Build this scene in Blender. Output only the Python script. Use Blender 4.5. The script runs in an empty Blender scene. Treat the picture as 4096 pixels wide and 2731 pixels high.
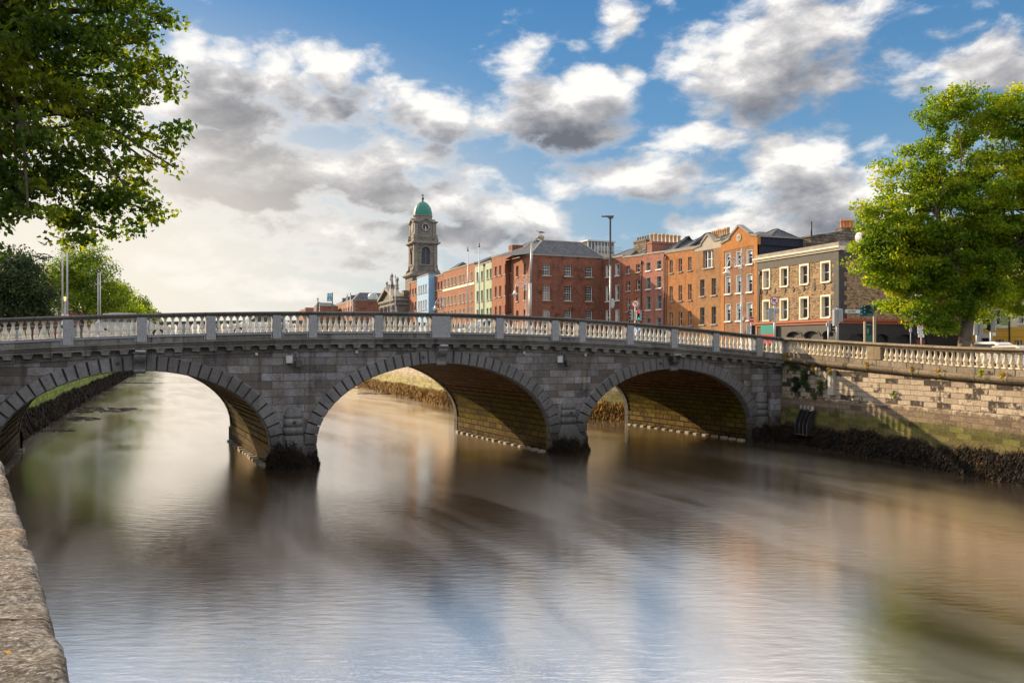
import bpy, bmesh, math, random
import numpy as np
from mathutils import Vector, noise as mnoise

random.seed(7)
rng = np.random.default_rng(11)
scene = bpy.context.scene
COL = scene.collection
R = math.radians
PI = math.pi
EYE = 6.3
FOC = 3530.0


def k_of(px): return (px - 2048.0) / FOC
def X_at(px, Z): return k_of(px) * Z
def z_at(py, Z): return EYE + (1398.0 - py) * Z / FOC


# ------------------------------------------------------------------ node helpers
def node(nt, t, ins=None, **props):
    n = nt.nodes.new(t)
    for k, v in props.items():
        setattr(n, k, v)
    for k, v in (ins or {}).items():
        s = n.inputs[k]
        if isinstance(v, bpy.types.NodeSocket):
            nt.links.new(v, s)
        else:
            if hasattr(s.default_value, '__len__') and not isinstance(v, (int, float)) and len(v) == 3 and len(s.default_value) == 4:
                v = (*v, 1)
            s.default_value = v
    return n


def M(nt, op, a, b=0.0, c=0.0, clamp=False):
    return node(nt, 'ShaderNodeMath', {0: a, 1: b, 2: c}, operation=op, use_clamp=clamp).outputs[0]


def VM(nt, op, a, b=(0, 0, 0)):
    n = node(nt, 'ShaderNodeVectorMath', {0: a, 1: b}, operation=op)
    return n.outputs[1] if op in ('LENGTH', 'DOT_PRODUCT', 'DISTANCE') else n.outputs[0]


def MIX(nt, f, a, b, blend='MIX'):
    return node(nt, 'ShaderNodeMix', {0: f, 6: a, 7: b}, data_type='RGBA', blend_type=blend).outputs[2]


def RAMP(nt, f, stops):
    n = node(nt, 'ShaderNodeValToRGB', {0: f})
    e = n.color_ramp.elements
    while len(e) < len(stops):
        e.new(0.5)
    for el, (p, c) in zip(e, stops):
        el.position = p
        el.color = (*c, 1) if len(c) == 3 else c
    return n.outputs[0]


def SS(nt, v, a, b, o0=0.0, o1=1.0):
    """smooth map of v from a..b to o0..o1"""
    return node(nt, 'ShaderNodeMapRange', {0: v, 1: a, 2: b, 3: o0, 4: o1}, interpolation_type='SMOOTHSTEP').outputs[0]


def NOISE(nt, vec, scale, detail=4, rough=0.55, dist=0.0):
    return node(nt, 'ShaderNodeTexNoise', {'Vector': vec, 'Scale': scale, 'Detail': detail, 'Roughness': rough, 'Distortion': dist}).outputs[0]


def MAPP(nt, vec, sc=(1, 1, 1), rot=(0, 0, 0), loc=(0, 0, 0)):
    return node(nt, 'ShaderNodeMapping', {'Vector': vec, 'Scale': sc, 'Rotation': rot, 'Location': loc}).outputs[0]


def new_mat(name, rough=0.8, spec=0.3):
    m = bpy.data.materials.new(name)
    m.use_nodes = True
    nt = m.node_tree
    b = nt.nodes['Principled BSDF']
    b.inputs['Roughness'].default_value = rough
    b.inputs['Specular IOR Level'].default_value = spec
    return m, nt, b


def POS(nt): return node(nt, 'ShaderNodeNewGeometry').outputs['Position']
def UVC(nt): return node(nt, 'ShaderNodeTexCoord').outputs['UV']


def plain(name, col, rough=0.6, var=0.15, metal=0.0, nscale=3.0, spec=0.4, bump=0.0):
    m, nt, b = new_mat(name, rough, spec)
    p = POS(nt)
    n = NOISE(nt, p, nscale, 5, 0.6)
    d = tuple(c * (1 - var) for c in col)
    l = tuple(min(1, c * (1 + var)) for c in col)
    c = RAMP(nt, n, [(0.3, d), (0.7, l)])
    nt.links.new(c, b.inputs['Base Color'])
    b.inputs['Metallic'].default_value = metal
    if bump:
        bp = node(nt, 'ShaderNodeBump', {'Strength': 1.0, 'Distance': bump, 'Height': NOISE(nt, p, nscale * 8, 6, 0.65)})
        nt.links.new(bp.outputs[0], b.inputs['Normal'])
    return m


def masonry(name, c1, c2, mortar, bw, bh, ms=0.012, bump=0.012, stain=0.5, streak=0.4, grain=0.25, tide=None,
            rough=0.85, patch=None, mfac=1.0, offset=0.5, squash=1.0, wob=0.0, warm=None):
    m, nt, b = new_mat(name, rough, 0.25)
    uv = UVC(nt)
    pos = POS(nt)
    if wob:
        nz = node(nt, 'ShaderNodeTexNoise', {'Vector': uv, 'Scale': 2.5, 'Detail': 2})
        uv2 = VM(nt, 'ADD', uv, VM(nt, 'MULTIPLY', VM(nt, 'SUBTRACT', nz.outputs['Color'], (0.5, 0.5, 0.5)), (wob, wob, 0)))
    else:
        uv2 = uv
    br = node(nt, 'ShaderNodeTexBrick', {'Vector': uv2, 'Color1': (0, 0, 0), 'Color2': (1, 1, 1), 'Mortar': (0.5, 0.5, 0.5),
                                         'Scale': 1.0, 'Mortar Size': ms, 'Mortar Smooth': 0.3, 'Bias': 0.0, 'Brick Width': bw, 'Row Height': bh})
    br.offset = offset
    br.squash = squash
    br.squash_frequency = 3
    rnd = node(nt, 'ShaderNodeSeparateColor', {0: br.outputs[0]}).outputs[0]
    fac = br.outputs[1]
    big = NOISE(nt, pos, 0.7, 5, 0.6)
    fine = NOISE(nt, pos, 9.0, 6, 0.7)
    rr = M(nt, 'ADD', M(nt, 'MULTIPLY', rnd, 0.75), M(nt, 'MULTIPLY', big, 0.25))
    col = RAMP(nt, rr, [(0.1, c1), (0.5, tuple((a + q) / 2 * 1.02 for a, q in zip(c1, c2))), (0.9, c2)])
    if patch:   # (colour, share) some blocks and blotches weathered dark
        pc, lo, hi = patch
        pn = M(nt, 'ADD', M(nt, 'MULTIPLY', RAMP(nt, rnd, [(0.0, (0, 0, 0)), (1.0, (1, 1, 1))]), 0.5), M(nt, 'MULTIPLY', NOISE(nt, pos, 2.6, 7, 0.7), 0.75))
        col = MIX(nt, SS(nt, pn, lo, hi), col, pc)
    if tide:   # list of (z_low, z_high, colour, amount): colour below z_low fading out at z_high
        sz = node(nt, 'ShaderNodeSeparateXYZ', {0: pos}).outputs[2]
        zn = M(nt, 'ADD', sz, M(nt, 'MULTIPLY', M(nt, 'SUBTRACT', NOISE(nt, pos, 1.6, 6, 0.7), 0.5), 1.3))
        for (zl, zh, tc, am) in tide:
            if zl < zh:
                f = SS(nt, zn, zl, zh, 1.0, 0.0)
            else:      # a band given as centre, half width
                f = 0
            f = M(nt, 'MULTIPLY', f, am)
            tv = RAMP(nt, M(nt, 'ADD', M(nt, 'MULTIPLY', rr, .6), M(nt, 'MULTIPLY', fine, .4)), [(.25, tuple(q * .45 for q in tc)), (.75, tuple(q * 1.6 for q in tc))])
            col = MIX(nt, f, col, tv)
    if grain:
        g = RAMP(nt, fine, [(0.3, (1 - grain,) * 3), (0.7, (1 + grain * 0.6,) * 3)])
        col = MIX(nt, 1.0, col, g, 'MULTIPLY')
    col = MIX(nt, M(nt, 'MULTIPLY', fac, mfac), col, mortar)
    if stain:
        st = SS(nt, NOISE(nt, pos, 0.9, 6, 0.65), 0.5, 0.72)
        col = MIX(nt, M(nt, 'MULTIPLY', st, stain), col, tuple(c * 0.35 for c in c1))
    if streak:
        sv = MAPP(nt, pos, (2.2, 2.2, 0.22))
        sk = SS(nt, NOISE(nt, sv, 1.0, 5, 0.6), 0.52, 0.75)
        col = MIX(nt, M(nt, 'MULTIPLY', sk, streak), col, tuple(c * 0.3 for c in c1))
    if warm:
        wc, wf = warm
        col = MIX(nt, M(nt, 'MULTIPLY', SS(nt, NOISE(nt, pos, 1.3, 4, 0.6), 0.4, 0.65), wf), col, wc)
    nt.links.new(col, b.inputs['Base Color'])
    if tide:
        rv = SS(nt, zn, tide[-1][0] - 0.5, tide[0][1], 0.7, rough)
        nt.links.new(rv, b.inputs['Roughness'])
    h = M(nt, 'SUBTRACT', M(nt, 'MULTIPLY', fine, 0.35), fac)
    h = M(nt, 'ADD', h, M(nt, 'MULTIPLY', rnd, 0.3))
    bp = node(nt, 'ShaderNodeBump', {'Strength': 1.0, 'Distance': bump, 'Height': h})
    nt.links.new(bp.outputs[0], b.inputs['Normal'])
    return m


# ------------------------------------------------------------------ mesh helpers
class MB:
    def __init__(s):
        s.v, s.f, s.uv, s.mi, s.sm = [], [], {}, [], []

    def face(s, pts, uv=None, mi=0, sm=False):
        b = len(s.v)
        s.v.extend([tuple(p) for p in pts])
        s.f.append(tuple(range(b, b + len(pts))))
        if uv:
            s.uv[len(s.f) - 1] = uv
        s.mi.append(mi)
        s.sm.append(sm)

    def idx(s, ids, mi=0, sm=False, uv=None):
        s.f.append(tuple(ids))
        if uv:
            s.uv[len(s.f) - 1] = uv
        s.mi.append(mi)
        s.sm.append(sm)

    def box(s, x0, x1, y0, y1, z0, z1, mi=0, fn=None):
        b = len(s.v)
        P = [(x0, y0, z0), (x1, y0, z0), (x1, y1, z0), (x0, y1, z0), (x0, y0, z1), (x1, y0, z1), (x1, y1, z1), (x0, y1, z1)]
        if fn:
            P = [fn(*p) for p in P]
        s.v.extend(P)
        for q in ((0, 3, 2, 1), (4, 5, 6, 7), (0, 1, 5, 4), (1, 2, 6, 5), (2, 3, 7, 6), (3, 0, 4, 7)):
            s.idx([b + i for i in q], mi)

    def prism(s, poly, a0, a1, mp, mi=0, caps=True):
        """extrude 2-D polygon between a0 and a1; mp(u,v,a) -> xyz"""
        b = len(s.v)
        n = len(poly)
        s.v.extend([mp(u, v, a0) for u, v in poly])
        s.v.extend([mp(u, v, a1) for u, v in poly])
        for i in range(n):
            j = (i + 1) % n
            s.idx((b + i, b + j, b + n + j, b + n + i), mi)
        if caps:
            s.idx(list(range(b, b + n))[::-1], mi)
            s.idx(list(range(b + n, b + 2 * n)), mi)

    def lathe(s, prof, cx=0, cy=0, n=12, mi=0, sx=1, sy=1, sm=True, a0=0, a1=2 * PI):
        b = len(s.v)
        full = abs(a1 - a0 - 2 * PI) < 1e-6
        m = n if full else n + 1
        for r, z in prof:
            for i in range(m):
                a = a0 + (a1 - a0) * i / n
                s.v.append((cx + r * sx * math.cos(a), cy + r * sy * math.sin(a), z))
        for j in range(len(prof) - 1):
            for i in range(n):
                i2 = (i + 1) % m
                s.idx((b + j * m + i, b + j * m + i2, b + (j + 1) * m + i2, b + (j + 1) * m + i), mi, sm)
        if full:
            s.idx([b + i for i in range(m)][::-1], mi)
            s.idx([b + (len(prof) - 1) * m + i for i in range(m)], mi)

    def tube(s, path, rad, n=8, mi=0, sm=True):
        b = len(s.v)
        path = [Vector(p) for p in path]
        if not hasattr(rad, '__len__'):
            rad = [rad] * len(path)
        up = None
        for i, p in enumerate(path):
            d = (path[min(i + 1, len(path) - 1)] - path[max(i - 1, 0)])
            if d.length < 1e-6:
                d = Vector((0, 0, 1))
            d.normalize()
            if up is None:
                up = Vector((1, 0, 0)) if abs(d.x) < 0.8 else Vector((0, 1, 0))
            a = d.cross(up)
            if a.length < 1e-5:
                a = d.cross(Vector((0, 1, 0.3)))
            a.normalize()
            c = d.cross(a)
            up = c.cross(d) * -1 if False else up
            for k in range(n):
                t = 2 * PI * k / n
                s.v.append(tuple(p + a * (rad[i] * math.cos(t)) + c * (rad[i] * math.sin(t))))
        for j in range(len(path) - 1):
            for i in range(n):
                i2 = (i + 1) % n
                s.idx((b + j * n + i, b + j * n + i2, b + (j + 1) * n + i2, b + (j + 1) * n + i), mi, sm)
        s.idx([b + i for i in range(n)][::-1], mi)
        s.idx([b + (len(path) - 1) * n + i for i in range(n)], mi)

    def ball(s, c, r, n=10, m=6, mi=0, sc=(1, 1, 1)):
        b = len(s.v)
        for j in range(m + 1):
            t = PI * j / m
            for i in range(n):
                a = 2 * PI * i / n
                s.v.append((c[0] + r * sc[0] * math.sin(t) * math.cos(a), c[1] + r * sc[1] * math.sin(t) * math.sin(a), c[2] + r * sc[2] * math.cos(t)))
        for j in range(m):
            for i in range(n):
                i2 = (i + 1) % n
                s.idx((b + j * n + i, b + j * n + i2, b + (j + 1) * n + i2, b + (j + 1) * n + i), mi, True)

    def build(s, name, mat, parent=None, loc=(0, 0, 0), rz=0.0, bevel=0, weld=False):
        me = bpy.data.meshes.new(name)
        me.from_pydata(s.v, [], s.f)
        if not isinstance(mat, (list, tuple)):
            mat = [mat]
        for m in mat:
            me.materials.append(m)
        me.polygons.foreach_set('material_index', s.mi)
        me.polygons.foreach_set('use_smooth', s.sm)
        uvl = me.uv_layers.new(name='UVMap')
        data = uvl.data
        vs = s.v
        for pi, p in enumerate(me.polygons):
            cu = s.uv.get(pi)
            if cu:
                for li, c in zip(p.loop_indices, cu):
                    data[li].uv = c
                continue
            n = p.normal
            if abs(n.z) > 0.8:
                for li, vi in zip(p.loop_indices, p.vertices):
                    data[li].uv = vs[vi][:2]
            else:
                l = math.hypot(n.x, n.y) or 1
                tx, ty = -n.y / l, n.x / l
                if abs(tx) > abs(ty):
                    if tx < 0:
                        tx, ty = -tx, -ty
                elif ty < 0:
                    tx, ty = -tx, -ty
                for li, vi in zip(p.loop_indices, p.vertices):
                    v = vs[vi]
                    data[li].uv = (v[0] * tx + v[1] * ty, v[2])
        o = bpy.data.objects.new(name, me)
        COL.objects.link(o)
        o.location = loc
        o.rotation_euler = (0, 0, rz)
        if parent:
            o.parent = parent
        if bevel:
            if weld:
                w = o.modifiers.new('weld', 'WELD')
                w.merge_threshold = 0.0005
            bv = o.modifiers.new('bevel', 'BEVEL')
            bv.width = bevel
            bv.segments = 2
            bv.limit_method = 'ANGLE'
        return o


def tag(o, label=None, cat=None, group=None, kind=None):
    if label: o['label'] = label
    if cat: o['category'] = cat
    if group: o['group'] = group
    if kind: o['kind'] = kind
    return o


def empty(name, loc, rz=0.0, label=None, cat=None, group=None):
    o = bpy.data.objects.new(name, None)
    COL.objects.link(o)
    o.location = loc
    o.rotation_euler = (0, 0, rz)
    return tag(o, label, cat, group)


def instance(mesh, name, parent, loc, rz=0.0):
    o = bpy.data.objects.new(name, mesh)
    COL.objects.link(o)
    o.parent = parent
    o.location = loc
    o.rotation_euler = (0, 0, rz)
    return o


def text_obj(txt, name, size, mat, parent, loc, rot, depth=0.004, align='CENTER', sx=1.0):
    cu = bpy.data.curves.new(name, 'FONT')
    cu.body = txt
    cu.size = size
    cu.extrude = depth
    cu.align_x = align
    cu.align_y = 'CENTER'
    cu.materials.append(mat)
    t = bpy.data.objects.new(name, cu)
    COL.objects.link(t)
    bpy.context.view_layer.update()
    dg = bpy.context.evaluated_depsgraph_get()
    me = bpy.data.meshes.new_from_object(t.evaluated_get(dg))
    bpy.data.objects.remove(t)
    o = bpy.data.objects.new(name, me)
    if not me.materials:
        me.materials.append(mat)
    COL.objects.link(o)
    o.parent = parent
    o.location = loc
    o.rotation_euler = rot
    o.scale = (sx, 1, 1)
    return o


def quads_mesh(name, V, mat, parent=None, loc=(0, 0, 0), nper=4):
    """V: (n, nper, 3) array of separate polygons"""
    n = V.shape[0]
    me = bpy.data.meshes.new(name)
    me.vertices.add(n * nper)
    me.vertices.foreach_set('co', V.reshape(-1).astype(np.float32))
    me.loops.add(n * nper)
    me.loops.foreach_set('vertex_index', np.arange(n * nper, dtype=np.int32))
    me.polygons.add(n)
    me.polygons.foreach_set('loop_start', np.arange(0, n * nper, nper, dtype=np.int32))
    me.polygons.foreach_set('loop_total', np.full(n, nper, dtype=np.int32))
    me.materials.append(mat)
    me.update(calc_edges=True)
    o = bpy.data.objects.new(name, me)
    COL.objects.link(o)
    o.location = loc
    if parent:
        o.parent = parent
    return o


# ------------------------------------------------------------------ camera
cam_d = bpy.data.cameras.new('camera')
cam = bpy.data.objects.new('camera', cam_d)
COL.objects.link(cam)
cam.location = (0, 0, EYE)
cam.rotation_euler = (PI / 2, 0, 0)
cam_d.sensor_width = 36
cam_d.lens = 36 * FOC / 4096
cam_d.shift_y = 32.5 / 4096
cam_d.clip_start = 0.1
cam_d.clip_end = 20000
scene.camera = cam
scene.view_settings.view_transform = 'Standard'
scene.view_settings.look = 'None'
scene.view_settings.exposure = 0.65
scene.view_settings.gamma = 1.0
scene.cycles.max_bounces = 6
scene.cycles.transparent_max_bounces = 8
scene.cycles.caustics_reflective = False
scene.cycles.caustics_refractive = False

# ------------------------------------------------------------------ sun and sky
SUN_AZ, SUN_EL = R(50), R(21)
sdir = Vector((-math.sin(SUN_AZ) * math.cos(SUN_EL), math.cos(SUN_AZ) * math.cos(SUN_EL), math.sin(SUN_EL)))
sl = bpy.data.lights.new('sun', 'SUN')
sl.energy = 5.0
sl.angle = R(0.6)
sl.color = (1.0, 0.75, 0.47)
so = bpy.data.objects.new('sun', sl)
COL.objects.link(so)
so.rotation_euler = (-sdir).to_track_quat('-Z', 'Y').to_euler()
so.location = (-60, 60, 60)

world = bpy.data.worlds.new('World')
scene.world = world
world.use_nodes = True
wt = world.node_tree
wt.nodes.clear()
out = node(wt, 'ShaderNodeOutputWorld')
bg = node(wt, 'ShaderNodeBackground', {'Strength': 0.1})
wt.links.new(bg.outputs[0], out.inputs[0])
sky = node(wt, 'ShaderNodeTexSky', sky_type='NISHITA', sun_disc=False, sun_elevation=SUN_EL, sun_rotation=-SUN_AZ,
           altitude=0, air_density=1.0, dust_density=1.0, ozone_density=2.0)
gen = node(wt, 'ShaderNodeTexCoord').outputs['Generated']
sep = node(wt, 'ShaderNodeSeparateXYZ', {0: gen})
az = M(wt, 'ARCTAN2', sep.outputs[0], sep.outputs[1])
el = M(wt, 'ARCSINE', sep.outputs[2])
ae = node(wt, 'ShaderNodeCombineXYZ', {0: az, 1: el, 2: 0.0}).outputs[0]


def to_ae(px, py):
    u = (px - 2048) / FOC
    v = (1398 - py) / FOC
    a = math.atan(u)
    return a, math.atan(v * math.cos(a))


# (x, y, rx, ry, weight) of cloud masses as seen on the sky, in 2352-wide picture units
BLOBS = [
    (430, 130, 90, 55, .85), (520, 110, 70, 40, .7), (490, 230, 170, 105, 1.15), (640, 190, 120, 60, .95), (770, 165, 95, 60, .9), (880, 200, 90, 45, .85), (800, 240, 120, 48, .95), (1000, 262, 110, 52, .95),
    (540, 400, 300, 95, 1.12), (840, 400, 210, 80, 1.0), (1000, 350, 60, 55, .8), (960, 440, 190, 75, .92), (1040, 268, 60, 40, .7),
    (1185, 150, 80, 90, .62), (1215, 110, 40, 50, .55), (1425, 38, 62, 60, .66), (1330, 100, 40, 22, .42), (1270, 270, 190, 72, 1.15), (1360, 215, 100, 55, .9), (1400, 285, 45, 55, .65), (1230, 200, 60, 40, .6),
    (1740, 150, 190, 130, 1.05), (1850, 50, 200, 110, 1.05), (1700, 235, 130, 60, .8), (1940, 20, 120, 60, .7), (1820, 215, 180, 50, .8), (2250, 150, 200, 75, .95), (2180, 80, 120, 30, .5),
    (1480, 395, 190, 62, .92), (1610, 320, 110, 55, .6), (1280, 425, 80, 36, .62), (1600, 450, 110, 34, .6),
    (1820, 400, 130, 100, 1.1), (1880, 480, 200, 90, 1.15), (1700, 520, 200, 50, 1.0), (1580, 545, 100, 30, .8), (1150, 505, 190, 70, .95), (1960, 540, 160, 60, .9),
    (800, 530, 330, 80, .78), (1380, 540, 130, 22, .45), (660, 665, 190, 26, .7), (1450, 160, 30, 30, .45), (1520, 20, 60, 20, .35),
    (1080, 540, 150, 50, .85), (700, 610, 260, 30, .62), (480, 640, 150, 22, .5), (1230, 530, 60, 40, .7), (900, 610, 150, 40, .6), (380, 590, 120, 40, .6), (2150, 330, 240, 50, .42), (330, 700, 500, 40, .3), (1250, 560, 140, 34, .6), (1130, 420, 60, 22, .45), (600, 560, 240, 50, .62),
]


def cloud_group():
    g = bpy.data.node_groups.new('clouds', 'ShaderNodeTree')
    g.interface.new_socket('P', in_out='INPUT', socket_type='NodeSocketVector')
    g.interface.new_socket('D', in_out='OUTPUT', socket_type='NodeSocketFloat')
    gi = g.nodes.new('NodeGroupInput')
    go = g.nodes.new('NodeGroupOutput')
    p = gi.outputs[0]
    # ragged edges: the mass field is looked up at a noise-shifted place
    wn = node(g, 'ShaderNodeTexNoise', {'Vector': MAPP(g, p, (1, 1.5, 1)), 'Scale': 9.0, 'Detail': 6, 'Roughness': 0.6})
    wv = VM(g, 'MULTIPLY', VM(g, 'SUBTRACT', wn.outputs['Color'], (.5, .5, .5)), (0.10, 0.06, 0))
    pw = VM(g, 'ADD', p, wv)
    tot = None
    for (x, y, rx, ry, w) in BLOBS:
        a, e = to_ae(x * 1.7415, y * 1.7415)
        sx = rx * 1.7415 / FOC * math.cos(a) ** 2 * 1.35
        sy = ry * 1.7415 / FOC * math.cos(a) * 1.35
        d = VM(g, 'LENGTH', VM(g, 'MULTIPLY', VM(g, 'SUBTRACT', pw, (a, e, 0)), (1 / sx, 1 / sy, 0)))
        v = SS(g, d, 1.25, 0.0, 0.0, w)
        tot = v if tot is None else M(g, 'MAXIMUM', tot, v)
    # elsewhere on the sky (behind and beside the viewer) heavy cloud added as fill
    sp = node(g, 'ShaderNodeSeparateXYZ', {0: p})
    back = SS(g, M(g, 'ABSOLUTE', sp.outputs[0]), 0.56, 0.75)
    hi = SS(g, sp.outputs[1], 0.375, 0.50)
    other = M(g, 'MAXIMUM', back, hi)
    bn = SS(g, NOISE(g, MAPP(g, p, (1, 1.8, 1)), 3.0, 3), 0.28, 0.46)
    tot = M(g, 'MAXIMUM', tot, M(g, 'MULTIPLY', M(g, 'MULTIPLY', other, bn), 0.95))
    f = NOISE(g, MAPP(g, p, (1, 1.9, 1), (0, 0, R(-14))), 15.0, 8, 0.58, 0.25)
    f2 = NOISE(g, MAPP(g, p, (1, 2.2, 1), (0, 0, R(-14))), 5.0, 3, 0.5, 0.2)
    dd = M(g, 'ADD', tot, M(g, 'ADD', M(g, 'MULTIPLY', M(g, 'SUBTRACT', f, 0.5), 1.9), M(g, 'MULTIPLY', M(g, 'SUBTRACT', f2, 0.5), 0.8)))
    g.links.new(dd, go.inputs[0])
    return g


CG = cloud_group()


def cloud(vec):
    n = wt.nodes.new('ShaderNodeGroup')
    n.node_tree = CG
    wt.links.new(vec, n.inputs[0])
    return n.outputs[0]


d0 = cloud(ae)
d1 = cloud(VM(wt, 'ADD', ae, (-0.014, 0.030, 0)))
DARK = [(500, 215, 130, 70, .9), (640, 400, 300, 95, 1.0), (820, 255, 130, 45, .8), (560, 500, 160, 40, .6), (900, 430, 150, 40, .5), (1225, 300, 170, 60, 1.0), (2250, 140, 170, 60, .8),
        (1010, 540, 190, 60, .7), (1880, 210, 170, 50, .45), (1900, 500, 150, 50, .5), (1480, 440, 160, 30, .4), (780, 600, 200, 40, .4), (1780, 60, 60, 60, .3)]
wn_ = node(wt, 'ShaderNodeTexNoise', {'Vector': ae, 'Scale': 12.0, 'Detail': 4, 'Roughness': 0.6})
aw = VM(wt, 'ADD', ae, VM(wt, 'MULTIPLY', VM(wt, 'SUBTRACT', wn_.outputs['Color'], (.5, .5, .5)), (0.13, 0.08, 0)))
dk = None
for (x, y, rx, ry, w) in DARK:
    a, e = to_ae(x * 1.7415, y * 1.7415)
    sx = rx * 1.7415 / FOC * math.cos(a) ** 2 * 1.3
    sy = ry * 1.7415 / FOC * math.cos(a) * 1.3
    d = VM(wt, 'LENGTH', VM(wt, 'MULTIPLY', VM(wt, 'SUBTRACT', aw, (a, e, 0)), (1 / sx, 1 / sy, 0)))
    v = SS(wt, d, 1.3, 0.1, 0.0, w)
    dk = v if dk is None else M(wt, 'MAXIMUM', dk, v)
cover = SS(wt, d0, 0.16, 0.80)
lit = M(wt, 'SUBTRACT', d0, d1)
thick = SS(wt, d0, 0.40, 1.25)
dk = M(wt, 'MULTIPLY', dk, SS(wt, NOISE(wt, MAPP(wt, ae, (1, 1.8, 1)), 11.0, 5, 0.6), 0.32, 0.54, 0.45, 1.0))
bright = M(wt, 'ADD', M(wt, 'MULTIPLY', lit, 0.85), 0.80)
bright = M(wt, 'SUBTRACT', bright, M(wt, 'MULTIPLY', thick, 0.34))
bright = M(wt, 'SUBTRACT', bright, M(wt, 'MULTIPLY', dk, 0.50), clamp=True)
ccol = RAMP(wt, bright, [(0.0, (1.1, 1.17, 1.38)), (0.25, (1.75, 1.82, 2.05)), (0.55, (3.0, 3.0, 3.12)), (0.80, (4.6, 4.5, 4.5)), (1.0, (6.7, 6.5, 6.2))])
# the sky behind, beside and above the view gets added bright cloud as fill
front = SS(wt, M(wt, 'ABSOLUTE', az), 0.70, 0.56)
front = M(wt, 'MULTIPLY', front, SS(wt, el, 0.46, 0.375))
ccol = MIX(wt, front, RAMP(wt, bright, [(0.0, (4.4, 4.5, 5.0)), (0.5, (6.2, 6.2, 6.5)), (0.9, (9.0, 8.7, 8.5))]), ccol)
# warm pale glow on the sun's side (forward scattering in thin cloud)
sa, se = -0.47, 0.09
gd = VM(wt, 'LENGTH', VM(wt, 'MULTIPLY', VM(wt, 'SUBTRACT', ae, (sa, se, 0)), (1 / 0.54, 1 / 0.26, 0)))
glow = SS(wt, gd, 1.25, 0.05)
tint = MIX(wt, 1.0, sky.outputs[0], (0.40, 0.60, 0.85, 1), 'MULTIPLY')
blue = RAMP(wt, M(wt, 'MULTIPLY', el, 2.0), [(0.0, (3.3, 3.9, 4.1)), (0.22, (2.2, 3.2, 3.9)), (0.5, (0.95, 2.2, 3.6)), (0.8, (0.36, 1.45, 3.1))])
clear = MIX(wt, 0.75, tint, blue)
warmc = MIX(wt, M(wt, 'MULTIPLY', glow, 0.92), clear, (6.4, 5.8, 4.9, 1))
ccol2 = MIX(wt, M(wt, 'MULTIPLY', SS(wt, gd, 0.9, 0.15), 0.75), ccol, (6.3, 5.8, 5.1, 1))
edge = M(wt, 'MULTIPLY', M(wt, 'MULTIPLY', SS(wt, gd, 1.9, 0.6), SS(wt, d0, 0.75, 0.35)), 0.8)
ccol2 = MIX(wt, edge, ccol2, (6.8, 6.4, 5.9, 1))
final = MIX(wt, cover, warmc, ccol2)
above = M(wt, 'MULTIPLY', SS(wt, el, 0.378, 0.44), SS(wt, M(wt, 'ABSOLUTE', az), 1.3, 0.8))  # bright band added just over the view to whiten the water's reflection
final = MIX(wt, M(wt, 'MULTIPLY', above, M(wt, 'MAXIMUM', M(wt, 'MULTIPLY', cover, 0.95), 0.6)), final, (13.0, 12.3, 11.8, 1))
# ground half of the dome: dull
final = MIX(wt, SS(wt, el, -0.02, -0.06), final, (1.3, 1.2, 1.0, 1))
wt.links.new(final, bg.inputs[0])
world.cycles.sampling_method = 'MANUAL'
world.cycles.sample_map_resolution = 1024
# ------------------------------------------------------------------ materials of stone
GREEN_WET = (0.075, 0.085, 0.018)
DARK_WET = (0.02, 0.018, 0.014)
m_face = masonry('grey granite ashlar', (0.070, 0.064, 0.058), (0.315, 0.315, 0.335), (0.045, 0.04, 0.035), 1.15, 0.42, 0.016, 0.02,
                 stain=0.65, streak=0.7, grain=0.4, patch=((0.396, 0.396, 0.396), 0.84, 0.93), mfac=0.75, warm=((0.135, 0.105, 0.075), 0.5),
                 tide=[(1.3, 2.3, (0.05, 0.05, 0.045), 0.75), (0.7, 1.4, DARK_WET, 0.9)])
m_ring = masonry('rusticated granite', (0.135, 0.131, 0.131), (0.243, 0.243, 0.252), (0.090, 0.090, 0.090), 7, 7, 0.001, 0.012,
                 stain=0.45, streak=0.3, grain=0.35, mfac=0.0,
                 tide=[(1.2, 2.5, (0.05, 0.052, 0.045), 0.7), (0.6, 1.4, DARK_WET, 0.9)])
m_cornice = masonry('weathered cornice granite', (0.136, 0.128, 0.116), (0.240, 0.232, 0.216), (0.048, 0.044, 0.040), 1.5, 9, 0.012, 0.01,
                    stain=0.75, streak=0.8, grain=0.35)
m_coping = masonry('dark coping granite', (0.093, 0.090, 0.087), (0.143, 0.136, 0.127), (0.019, 0.019, 0.019), 1.55, 9, 0.014, 0.008,
                   stain=0.5, streak=0.2, grain=0.35)
m_ped = plain('pedestal granite', (0.27, 0.28, 0.30), 0.85, 0.3, nscale=14, bump=0.004)
m_bal = plain('cream baluster stone', (0.68, 0.65, 0.56), 0.6, 0.26, nscale=2.3, bump=0.002)
m_bal_w = plain('warm cream baluster stone', (0.62, 0.54, 0.40), 0.7, 0.3, nscale=2.5, bump=0.003)
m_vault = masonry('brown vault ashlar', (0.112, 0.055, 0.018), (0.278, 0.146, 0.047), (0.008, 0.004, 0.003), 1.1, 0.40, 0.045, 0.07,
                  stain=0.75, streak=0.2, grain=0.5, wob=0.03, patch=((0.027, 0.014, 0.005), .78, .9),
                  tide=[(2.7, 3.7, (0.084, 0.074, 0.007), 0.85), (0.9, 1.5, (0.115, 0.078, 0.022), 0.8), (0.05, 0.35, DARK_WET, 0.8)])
m_vault.node_tree.nodes['Principled BSDF'].inputs['Specular IOR Level'].default_value = 0.04
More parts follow.
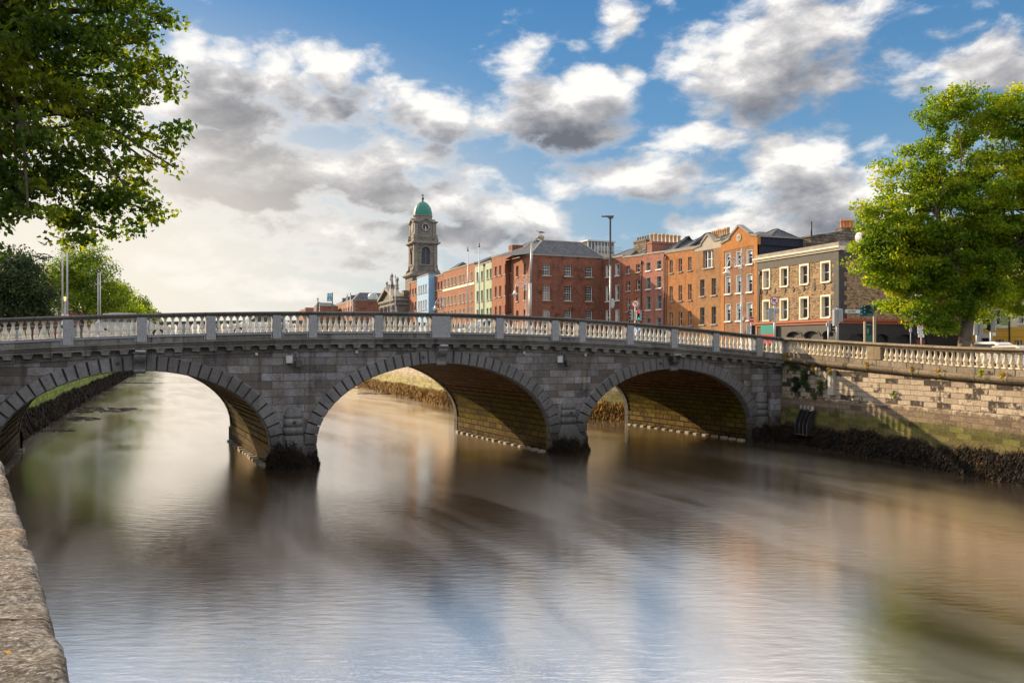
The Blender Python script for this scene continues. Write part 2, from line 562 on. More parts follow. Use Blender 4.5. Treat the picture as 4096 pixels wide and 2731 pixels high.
m_quay = masonry('pale quay ashlar', (0.33, 0.27, 0.20), (0.54, 0.47, 0.37), (0.13, 0.10, 0.075), 1.05, 0.29, 0.016, 0.03,
                 stain=0.25, streak=0.25, grain=0.4, wob=0.035, patch=((0.06, 0.05, 0.042), 0.66, 0.78),
                 tide=[(3.0, 3.2, (0.17, 0.13, 0.09), 0.9), (2.1, 2.6, (0.085, 0.095, 0.012), 0.85), (1.5, 2.0, (0.15, 0.125, 0.05), 0.75), (1.0, 1.6, DARK_WET, 0.92)])
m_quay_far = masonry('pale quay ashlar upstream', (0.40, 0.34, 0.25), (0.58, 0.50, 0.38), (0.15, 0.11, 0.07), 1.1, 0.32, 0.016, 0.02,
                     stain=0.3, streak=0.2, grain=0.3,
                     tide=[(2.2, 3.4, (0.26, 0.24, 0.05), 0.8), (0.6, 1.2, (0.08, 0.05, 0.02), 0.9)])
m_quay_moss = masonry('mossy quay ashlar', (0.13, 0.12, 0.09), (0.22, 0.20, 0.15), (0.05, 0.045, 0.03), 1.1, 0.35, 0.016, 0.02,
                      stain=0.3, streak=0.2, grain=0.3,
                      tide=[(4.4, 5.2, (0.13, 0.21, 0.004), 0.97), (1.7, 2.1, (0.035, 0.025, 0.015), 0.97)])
m_quay_top = masonry('golden quay granite', (0.185, 0.152, 0.106), (0.297, 0.251, 0.178), (0.040, 0.033, 0.023), 1.4, 9, 0.014, 0.02,
                     stain=0.7, streak=0.4, grain=0.45, warm=((0.238, 0.158, 0.066), 0.5))
m_quay_pl = masonry('grey plinth granite', (0.15, 0.125, 0.095), (0.27, 0.235, 0.18), (0.02, 0.016, 0.012), 1.3, 9, 0.035, 0.02, stain=0.6, streak=0.6, grain=0.5)
m_quay_tor = masonry('brown string granite', (0.13, 0.10, 0.065), (0.25, 0.20, 0.135), (0.02, 0.016, 0.012), 2.1, 9, 0.035, 0.02, stain=0.8, streak=0.6, grain=0.5)
m_iron = plain('black iron', (0.02, 0.02, 0.022), 0.5, 0.2, spec=0.5)
m_lightbar = plain('grey light bar', (0.22, 0.25, 0.30), 0.45, 0.1, spec=0.5)
m_white = plain('white paint', (0.72, 0.72, 0.70), 0.5, 0.06)
m_cream = plain('cream paint', (0.68, 0.62, 0.47), 0.55, 0.08)
m_greybox = plain('grey plastic', (0.45, 0.47, 0.48), 0.5, 0.05)


def weed_mat(name, c1, c2, c3):
    m, nt, b = new_mat(name, 0.7, 0.2)
    n = NOISE(nt, POS(nt), 0.9, 4, 0.7)
    n2 = NOISE(nt, POS(nt), 14.0, 3, 0.7)
    c = RAMP(nt, M(nt, 'ADD', M(nt, 'MULTIPLY', n, 0.5), M(nt, 'MULTIPLY', n2, 0.5)), [(0.38, c1), (0.54, c2), (0.66, c3)])
    nt.links.new(c, b.inputs['Base Color'])
    return m


m_weed = weed_mat('dark bladder wrack', (0.004, 0.0035, 0.003), (0.013, 0.009, 0.005), (0.085, 0.042, 0.008))  # near-black partly stands for the bridge shadow, gold blotches for sun
m_weed_sunlit = weed_mat('sunlit bladder wrack', (0.10, 0.05, 0.008), (0.30, 0.16, 0.02), (0.5, 0.28, 0.04))  # lit copy of the wrack, the sun's gold put into its colour


def weed(pts, ztop, nper, name, label, mat, parent=None, out=0.12, zlow=-0.05, smin=0.2, smax=0.55, wid=0.05, nrm=None, top_noise=0.35):
    """ribbons of seaweed hanging from a wall line; pts = polyline, nper = ribbons per metre"""
    V = []
    for (a, c) in zip(pts[:-1], pts[1:]):
        a = np.array(a, float); c = np.array(c, float)
        L = np.linalg.norm(c - a)
        n = int(L * nper)
        d = (c - a) / L
        nn = np.array([-d[1], d[0]])
        if nrm is not None and np.dot(nn, nrm) < 0:
            nn = -nn
        t = rng.random(n)
        base = a[None] + d[None] * (t * L)[:, None]
        # ragged top edge
        ss = base @ np.array([0.9, 0.43])
        zt_ = ztop(base) + top_noise * (np.sin(ss * 2.3) * .35 + np.sin(ss * 7.1 + 1) * .3 + np.sin(ss * 17.0) * .2 + rng.normal(0, .35, n))
        z0 = zlow + (zt_ - zlow) * rng.random(n) ** 1.25 + rng.normal(0, .06, n)
        ln = rng.uniform(smin, smax, n)
        w = rng.uniform(wid * .5, wid * 1.3, n)
        off = rng.uniform(0.02, out, n) * (1.25 - 0.6 * (z0 - zlow) / np.maximum(zt_ - zlow, .1))
        ang = rng.normal(0, 0.45, n)
        tip_o = off + rng.normal(0.05, 0.07, n)
        tip_s = np.sin(ang) * ln
        z1 = np.maximum(z0 - np.cos(ang) * ln, -0.12)
        tw = rng.uniform(-1, 1, n)[:, None]
        side = d[None] * (1 - abs(tw) * .5) + nn[None] * tw * .7
        q = np.zeros((n, 4, 3))
        p0 = base + nn[None] * off[:, None]
        p1 = base + nn[None] * tip_o[:, None] + d[None] * tip_s[:, None]
        q[:, 0, :2] = p0 - side * w[:, None] * .5
        q[:, 1, :2] = p0 + side * w[:, None] * .5
        q[:, 2, :2] = p1 + side * w[:, None] * .9
        q[:, 3, :2] = p1 - side * w[:, None] * .9
        q[:, 0, 2] = z0; q[:, 1, 2] = z0 + rng.normal(0, .03, n); q[:, 2, 2] = z1; q[:, 3, 2] = z1 + rng.normal(0, .04, n)
        V.append(q)
    V = np.concatenate(V)
    o = quads_mesh(name, V, mat, parent)
    if parent is None:
        tag(o, label, 'seaweed', kind='stuff')
    else:
        o['kind'] = 'stuff'
        o['label'] = label
    return o


# ------------------------------------------------------------------ the bridge
UX, UY = 0.906, 0.4225
BX, BY = -3.93, 51.2
BTH = math.atan2(UY, UX)
BW = 16.0


def b2w(s, t):
    return (BX + s * UX - t * UY, BY + s * UY + t * UX)


def zt(s):
    d = s + 1.5
    if d < 0:
        return 8.42 - 0.00146 * d * d
    return 8.42 - 0.0019 * d * d


def smooth(a, b, x):
    t = min(1, max(0, (x - a) / (b - a)))
    return t * t * (3 - 2 * t)


def toff(s):
    return -0.75 * smooth(21.5, 25.2, s) - 0.75 * smooth(21.5, 25.2, -s)


ARCH = [(-16.3, 6.4, 5.23), (-0.26, 7.15, 5.49), (15.95, 6.5, 5.02)]
ZS = 1.15
RING = 0.76

bridge = empty('stone_bridge', (BX, BY, 0), BTH, 'three arched grey granite bridge with cream balustrade spanning the river', 'bridge')


def smp(a, b, st):
    n = max(1, int(round((b - a) / st)))
    return [a + (b - a) * i / n for i in range(n + 1)]


def sweep_s(name, prof, S, mat, zf=zt, far=False, caps=True, parent=bridge, use_off=True):
    mb = MB()
    n = len(prof)
    per = [0]
    for i in range(n):
        a, c = prof[i], prof[(i + 1) % n]
        per.append(per[-1] + math.hypot(a[0] - c[0], a[1] - c[1]))
    for s in S:
        o = toff(s) if use_off else 0
        for (t, z) in prof:
            tt = t + o
            mb.v.append((s, BW - tt if far else tt, zf(s) + z))
    for j in range(len(S) - 1):
        for i in range(n):
            i2 = (i + 1) % n
            mb.idx((j * n + i, (j + 1) * n + i, (j + 1) * n + i2, j * n + i2),
                   uv=[(S[j], per[i]), (S[j + 1], per[i]), (S[j + 1], per[i + 1]), (S[j], per[i + 1])])
    if caps:
        mb.idx(list(range(n))[::-1])
        mb.idx([(len(S) - 1) * n + i for i in range(n)])
    return mb.build(name, mat, parent)


SE = 25.4
# spandrel wall and body
def spandrel(far):
    mb = MB()
    br = set(smp(-30 if not far else -SE, SE - .05, 0.25))
    for (c, a, zc) in ARCH:
        for d in (-1, 1):
            for q in (a + RING - 0.03, a + RING - 0.1, a + RING - 0.25):
                br.add(c + d * q)
    S = sorted(br)

    def zb(s):
        for (c, a, zc) in ARCH:
            A = a + RING - 0.03
            if abs(s - c) < A:
                return ZS + (zc - ZS + RING - 0.03) * math.sqrt(max(0, 1 - ((s - c) / A) ** 2))
        return -1.5
    for a_, c_ in zip(S[:-1], S[1:]):
        mid = (a_ + c_) / 2
        if zb(mid) < -1:
            za = zc_ = -1.5
        else:
            za, zc_ = max(zb(a_), ZS), max(zb(c_), ZS)
        t = BW if far else 0.0
        P = [(a_, t, za), (c_, t, zc_), (c_, t, zt(c_) - 1.9), (a_, t, zt(a_) - 1.9)]
        mb.face(P, uv=[(p[0], p[2]) for p in P])
    return mb.build('spandrel_wall', m_face, bridge)


spandrel(False)
spandrel(True)
Sall = smp(-30, SE, 0.5)
# string course, cornice, plinth, coping on both sides
STRING = [(0.05, -2.20), (-0.07, -2.18), (-0.09, -2.10), (-0.05, -2.05), (0.05, -2.05)]
CORN = [(0.3, -1.85), (-0.02, -1.85), (-0.10, -1.80), (-0.38, -1.79), (-0.38, -1.68), (-0.44, -1.66), (-0.46, -1.60), (-0.52, -1.55), (-0.54, -1.50), (-0.2, -1.46), (0.3, -1.45)]
FRIEZE = [(0.3, -2.05), (-0.015, -2.05), (-0.015, -1.85), (0.3, -1.85)]
PLINTH = [(0.38, -1.45), (-0.14, -1.45), (-0.14, -1.16), (-0.16, -1.15), (-0.16, -1.09), (0.38, -1.09)]
COPE = [(0.40, -0.21), (-0.14, -0.21), (-0.16, -0.16), (-0.22, -0.12), (-0.24, -0.05), (-0.17, 0.0), (0.36, 0.0), (0.44, -0.05), (0.44, -0.12), (0.40, -0.16)]
for far in (False, True):
    sweep_s('string_course', STRING, Sall, m_cornice, far=far, use_off=False)
    sweep_s('frieze', FRIEZE, Sall, m_cornice, far=far)
    sweep_s('cornice', CORN, Sall, m_cornice, far=far)
    sweep_s('plinth_course', PLINTH, Sall, m_cornice, far=far)
    sweep_s('coping', COPE, Sall, m_coping, far=far)
# deck
sweep_s('deck', [(0.3, -1.6), (0.3, -1.22), (3.0, -1.2), (3.0, -1.32), (8, -1.26), (BW - 3.0, -1.32), (BW - 3.0, -1.2), (BW - .3, -1.22), (BW - .3, -1.6)], smp(-30, SE, 1.0), plain('bridge deck asphalt', (0.07, 0.07, 0.072), 0.9, 0.2), use_off=False)
# modillions
mb = MB()
s = -29.8
while s < 25.0:
    z = zt(s + .17)
    o = toff(s)
    for far in (False, True):
        f = (lambda x, y, zz: (x, BW - y, zz)) if far else None
        mb.box(s, s + .36, -0.34 + o, 0.0 + o, z - 2.0, z - 1.86, fn=f)
        mb.box(s - .05, s + .41, -0.37 + o, 0.0 + o, z - 1.86, z - 1.805, fn=f)
    s += 0.84
mb.build('modillions', m_cornice, bridge)['kind'] = 'stuff'

# pedestals and balusters
PED = [(-19.5, .46), (-16.2, .46), (-12.9, .46), (-9.55, .44), (-7.64, .44), (-3.97, .46), (-.26, 1.12), (3.46, .46), (7.2, .46), (9.1, .44), (12.6, .46), (16.0, .46), (19.4, .46), (22.9, .42), (25.2, .7)]
PED = [(-29.5, .46), (-26.2, .6), (-22.9, .46)] + PED
for (c, w) in PED:
    o = toff(c)
    for far in (False, True):
        mb = MB()
        y0, y1 = (-0.20 + o, 0.42 + o) if not far else (BW - 0.42 - o, BW + 0.20 - o)
        z = zt(c)
        mb.box(c - w / 2, c + w / 2, y0, y1, z - 1.10, z - .20)
        mb.box(c - w / 2 - .01, c + w / 2 + .01, y0 - .015, y1 + .015, z - 1.44, z - 1.10)
        mb.build('pedestal', m_ped, bridge, bevel=0.012)


def baluster_prof(H, r):
    q = [(1.0, .0), (1.0, .085), (.78, .10), (.62, .125), (.85, .15), (.85, .175), (.60, .20), (.66, .24), (.88, .30), (1.0, .37), (.98, .43), (.80, .53), (.60, .64), (.50, .74), (.47, .82), (.62, .835), (.62, .86), (.48, .875), (.58, .90), (.86, .925), (.86, .93)]
    return [(a * r, b * H) for a, b in q]


def baluster_mesh(name, H, r, mat, n=14):
    mb = MB()
    pr = baluster_prof(H, r)
    mb.lathe(pr[2:], n=n)
    mb.box(-r, r, -r, r, 0, H * .088)
    mb.box(-r * .9, r * .9, -r * .9, r * .9, H * .925, H)
    o = mb.build(name, mat)
    me = o.data
    bpy.data.objects.remove(o)
    return me


BALH = 0.88
me_bal = baluster_mesh('baluster', BALH, 0.118, m_bal)
nb = 0
near_pos = []
for (a, wa), (b, wb) in zip(PED[:-1], PED[1:]):
    s0, s1 = a + wa / 2, b - wb / 2
    n = max(1, int(round((s1 - s0) / 0.335)))
    for i in range(n):
        s = s0 + (s1 - s0) * (i + .5) / n
        near_pos.append(s)
vis = [s for s in near_pos if s > -22.6]
vis = vis[:100] if len(vis) > 100 else vis
rest = [s for s in near_pos if s not in vis]
for s in vis:
    instance(me_bal, 'baluster', bridge, (s, 0.12 + toff(s), zt(s) - 1.09))


def merged_balusters(name, plist, parent, H, r, mat, n=8):
    mb = MB()
    pr = baluster_prof(H, r)[2:]
    for (x, y, z) in plist:
        mb.lathe([(a, b + z) for a, b in pr], x, y, n)
        mb.box(x - r, x + r, y - r, y + r, z, z + H * .088)
        mb.box(x - r * .9, x + r * .9, y - r * .9, y + r * .9, z + H * .925, z + H)
    o = mb.build(name, mat, parent)
    o['kind'] = 'stuff'
    return o


merged_balusters('balusters', [(s, 0.12 + toff(s), zt(s) - 1.09) for s in rest] + [(s, BW - 0.12 - toff(s), zt(s) - 1.09) for s in near_pos], bridge, BALH, 0.118, m_bal)

# light bars under the balusters
for (a, wa), (b, wb) in zip(PED[:-1], PED[1:]):
    s0, s1 = a + wa / 2 + .05, b - wb / 2 - .05
    if s1 - s0 < .8 or s0 < -23 or s0 > 22.5:
        continue
    S = smp(s0, s1, 0.8)
    sweep_s('light_bar', [(-0.165, -1.20), (-0.22, -1.20), (-0.22, -1.14), (-0.165, -1.14)], S, m_lightbar)
    mb = MB()
    for q in (s0 + .02, s1 - .05) if (s1 - s0) < 2.2 else (s1 - .05,):
        z = zt(q)
        mb.box(q, q + .05, -0.19, -0.15, z - 1.42, z - 1.2)
    mb.build('bracket', m_lightbar, bridge)


# arches
def ell(c, a, b, th):
    return (c + a * math.cos(th), ZS + b * math.sin(th))


def arch_angles(a, b, n):
    """angles at equal arc length from pi to 0"""
    N = 2000
    L = [0]
    p = (-a, 0)
    for i in range(1, N + 1):
        th = PI - PI * i / N
        q = (a * math.cos(th), b * math.sin(th))
        L.append(L[-1] + math.dist(p, q))
        p = q
    res = []
    j = 0
    for k in range(n + 1):
        tgt = L[-1] * k / n
        while j < N and L[j] < tgt:
            j += 1
        res.append(PI - PI * j / N)
    return res


for ai, (c, a, zc) in enumerate(ARCH):
    b = zc - ZS
    nv = 37 if a > 7 else 33
    TH = arch_angles(a, b, nv)
    for far in (False, True):
        mb = MB()
        for k in range(nv):
            t0, t1 = TH[k], TH[k + 1]
            g = 0.03
            if k == nv // 2 and not far:
                pass

            def pt(th, off):
                x, z = ell(c, a, b, th)
                nx, nz = math.cos(th) * b, math.sin(th) * a
                l = math.hypot(nx, nz)
                return x + nx / l * off, z + nz / l * off
            dt = (t0 - t1)
            m0, m1 = t0 - dt * .035, t1 + dt * .035
            wob = random.uniform(-.012, .012)
            poly = [pt(m0, 0), pt(m1, 0), pt(m1, RING), pt(m0, RING)]
            cx_ = sum(p[0] for p in poly) / 4
            cz_ = sum(p[1] for p in poly) / 4
            fr = -0.15 + wob
            inner = [(cx_ + (p[0] - cx_) * .80, cz_ + (p[1] - cz_) * .90) for p in poly]
            f = (lambda t: BW - t) if far else (lambda t: t)
            bi = len(mb.v)
            for (u, v) in inner:
                mb.v.append((u, f(fr), v))
            for (u, v) in poly:
                mb.v.append((u, f(fr + .09), v))
            for (u, v) in poly:
                mb.v.append((u, f(0.45), v))
            mb.idx((bi, bi + 1, bi + 2, bi + 3))
            for q in range(4):
                q2 = (q + 1) % 4
                mb.idx((bi + q, bi + q2, bi + 4 + q2, bi + 4 + q))
                mb.idx((bi + 4 + q, bi + 4 + q2, bi + 8 + q2, bi + 8 + q))
            mb.idx((bi + 8, bi + 9, bi + 10, bi + 11))
        mb.build('arch_ring', m_ring, bridge)
    # vault, its lower courses stepping in
    mb = MB()
    nn = 46
    TV = arch_angles(a, b, nn)
    arc = 0
    prev = None
    for k in range(nn):
        def pv(th, off):
            x, z = ell(c, a + off, b + off, th)
            return x, z
        t0, t1 = TV[k], TV[k + 1]
        zmid = ell(c, a, b, (t0 + t1) / 2)[1]
        stp = 0.055 if zmid < 3.9 else 0.015
        p0, p1 = pv(t0, 0.05 + (stp if k < nn / 2 else 0)), pv(t1, 0.05 + (0 if k < nn / 2 else stp))
        if prev is not None:
            mb.face([(prev[0], .3, prev[1]), (p0[0], .3, p0[1]), (p0[0], BW - .3, p0[1]), (prev[0], BW - .3, prev[1])])
        l = math.dist(p0, p1)
        row = 0.40
        a0 = k * row + .01
        a1 = (k + 1) * row - .01
        mb.face([(p0[0], .3, p0[1]), (p1[0], .3, p1[1]), (p1[0], BW - .3, p1[1]), (p0[0], BW - .3, p0[1])],
                uv=[(0.3, a0), (0.3, a1), (BW - .3, a1), (BW - .3, a0)])
        prev = p1
    for d in (-1, 1):
        x = c + d * (a + .03)
        P = [(x, 0.1, -1.2), (x, BW - .1, -1.2), (x, BW - .1, ZS), (x, .1, ZS)]
        mb.face(P, uv=[(p[1], p[2]) for p in P])
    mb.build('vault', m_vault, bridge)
    # console keystone
    mb = MB()
    zs_ = zt(c) - 2.0
    prof = [(0.1, zc - .12), (-.24, zc - .12), (-.30, zc - .06), (-.30, zc + .02), (-.22, zc + .07), (-.20, zc + .2), (-.26, zc + .38), (-.40, zs_ - .42), (-.50, zs_ - .30), (-.56, zs_ - .16), (-.54, zs_ - .05), (-.46, zs_), (0.1, zs_)]
    mb.prism(prof, c - .27, c + .27, lambda u, v, w: (w, u, v))
    mb.box(c - .33, c + .33, -.60, .05, zs_ + .002, zs_ + .07)
    for q in (-.30, .26):
        mb.box(c + q, c + q + .04, -.18, .05, zc - .05, zs_)
    key = mb.build('keystone', m_ring, bridge, bevel=0.012)
    mb = MB()
    mb.box(c - .1, c + .12, -.62, -.5, zs_ + .08, zs_ + .13)
    mb.box(c - .22, c + .25, -.66, -.58, zs_ + .10, zs_ + .17)
    mb.build('light_fitting', m_greybox, bridge)

# piers: cutwater pilaster with domed top, flared foot, wide base
def pier_mesh(sp, flare, rb=1.22):
    mb = MB()
    A0, A1 = PI, 2 * PI
    r = .50
    pr = [(0.02, 3.26), (.18, 3.24), (.33, 3.14), (.44, 2.98), (r, 2.78), (r, 2.66)]
    pr += [(.44, 2.64), (.44, 2.60), (r + .02, 2.58), (r + .02, 2.2), (.45, 2.18), (.45, 2.14), (r + .04, 2.12), (r + .04, 1.76), (.47, 1.74), (.47, 1.70)]
    pr += [(r + .05, 1.68), (.75 if flare else .6, 1.2), (1.0 if flare else min(.8, rb), 1.0), (1.0 if flare else min(.8, rb), .95), (rb * .95, .93), (rb, -1.2)]
    mb.lathe(pr, sp, 0.02, 18, sy=0.78, a0=A0, a1=A1)
    mf = MB()
    mf.lathe(pr, sp, BW - .02, 18, sy=0.78, a0=0, a1=PI)
    mf.build('cutwater', m_ring, bridge)
    return mb


for i, sp in enumerate((-8.68, 8.17)):
    pier_mesh(sp, i == 1).build('cutwater', m_ring, bridge)
    mb = MB()
    mb.box(sp - 1.27, sp + 1.27, -.28, .06, -1.2, .95)
    mb.box(sp - 1.27, sp + 1.27, BW - .06, BW + .28, -1.2, .95)
    mb.build('pier_base', m_ring, bridge, bevel=0.04)
for (c, d) in ((23.1, 1), (-23.1, -1)):
    pier_mesh(c + .25 * d, False, .8).build('cutwater', m_ring, bridge)
    mb = MB()
    for (x0, x1, y0) in ((23.85, 25.5, -.45),):
        xx = sorted((x0 * d, x1 * d))
        mb.box(xx[0], xx[1], y0, .2, -1.2, zt(24.5) - 2.06)
        mb.box(xx[0] - .04, xx[1] + .04, y0 - .08, .2, zt(24.5) - 2.3, zt(24.5) - 2.06)
        mb.box(xx[0], xx[1], .2, BW + .3, -1.2, zt(24.5) - 2.06)
    mb.build('abutment_pier', m_face, bridge, bevel=0.02)

# blocks under the ring ends, from the springing down into the water
for (c, a, zc) in ARCH:
    for d in (-1, 1):
        for y0, y1 in ((-.13, .5), (BW - .5, BW + .13)):
            mb = MB()
            x0, x1 = sorted((c + d * (a - .0), c + d * (a + RING + .3)))
            mb.box(x0, x1, y0, y1, -1.2, ZS - .42)
            mb.box(x0 + .01, x1 - .01, y0 + .01, y1, ZS - .39, ZS - .004)
            mb.build('springer', m_ring, bridge, bevel=.02)
m_foot = plain('pale footing stone', (0.34, 0.30, 0.24), .7, .3, nscale=6)
# footing stones along the water line inside the arches
for (c, a, zc) in ARCH:
    for d in (-1, 1):
        t = 0.6
        while t < BW - .5:
            mb = MB()
            w = random.uniform(.38, .5)
            x0, x1 = sorted((c + d * (a + .05), c + d * (a - random.uniform(.26, .36))))
            mb.box(x0, x1, t, t + w, -.4, .09 + random.uniform(-.02, .03))
            t += random.uniform(.92, 1.08)
            mb.build('footing_stone', m_foot, bridge, bevel=0.015)
# small metal rosettes of the tie bars
mb = MB()
for (s, z) in ((-8.68, 2.4), (8.17, 2.4), (-1.35, 5.85), (-17.3, 5.6), (14.9, 5.4), (-10.4, 2.35), (23.3, 2.4)):
    for k in range(4):
        an = k * PI / 2
        mb.box(-.045, .045, -.02, .02, -.045, .045, fn=lambda x, y, zz, an=an: (s + x + .05 * math.cos(an), (-.42 if abs(abs(s) - 8.4) < .5 else -.17) + y, z + zz + .05 * math.sin(an)))
mb.build('tie_plates', m_iron, bridge)['kind'] = 'stuff'

# junction boxes and floodlights fixed to the face
for s in (-10.6, -5.2, 5.1, 9.35):
    mb = MB()
    z = zt(s) - 2.22
    mb.box(s - .07, s + .07, -.12, -.0, z - .09, z + .06)
    mb.build('junction_box', m_greybox, bridge, bevel=.01)
for i, s in enumerate((-8.9, 7.55)):
    zf_ = zt(s) - 2.72
    x, y = b2w(s, 0)
    fl = empty('floodlight', (x, y, zf_), BTH, ('black floodlight with pale box on the left pier face of the bridge', 'black floodlight with pale box on the right pier face of the bridge')[i], 'floodlight', 'floodlights on the bridge face')
    mb = MB()
    mb.box(-.17, .17, -.16, 0, -.05, .36)
    mb.box(.28, .42, -.05, 0, .5, .64)
    mb.build('control_box', m_greybox, fl, bevel=.015)
    mb = MB()
    mb.box(.28, .62, -.42, -.14, -.28, .08, fn=lambda x, y, z: (x, y + z * .3, z))
    mb.box(.30, .60, -.46, -.42, -.25, .05, fn=lambda x, y, z: (x, y + z * .3, z))
    mb.build('lamp_housing', m_iron, fl, bevel=.03)
    mb = MB()
    mb.tube([(.0, -.08, -.05), (.02, -.1, -.2), (.2, -.1, -.28), (.35, -.2, -.2)], .02, 6)
    mb.tube([(.36, -.02, .5), (.36, -.06, .25), (.45, -.16, .05)], .02, 6)
    mb.build('cable', m_iron, fl)

# ------------------------------------------------------------------ river walls
R_NEAR = [(18.75, 61.2), (19.9, 57.5), (21.1, 53.2), (22.45, 48.0), (23.9, 41.5), (25.6, 35.0), (27.2, 29.0), (30.0, 20.0), (36, 4), (48, -25)]
R_UP = [(11.6, 76.4), (4.0, 84.5), (-7.1, 99.7), (-25.9, 153.0), (-62.0, 255.0), (-120, 420), (-200.0, 640.0)]
L_NEAR = [(-26.3, 41.0), (-18.33, 30.0), (-12.13, 20), (-7.17, 12.0), (-4.69, 8.0), (-2.83, 5.0), (-1.59, 3.0), (-.66, 1.5), (.27, 0.0), (1.6, -2.0), (8, -12), (20, -30)]
L_UP = [(-32.2, 55.6), (-57.0, 119.6), (-101.0, 236.0), (-170, 420), (-250.0, 640.0)]


def interp(tab, y):
    if y >= tab[0][0]:
        return tab[0][1]
    for (a, va), (b, vb) in zip(tab[:-1], tab[1:]):
        if y >= b:
            return va + (vb - va) * (y - a) / (b - a)
    return tab[-1][1]


ZCR = [(61.8, 7.12), (60, 7.08), (53.5, 6.77), (46, 6.46), (41.4, 6.36), (29, 6.22), (-30, 6.2)]


def resample(pts, st):
    o = []
    for a, b in zip(pts[:-1], pts[1:]):
        L = math.dist(a, b)
        n = max(1, int(L / st))
        for i in range(n):
            o.append((a[0] + (b[0] - a[0]) * i / n, a[1] + (b[1] - a[1]) * i / n))
    o.append(pts[-1])
    return o


def normals(pts, river):
    """unit normals pointing to the river; river = +1 when the river lies to +x"""
    N = []
    for i in range(len(pts)):
        a = pts[max(0, i - 1)]
        b = pts[min(len(pts) - 1, i + 1)]
        d = (b[0] - a[0], b[1] - a[1])
        l = math.hypot(*d)
        n = (d[1] / l, -d[0] / l)
        if n[0] * river < 0:
            n = (-n[0], -n[1])
        N.append(n)
    return N


def sweep_path(name, pts, prof, mat, parent, river, ztop, ztrel=True, jitter=0.0, closed=True):
    """prof: (off, z) with off > 0 to the river; z relative to ztop(x,y) unless given as ('abs', z)"""
    N = normals(pts, river)
    mb = MB()
    n = len(prof)
    L = [0]
    for a, b in zip(pts[:-1], pts[1:]):
        L.append(L[-1] + math.dist(a, b))
    V = []
    for (p, nn) in zip(pts, N):
        zt0 = ztop(p)
        for (o, z) in prof:
            zz = z[1] if isinstance(z, tuple) else zt0 + z
            V.append((p[0] + nn[0] * o, p[1] + nn[1] * o, zz))
    if jitter:
        W = []
        for v in V:
            q = Vector(v)
            j = mnoise.fractal(q * 3.0, 1.0, 2.0, 5) * jitter + mnoise.fractal(q * 14.0, 1.0, 2.0, 3) * jitter * .35
            j2 = mnoise.fractal(q * 3.0 + Vector((9, 3, 1)), 1.0, 2.0, 5) * jitter
            W.append((v[0] + j2, v[1], v[2] + j))
        V = W
    mb.v = V
    m = n if closed else n - 1
    for j in range(len(pts) - 1):
        for i in range(m):
            i2 = (i + 1) % n
            vi = [j * n + i, (j + 1) * n + i, (j + 1) * n + i2, j * n + i2]
            za, zb_ = V[vi[0]][2], V[vi[3]][2]
            steep = abs(prof[i][0] - prof[i2][0]) < 0.3
            if steep:
                uv = [(L[j], V[vi[0]][2]), (L[j + 1], V[vi[1]][2]), (L[j + 1], V[vi[2]][2]), (L[j], V[vi[3]][2])]
            else:
                uv = [(L[j], prof[i][0] + 3), (L[j + 1], prof[i][0] + 3), (L[j + 1], prof[i2][0] + 3), (L[j], prof[i2][0] + 3)]
            mb.idx(vi, uv=uv, sm=bool(jitter))
    if closed:
        mb.idx(list(range(n)))
        mb.idx([(len(pts) - 1) * n + i for i in range(n)])
    return mb.build(name, mat, parent)


# right bank, near wall with its own balustrade
m_quay.node_tree.nodes['Principled BSDF'].inputs['Specular IOR Level'].default_value = 0.1
rw = empty('quay_wall', (0, 0, 0), 0, 'pale stone quay wall with cream balustrade right of the bridge', 'river wall')
RP = resample(R_NEAR, 1.2)
zr = lambda p: interp(ZCR, p[1])
sweep_path('wall_face', RP, [(0.0, -1.7), (0.02, ('a', 3.15)), (0.10, ('a', 3.12)), (0.16, ('a', -1.2)), (-1.0, ('a', -1.2)), (-1.0, -1.7)], m_quay, rw, -1, zr)
sweep_path('string_course', RP, [(0.05, -1.78), (0.10, -1.70), (0.26, -1.66), (0.36, -1.56), (0.38, -1.46), (0.32, -1.36), (0.2, -1.33), (-.5, -1.33), (-.5, -1.78)], m_quay_tor, rw, -1, zr)
sweep_path('plinth_course', RP, [(0.07, -1.33), (0.07, -1.02), (.09, -1.0), (-.42, -1.0), (-.42, -1.33)], m_quay_pl, rw, -1, zr)
sweep_path('coping', RP, [(0.08, -.23), (0.10, -.17), (0.20, -.14), (0.27, -.10), (0.27, -.04), (0.18, 0.0), (-.40, 0), (-.5, -.05), (-.46, -.16), (-.4, -.23)], m_quay_top, rw, -1, zr)
me_bal2 = baluster_mesh('baluster', 0.77, 0.135, m_bal_w)
acc = 0.0
NRr = normals(RP, -1)
pend = [0.0, 9.6, 20.0, 30.0, 40, 50]
placed = 0
L = 0.0
cum = [0.0]
for a, b in zip(RP[:-1], RP[1:]):
    cum.append(cum[-1] + math.dist(a, b))


def at_len(l):
    for j in range(len(RP) - 1):
        if cum[j + 1] >= l:
            f = (l - cum[j]) / (cum[j + 1] - cum[j])
            p = (RP[j][0] + (RP[j + 1][0] - RP[j][0]) * f, RP[j][1] + (RP[j + 1][1] - RP[j][1]) * f)
            d = (RP[j + 1][0] - RP[j][0], RP[j + 1][1] - RP[j][1])
            return p, math.atan2(d[1], d[0])
    return RP[-1], 0


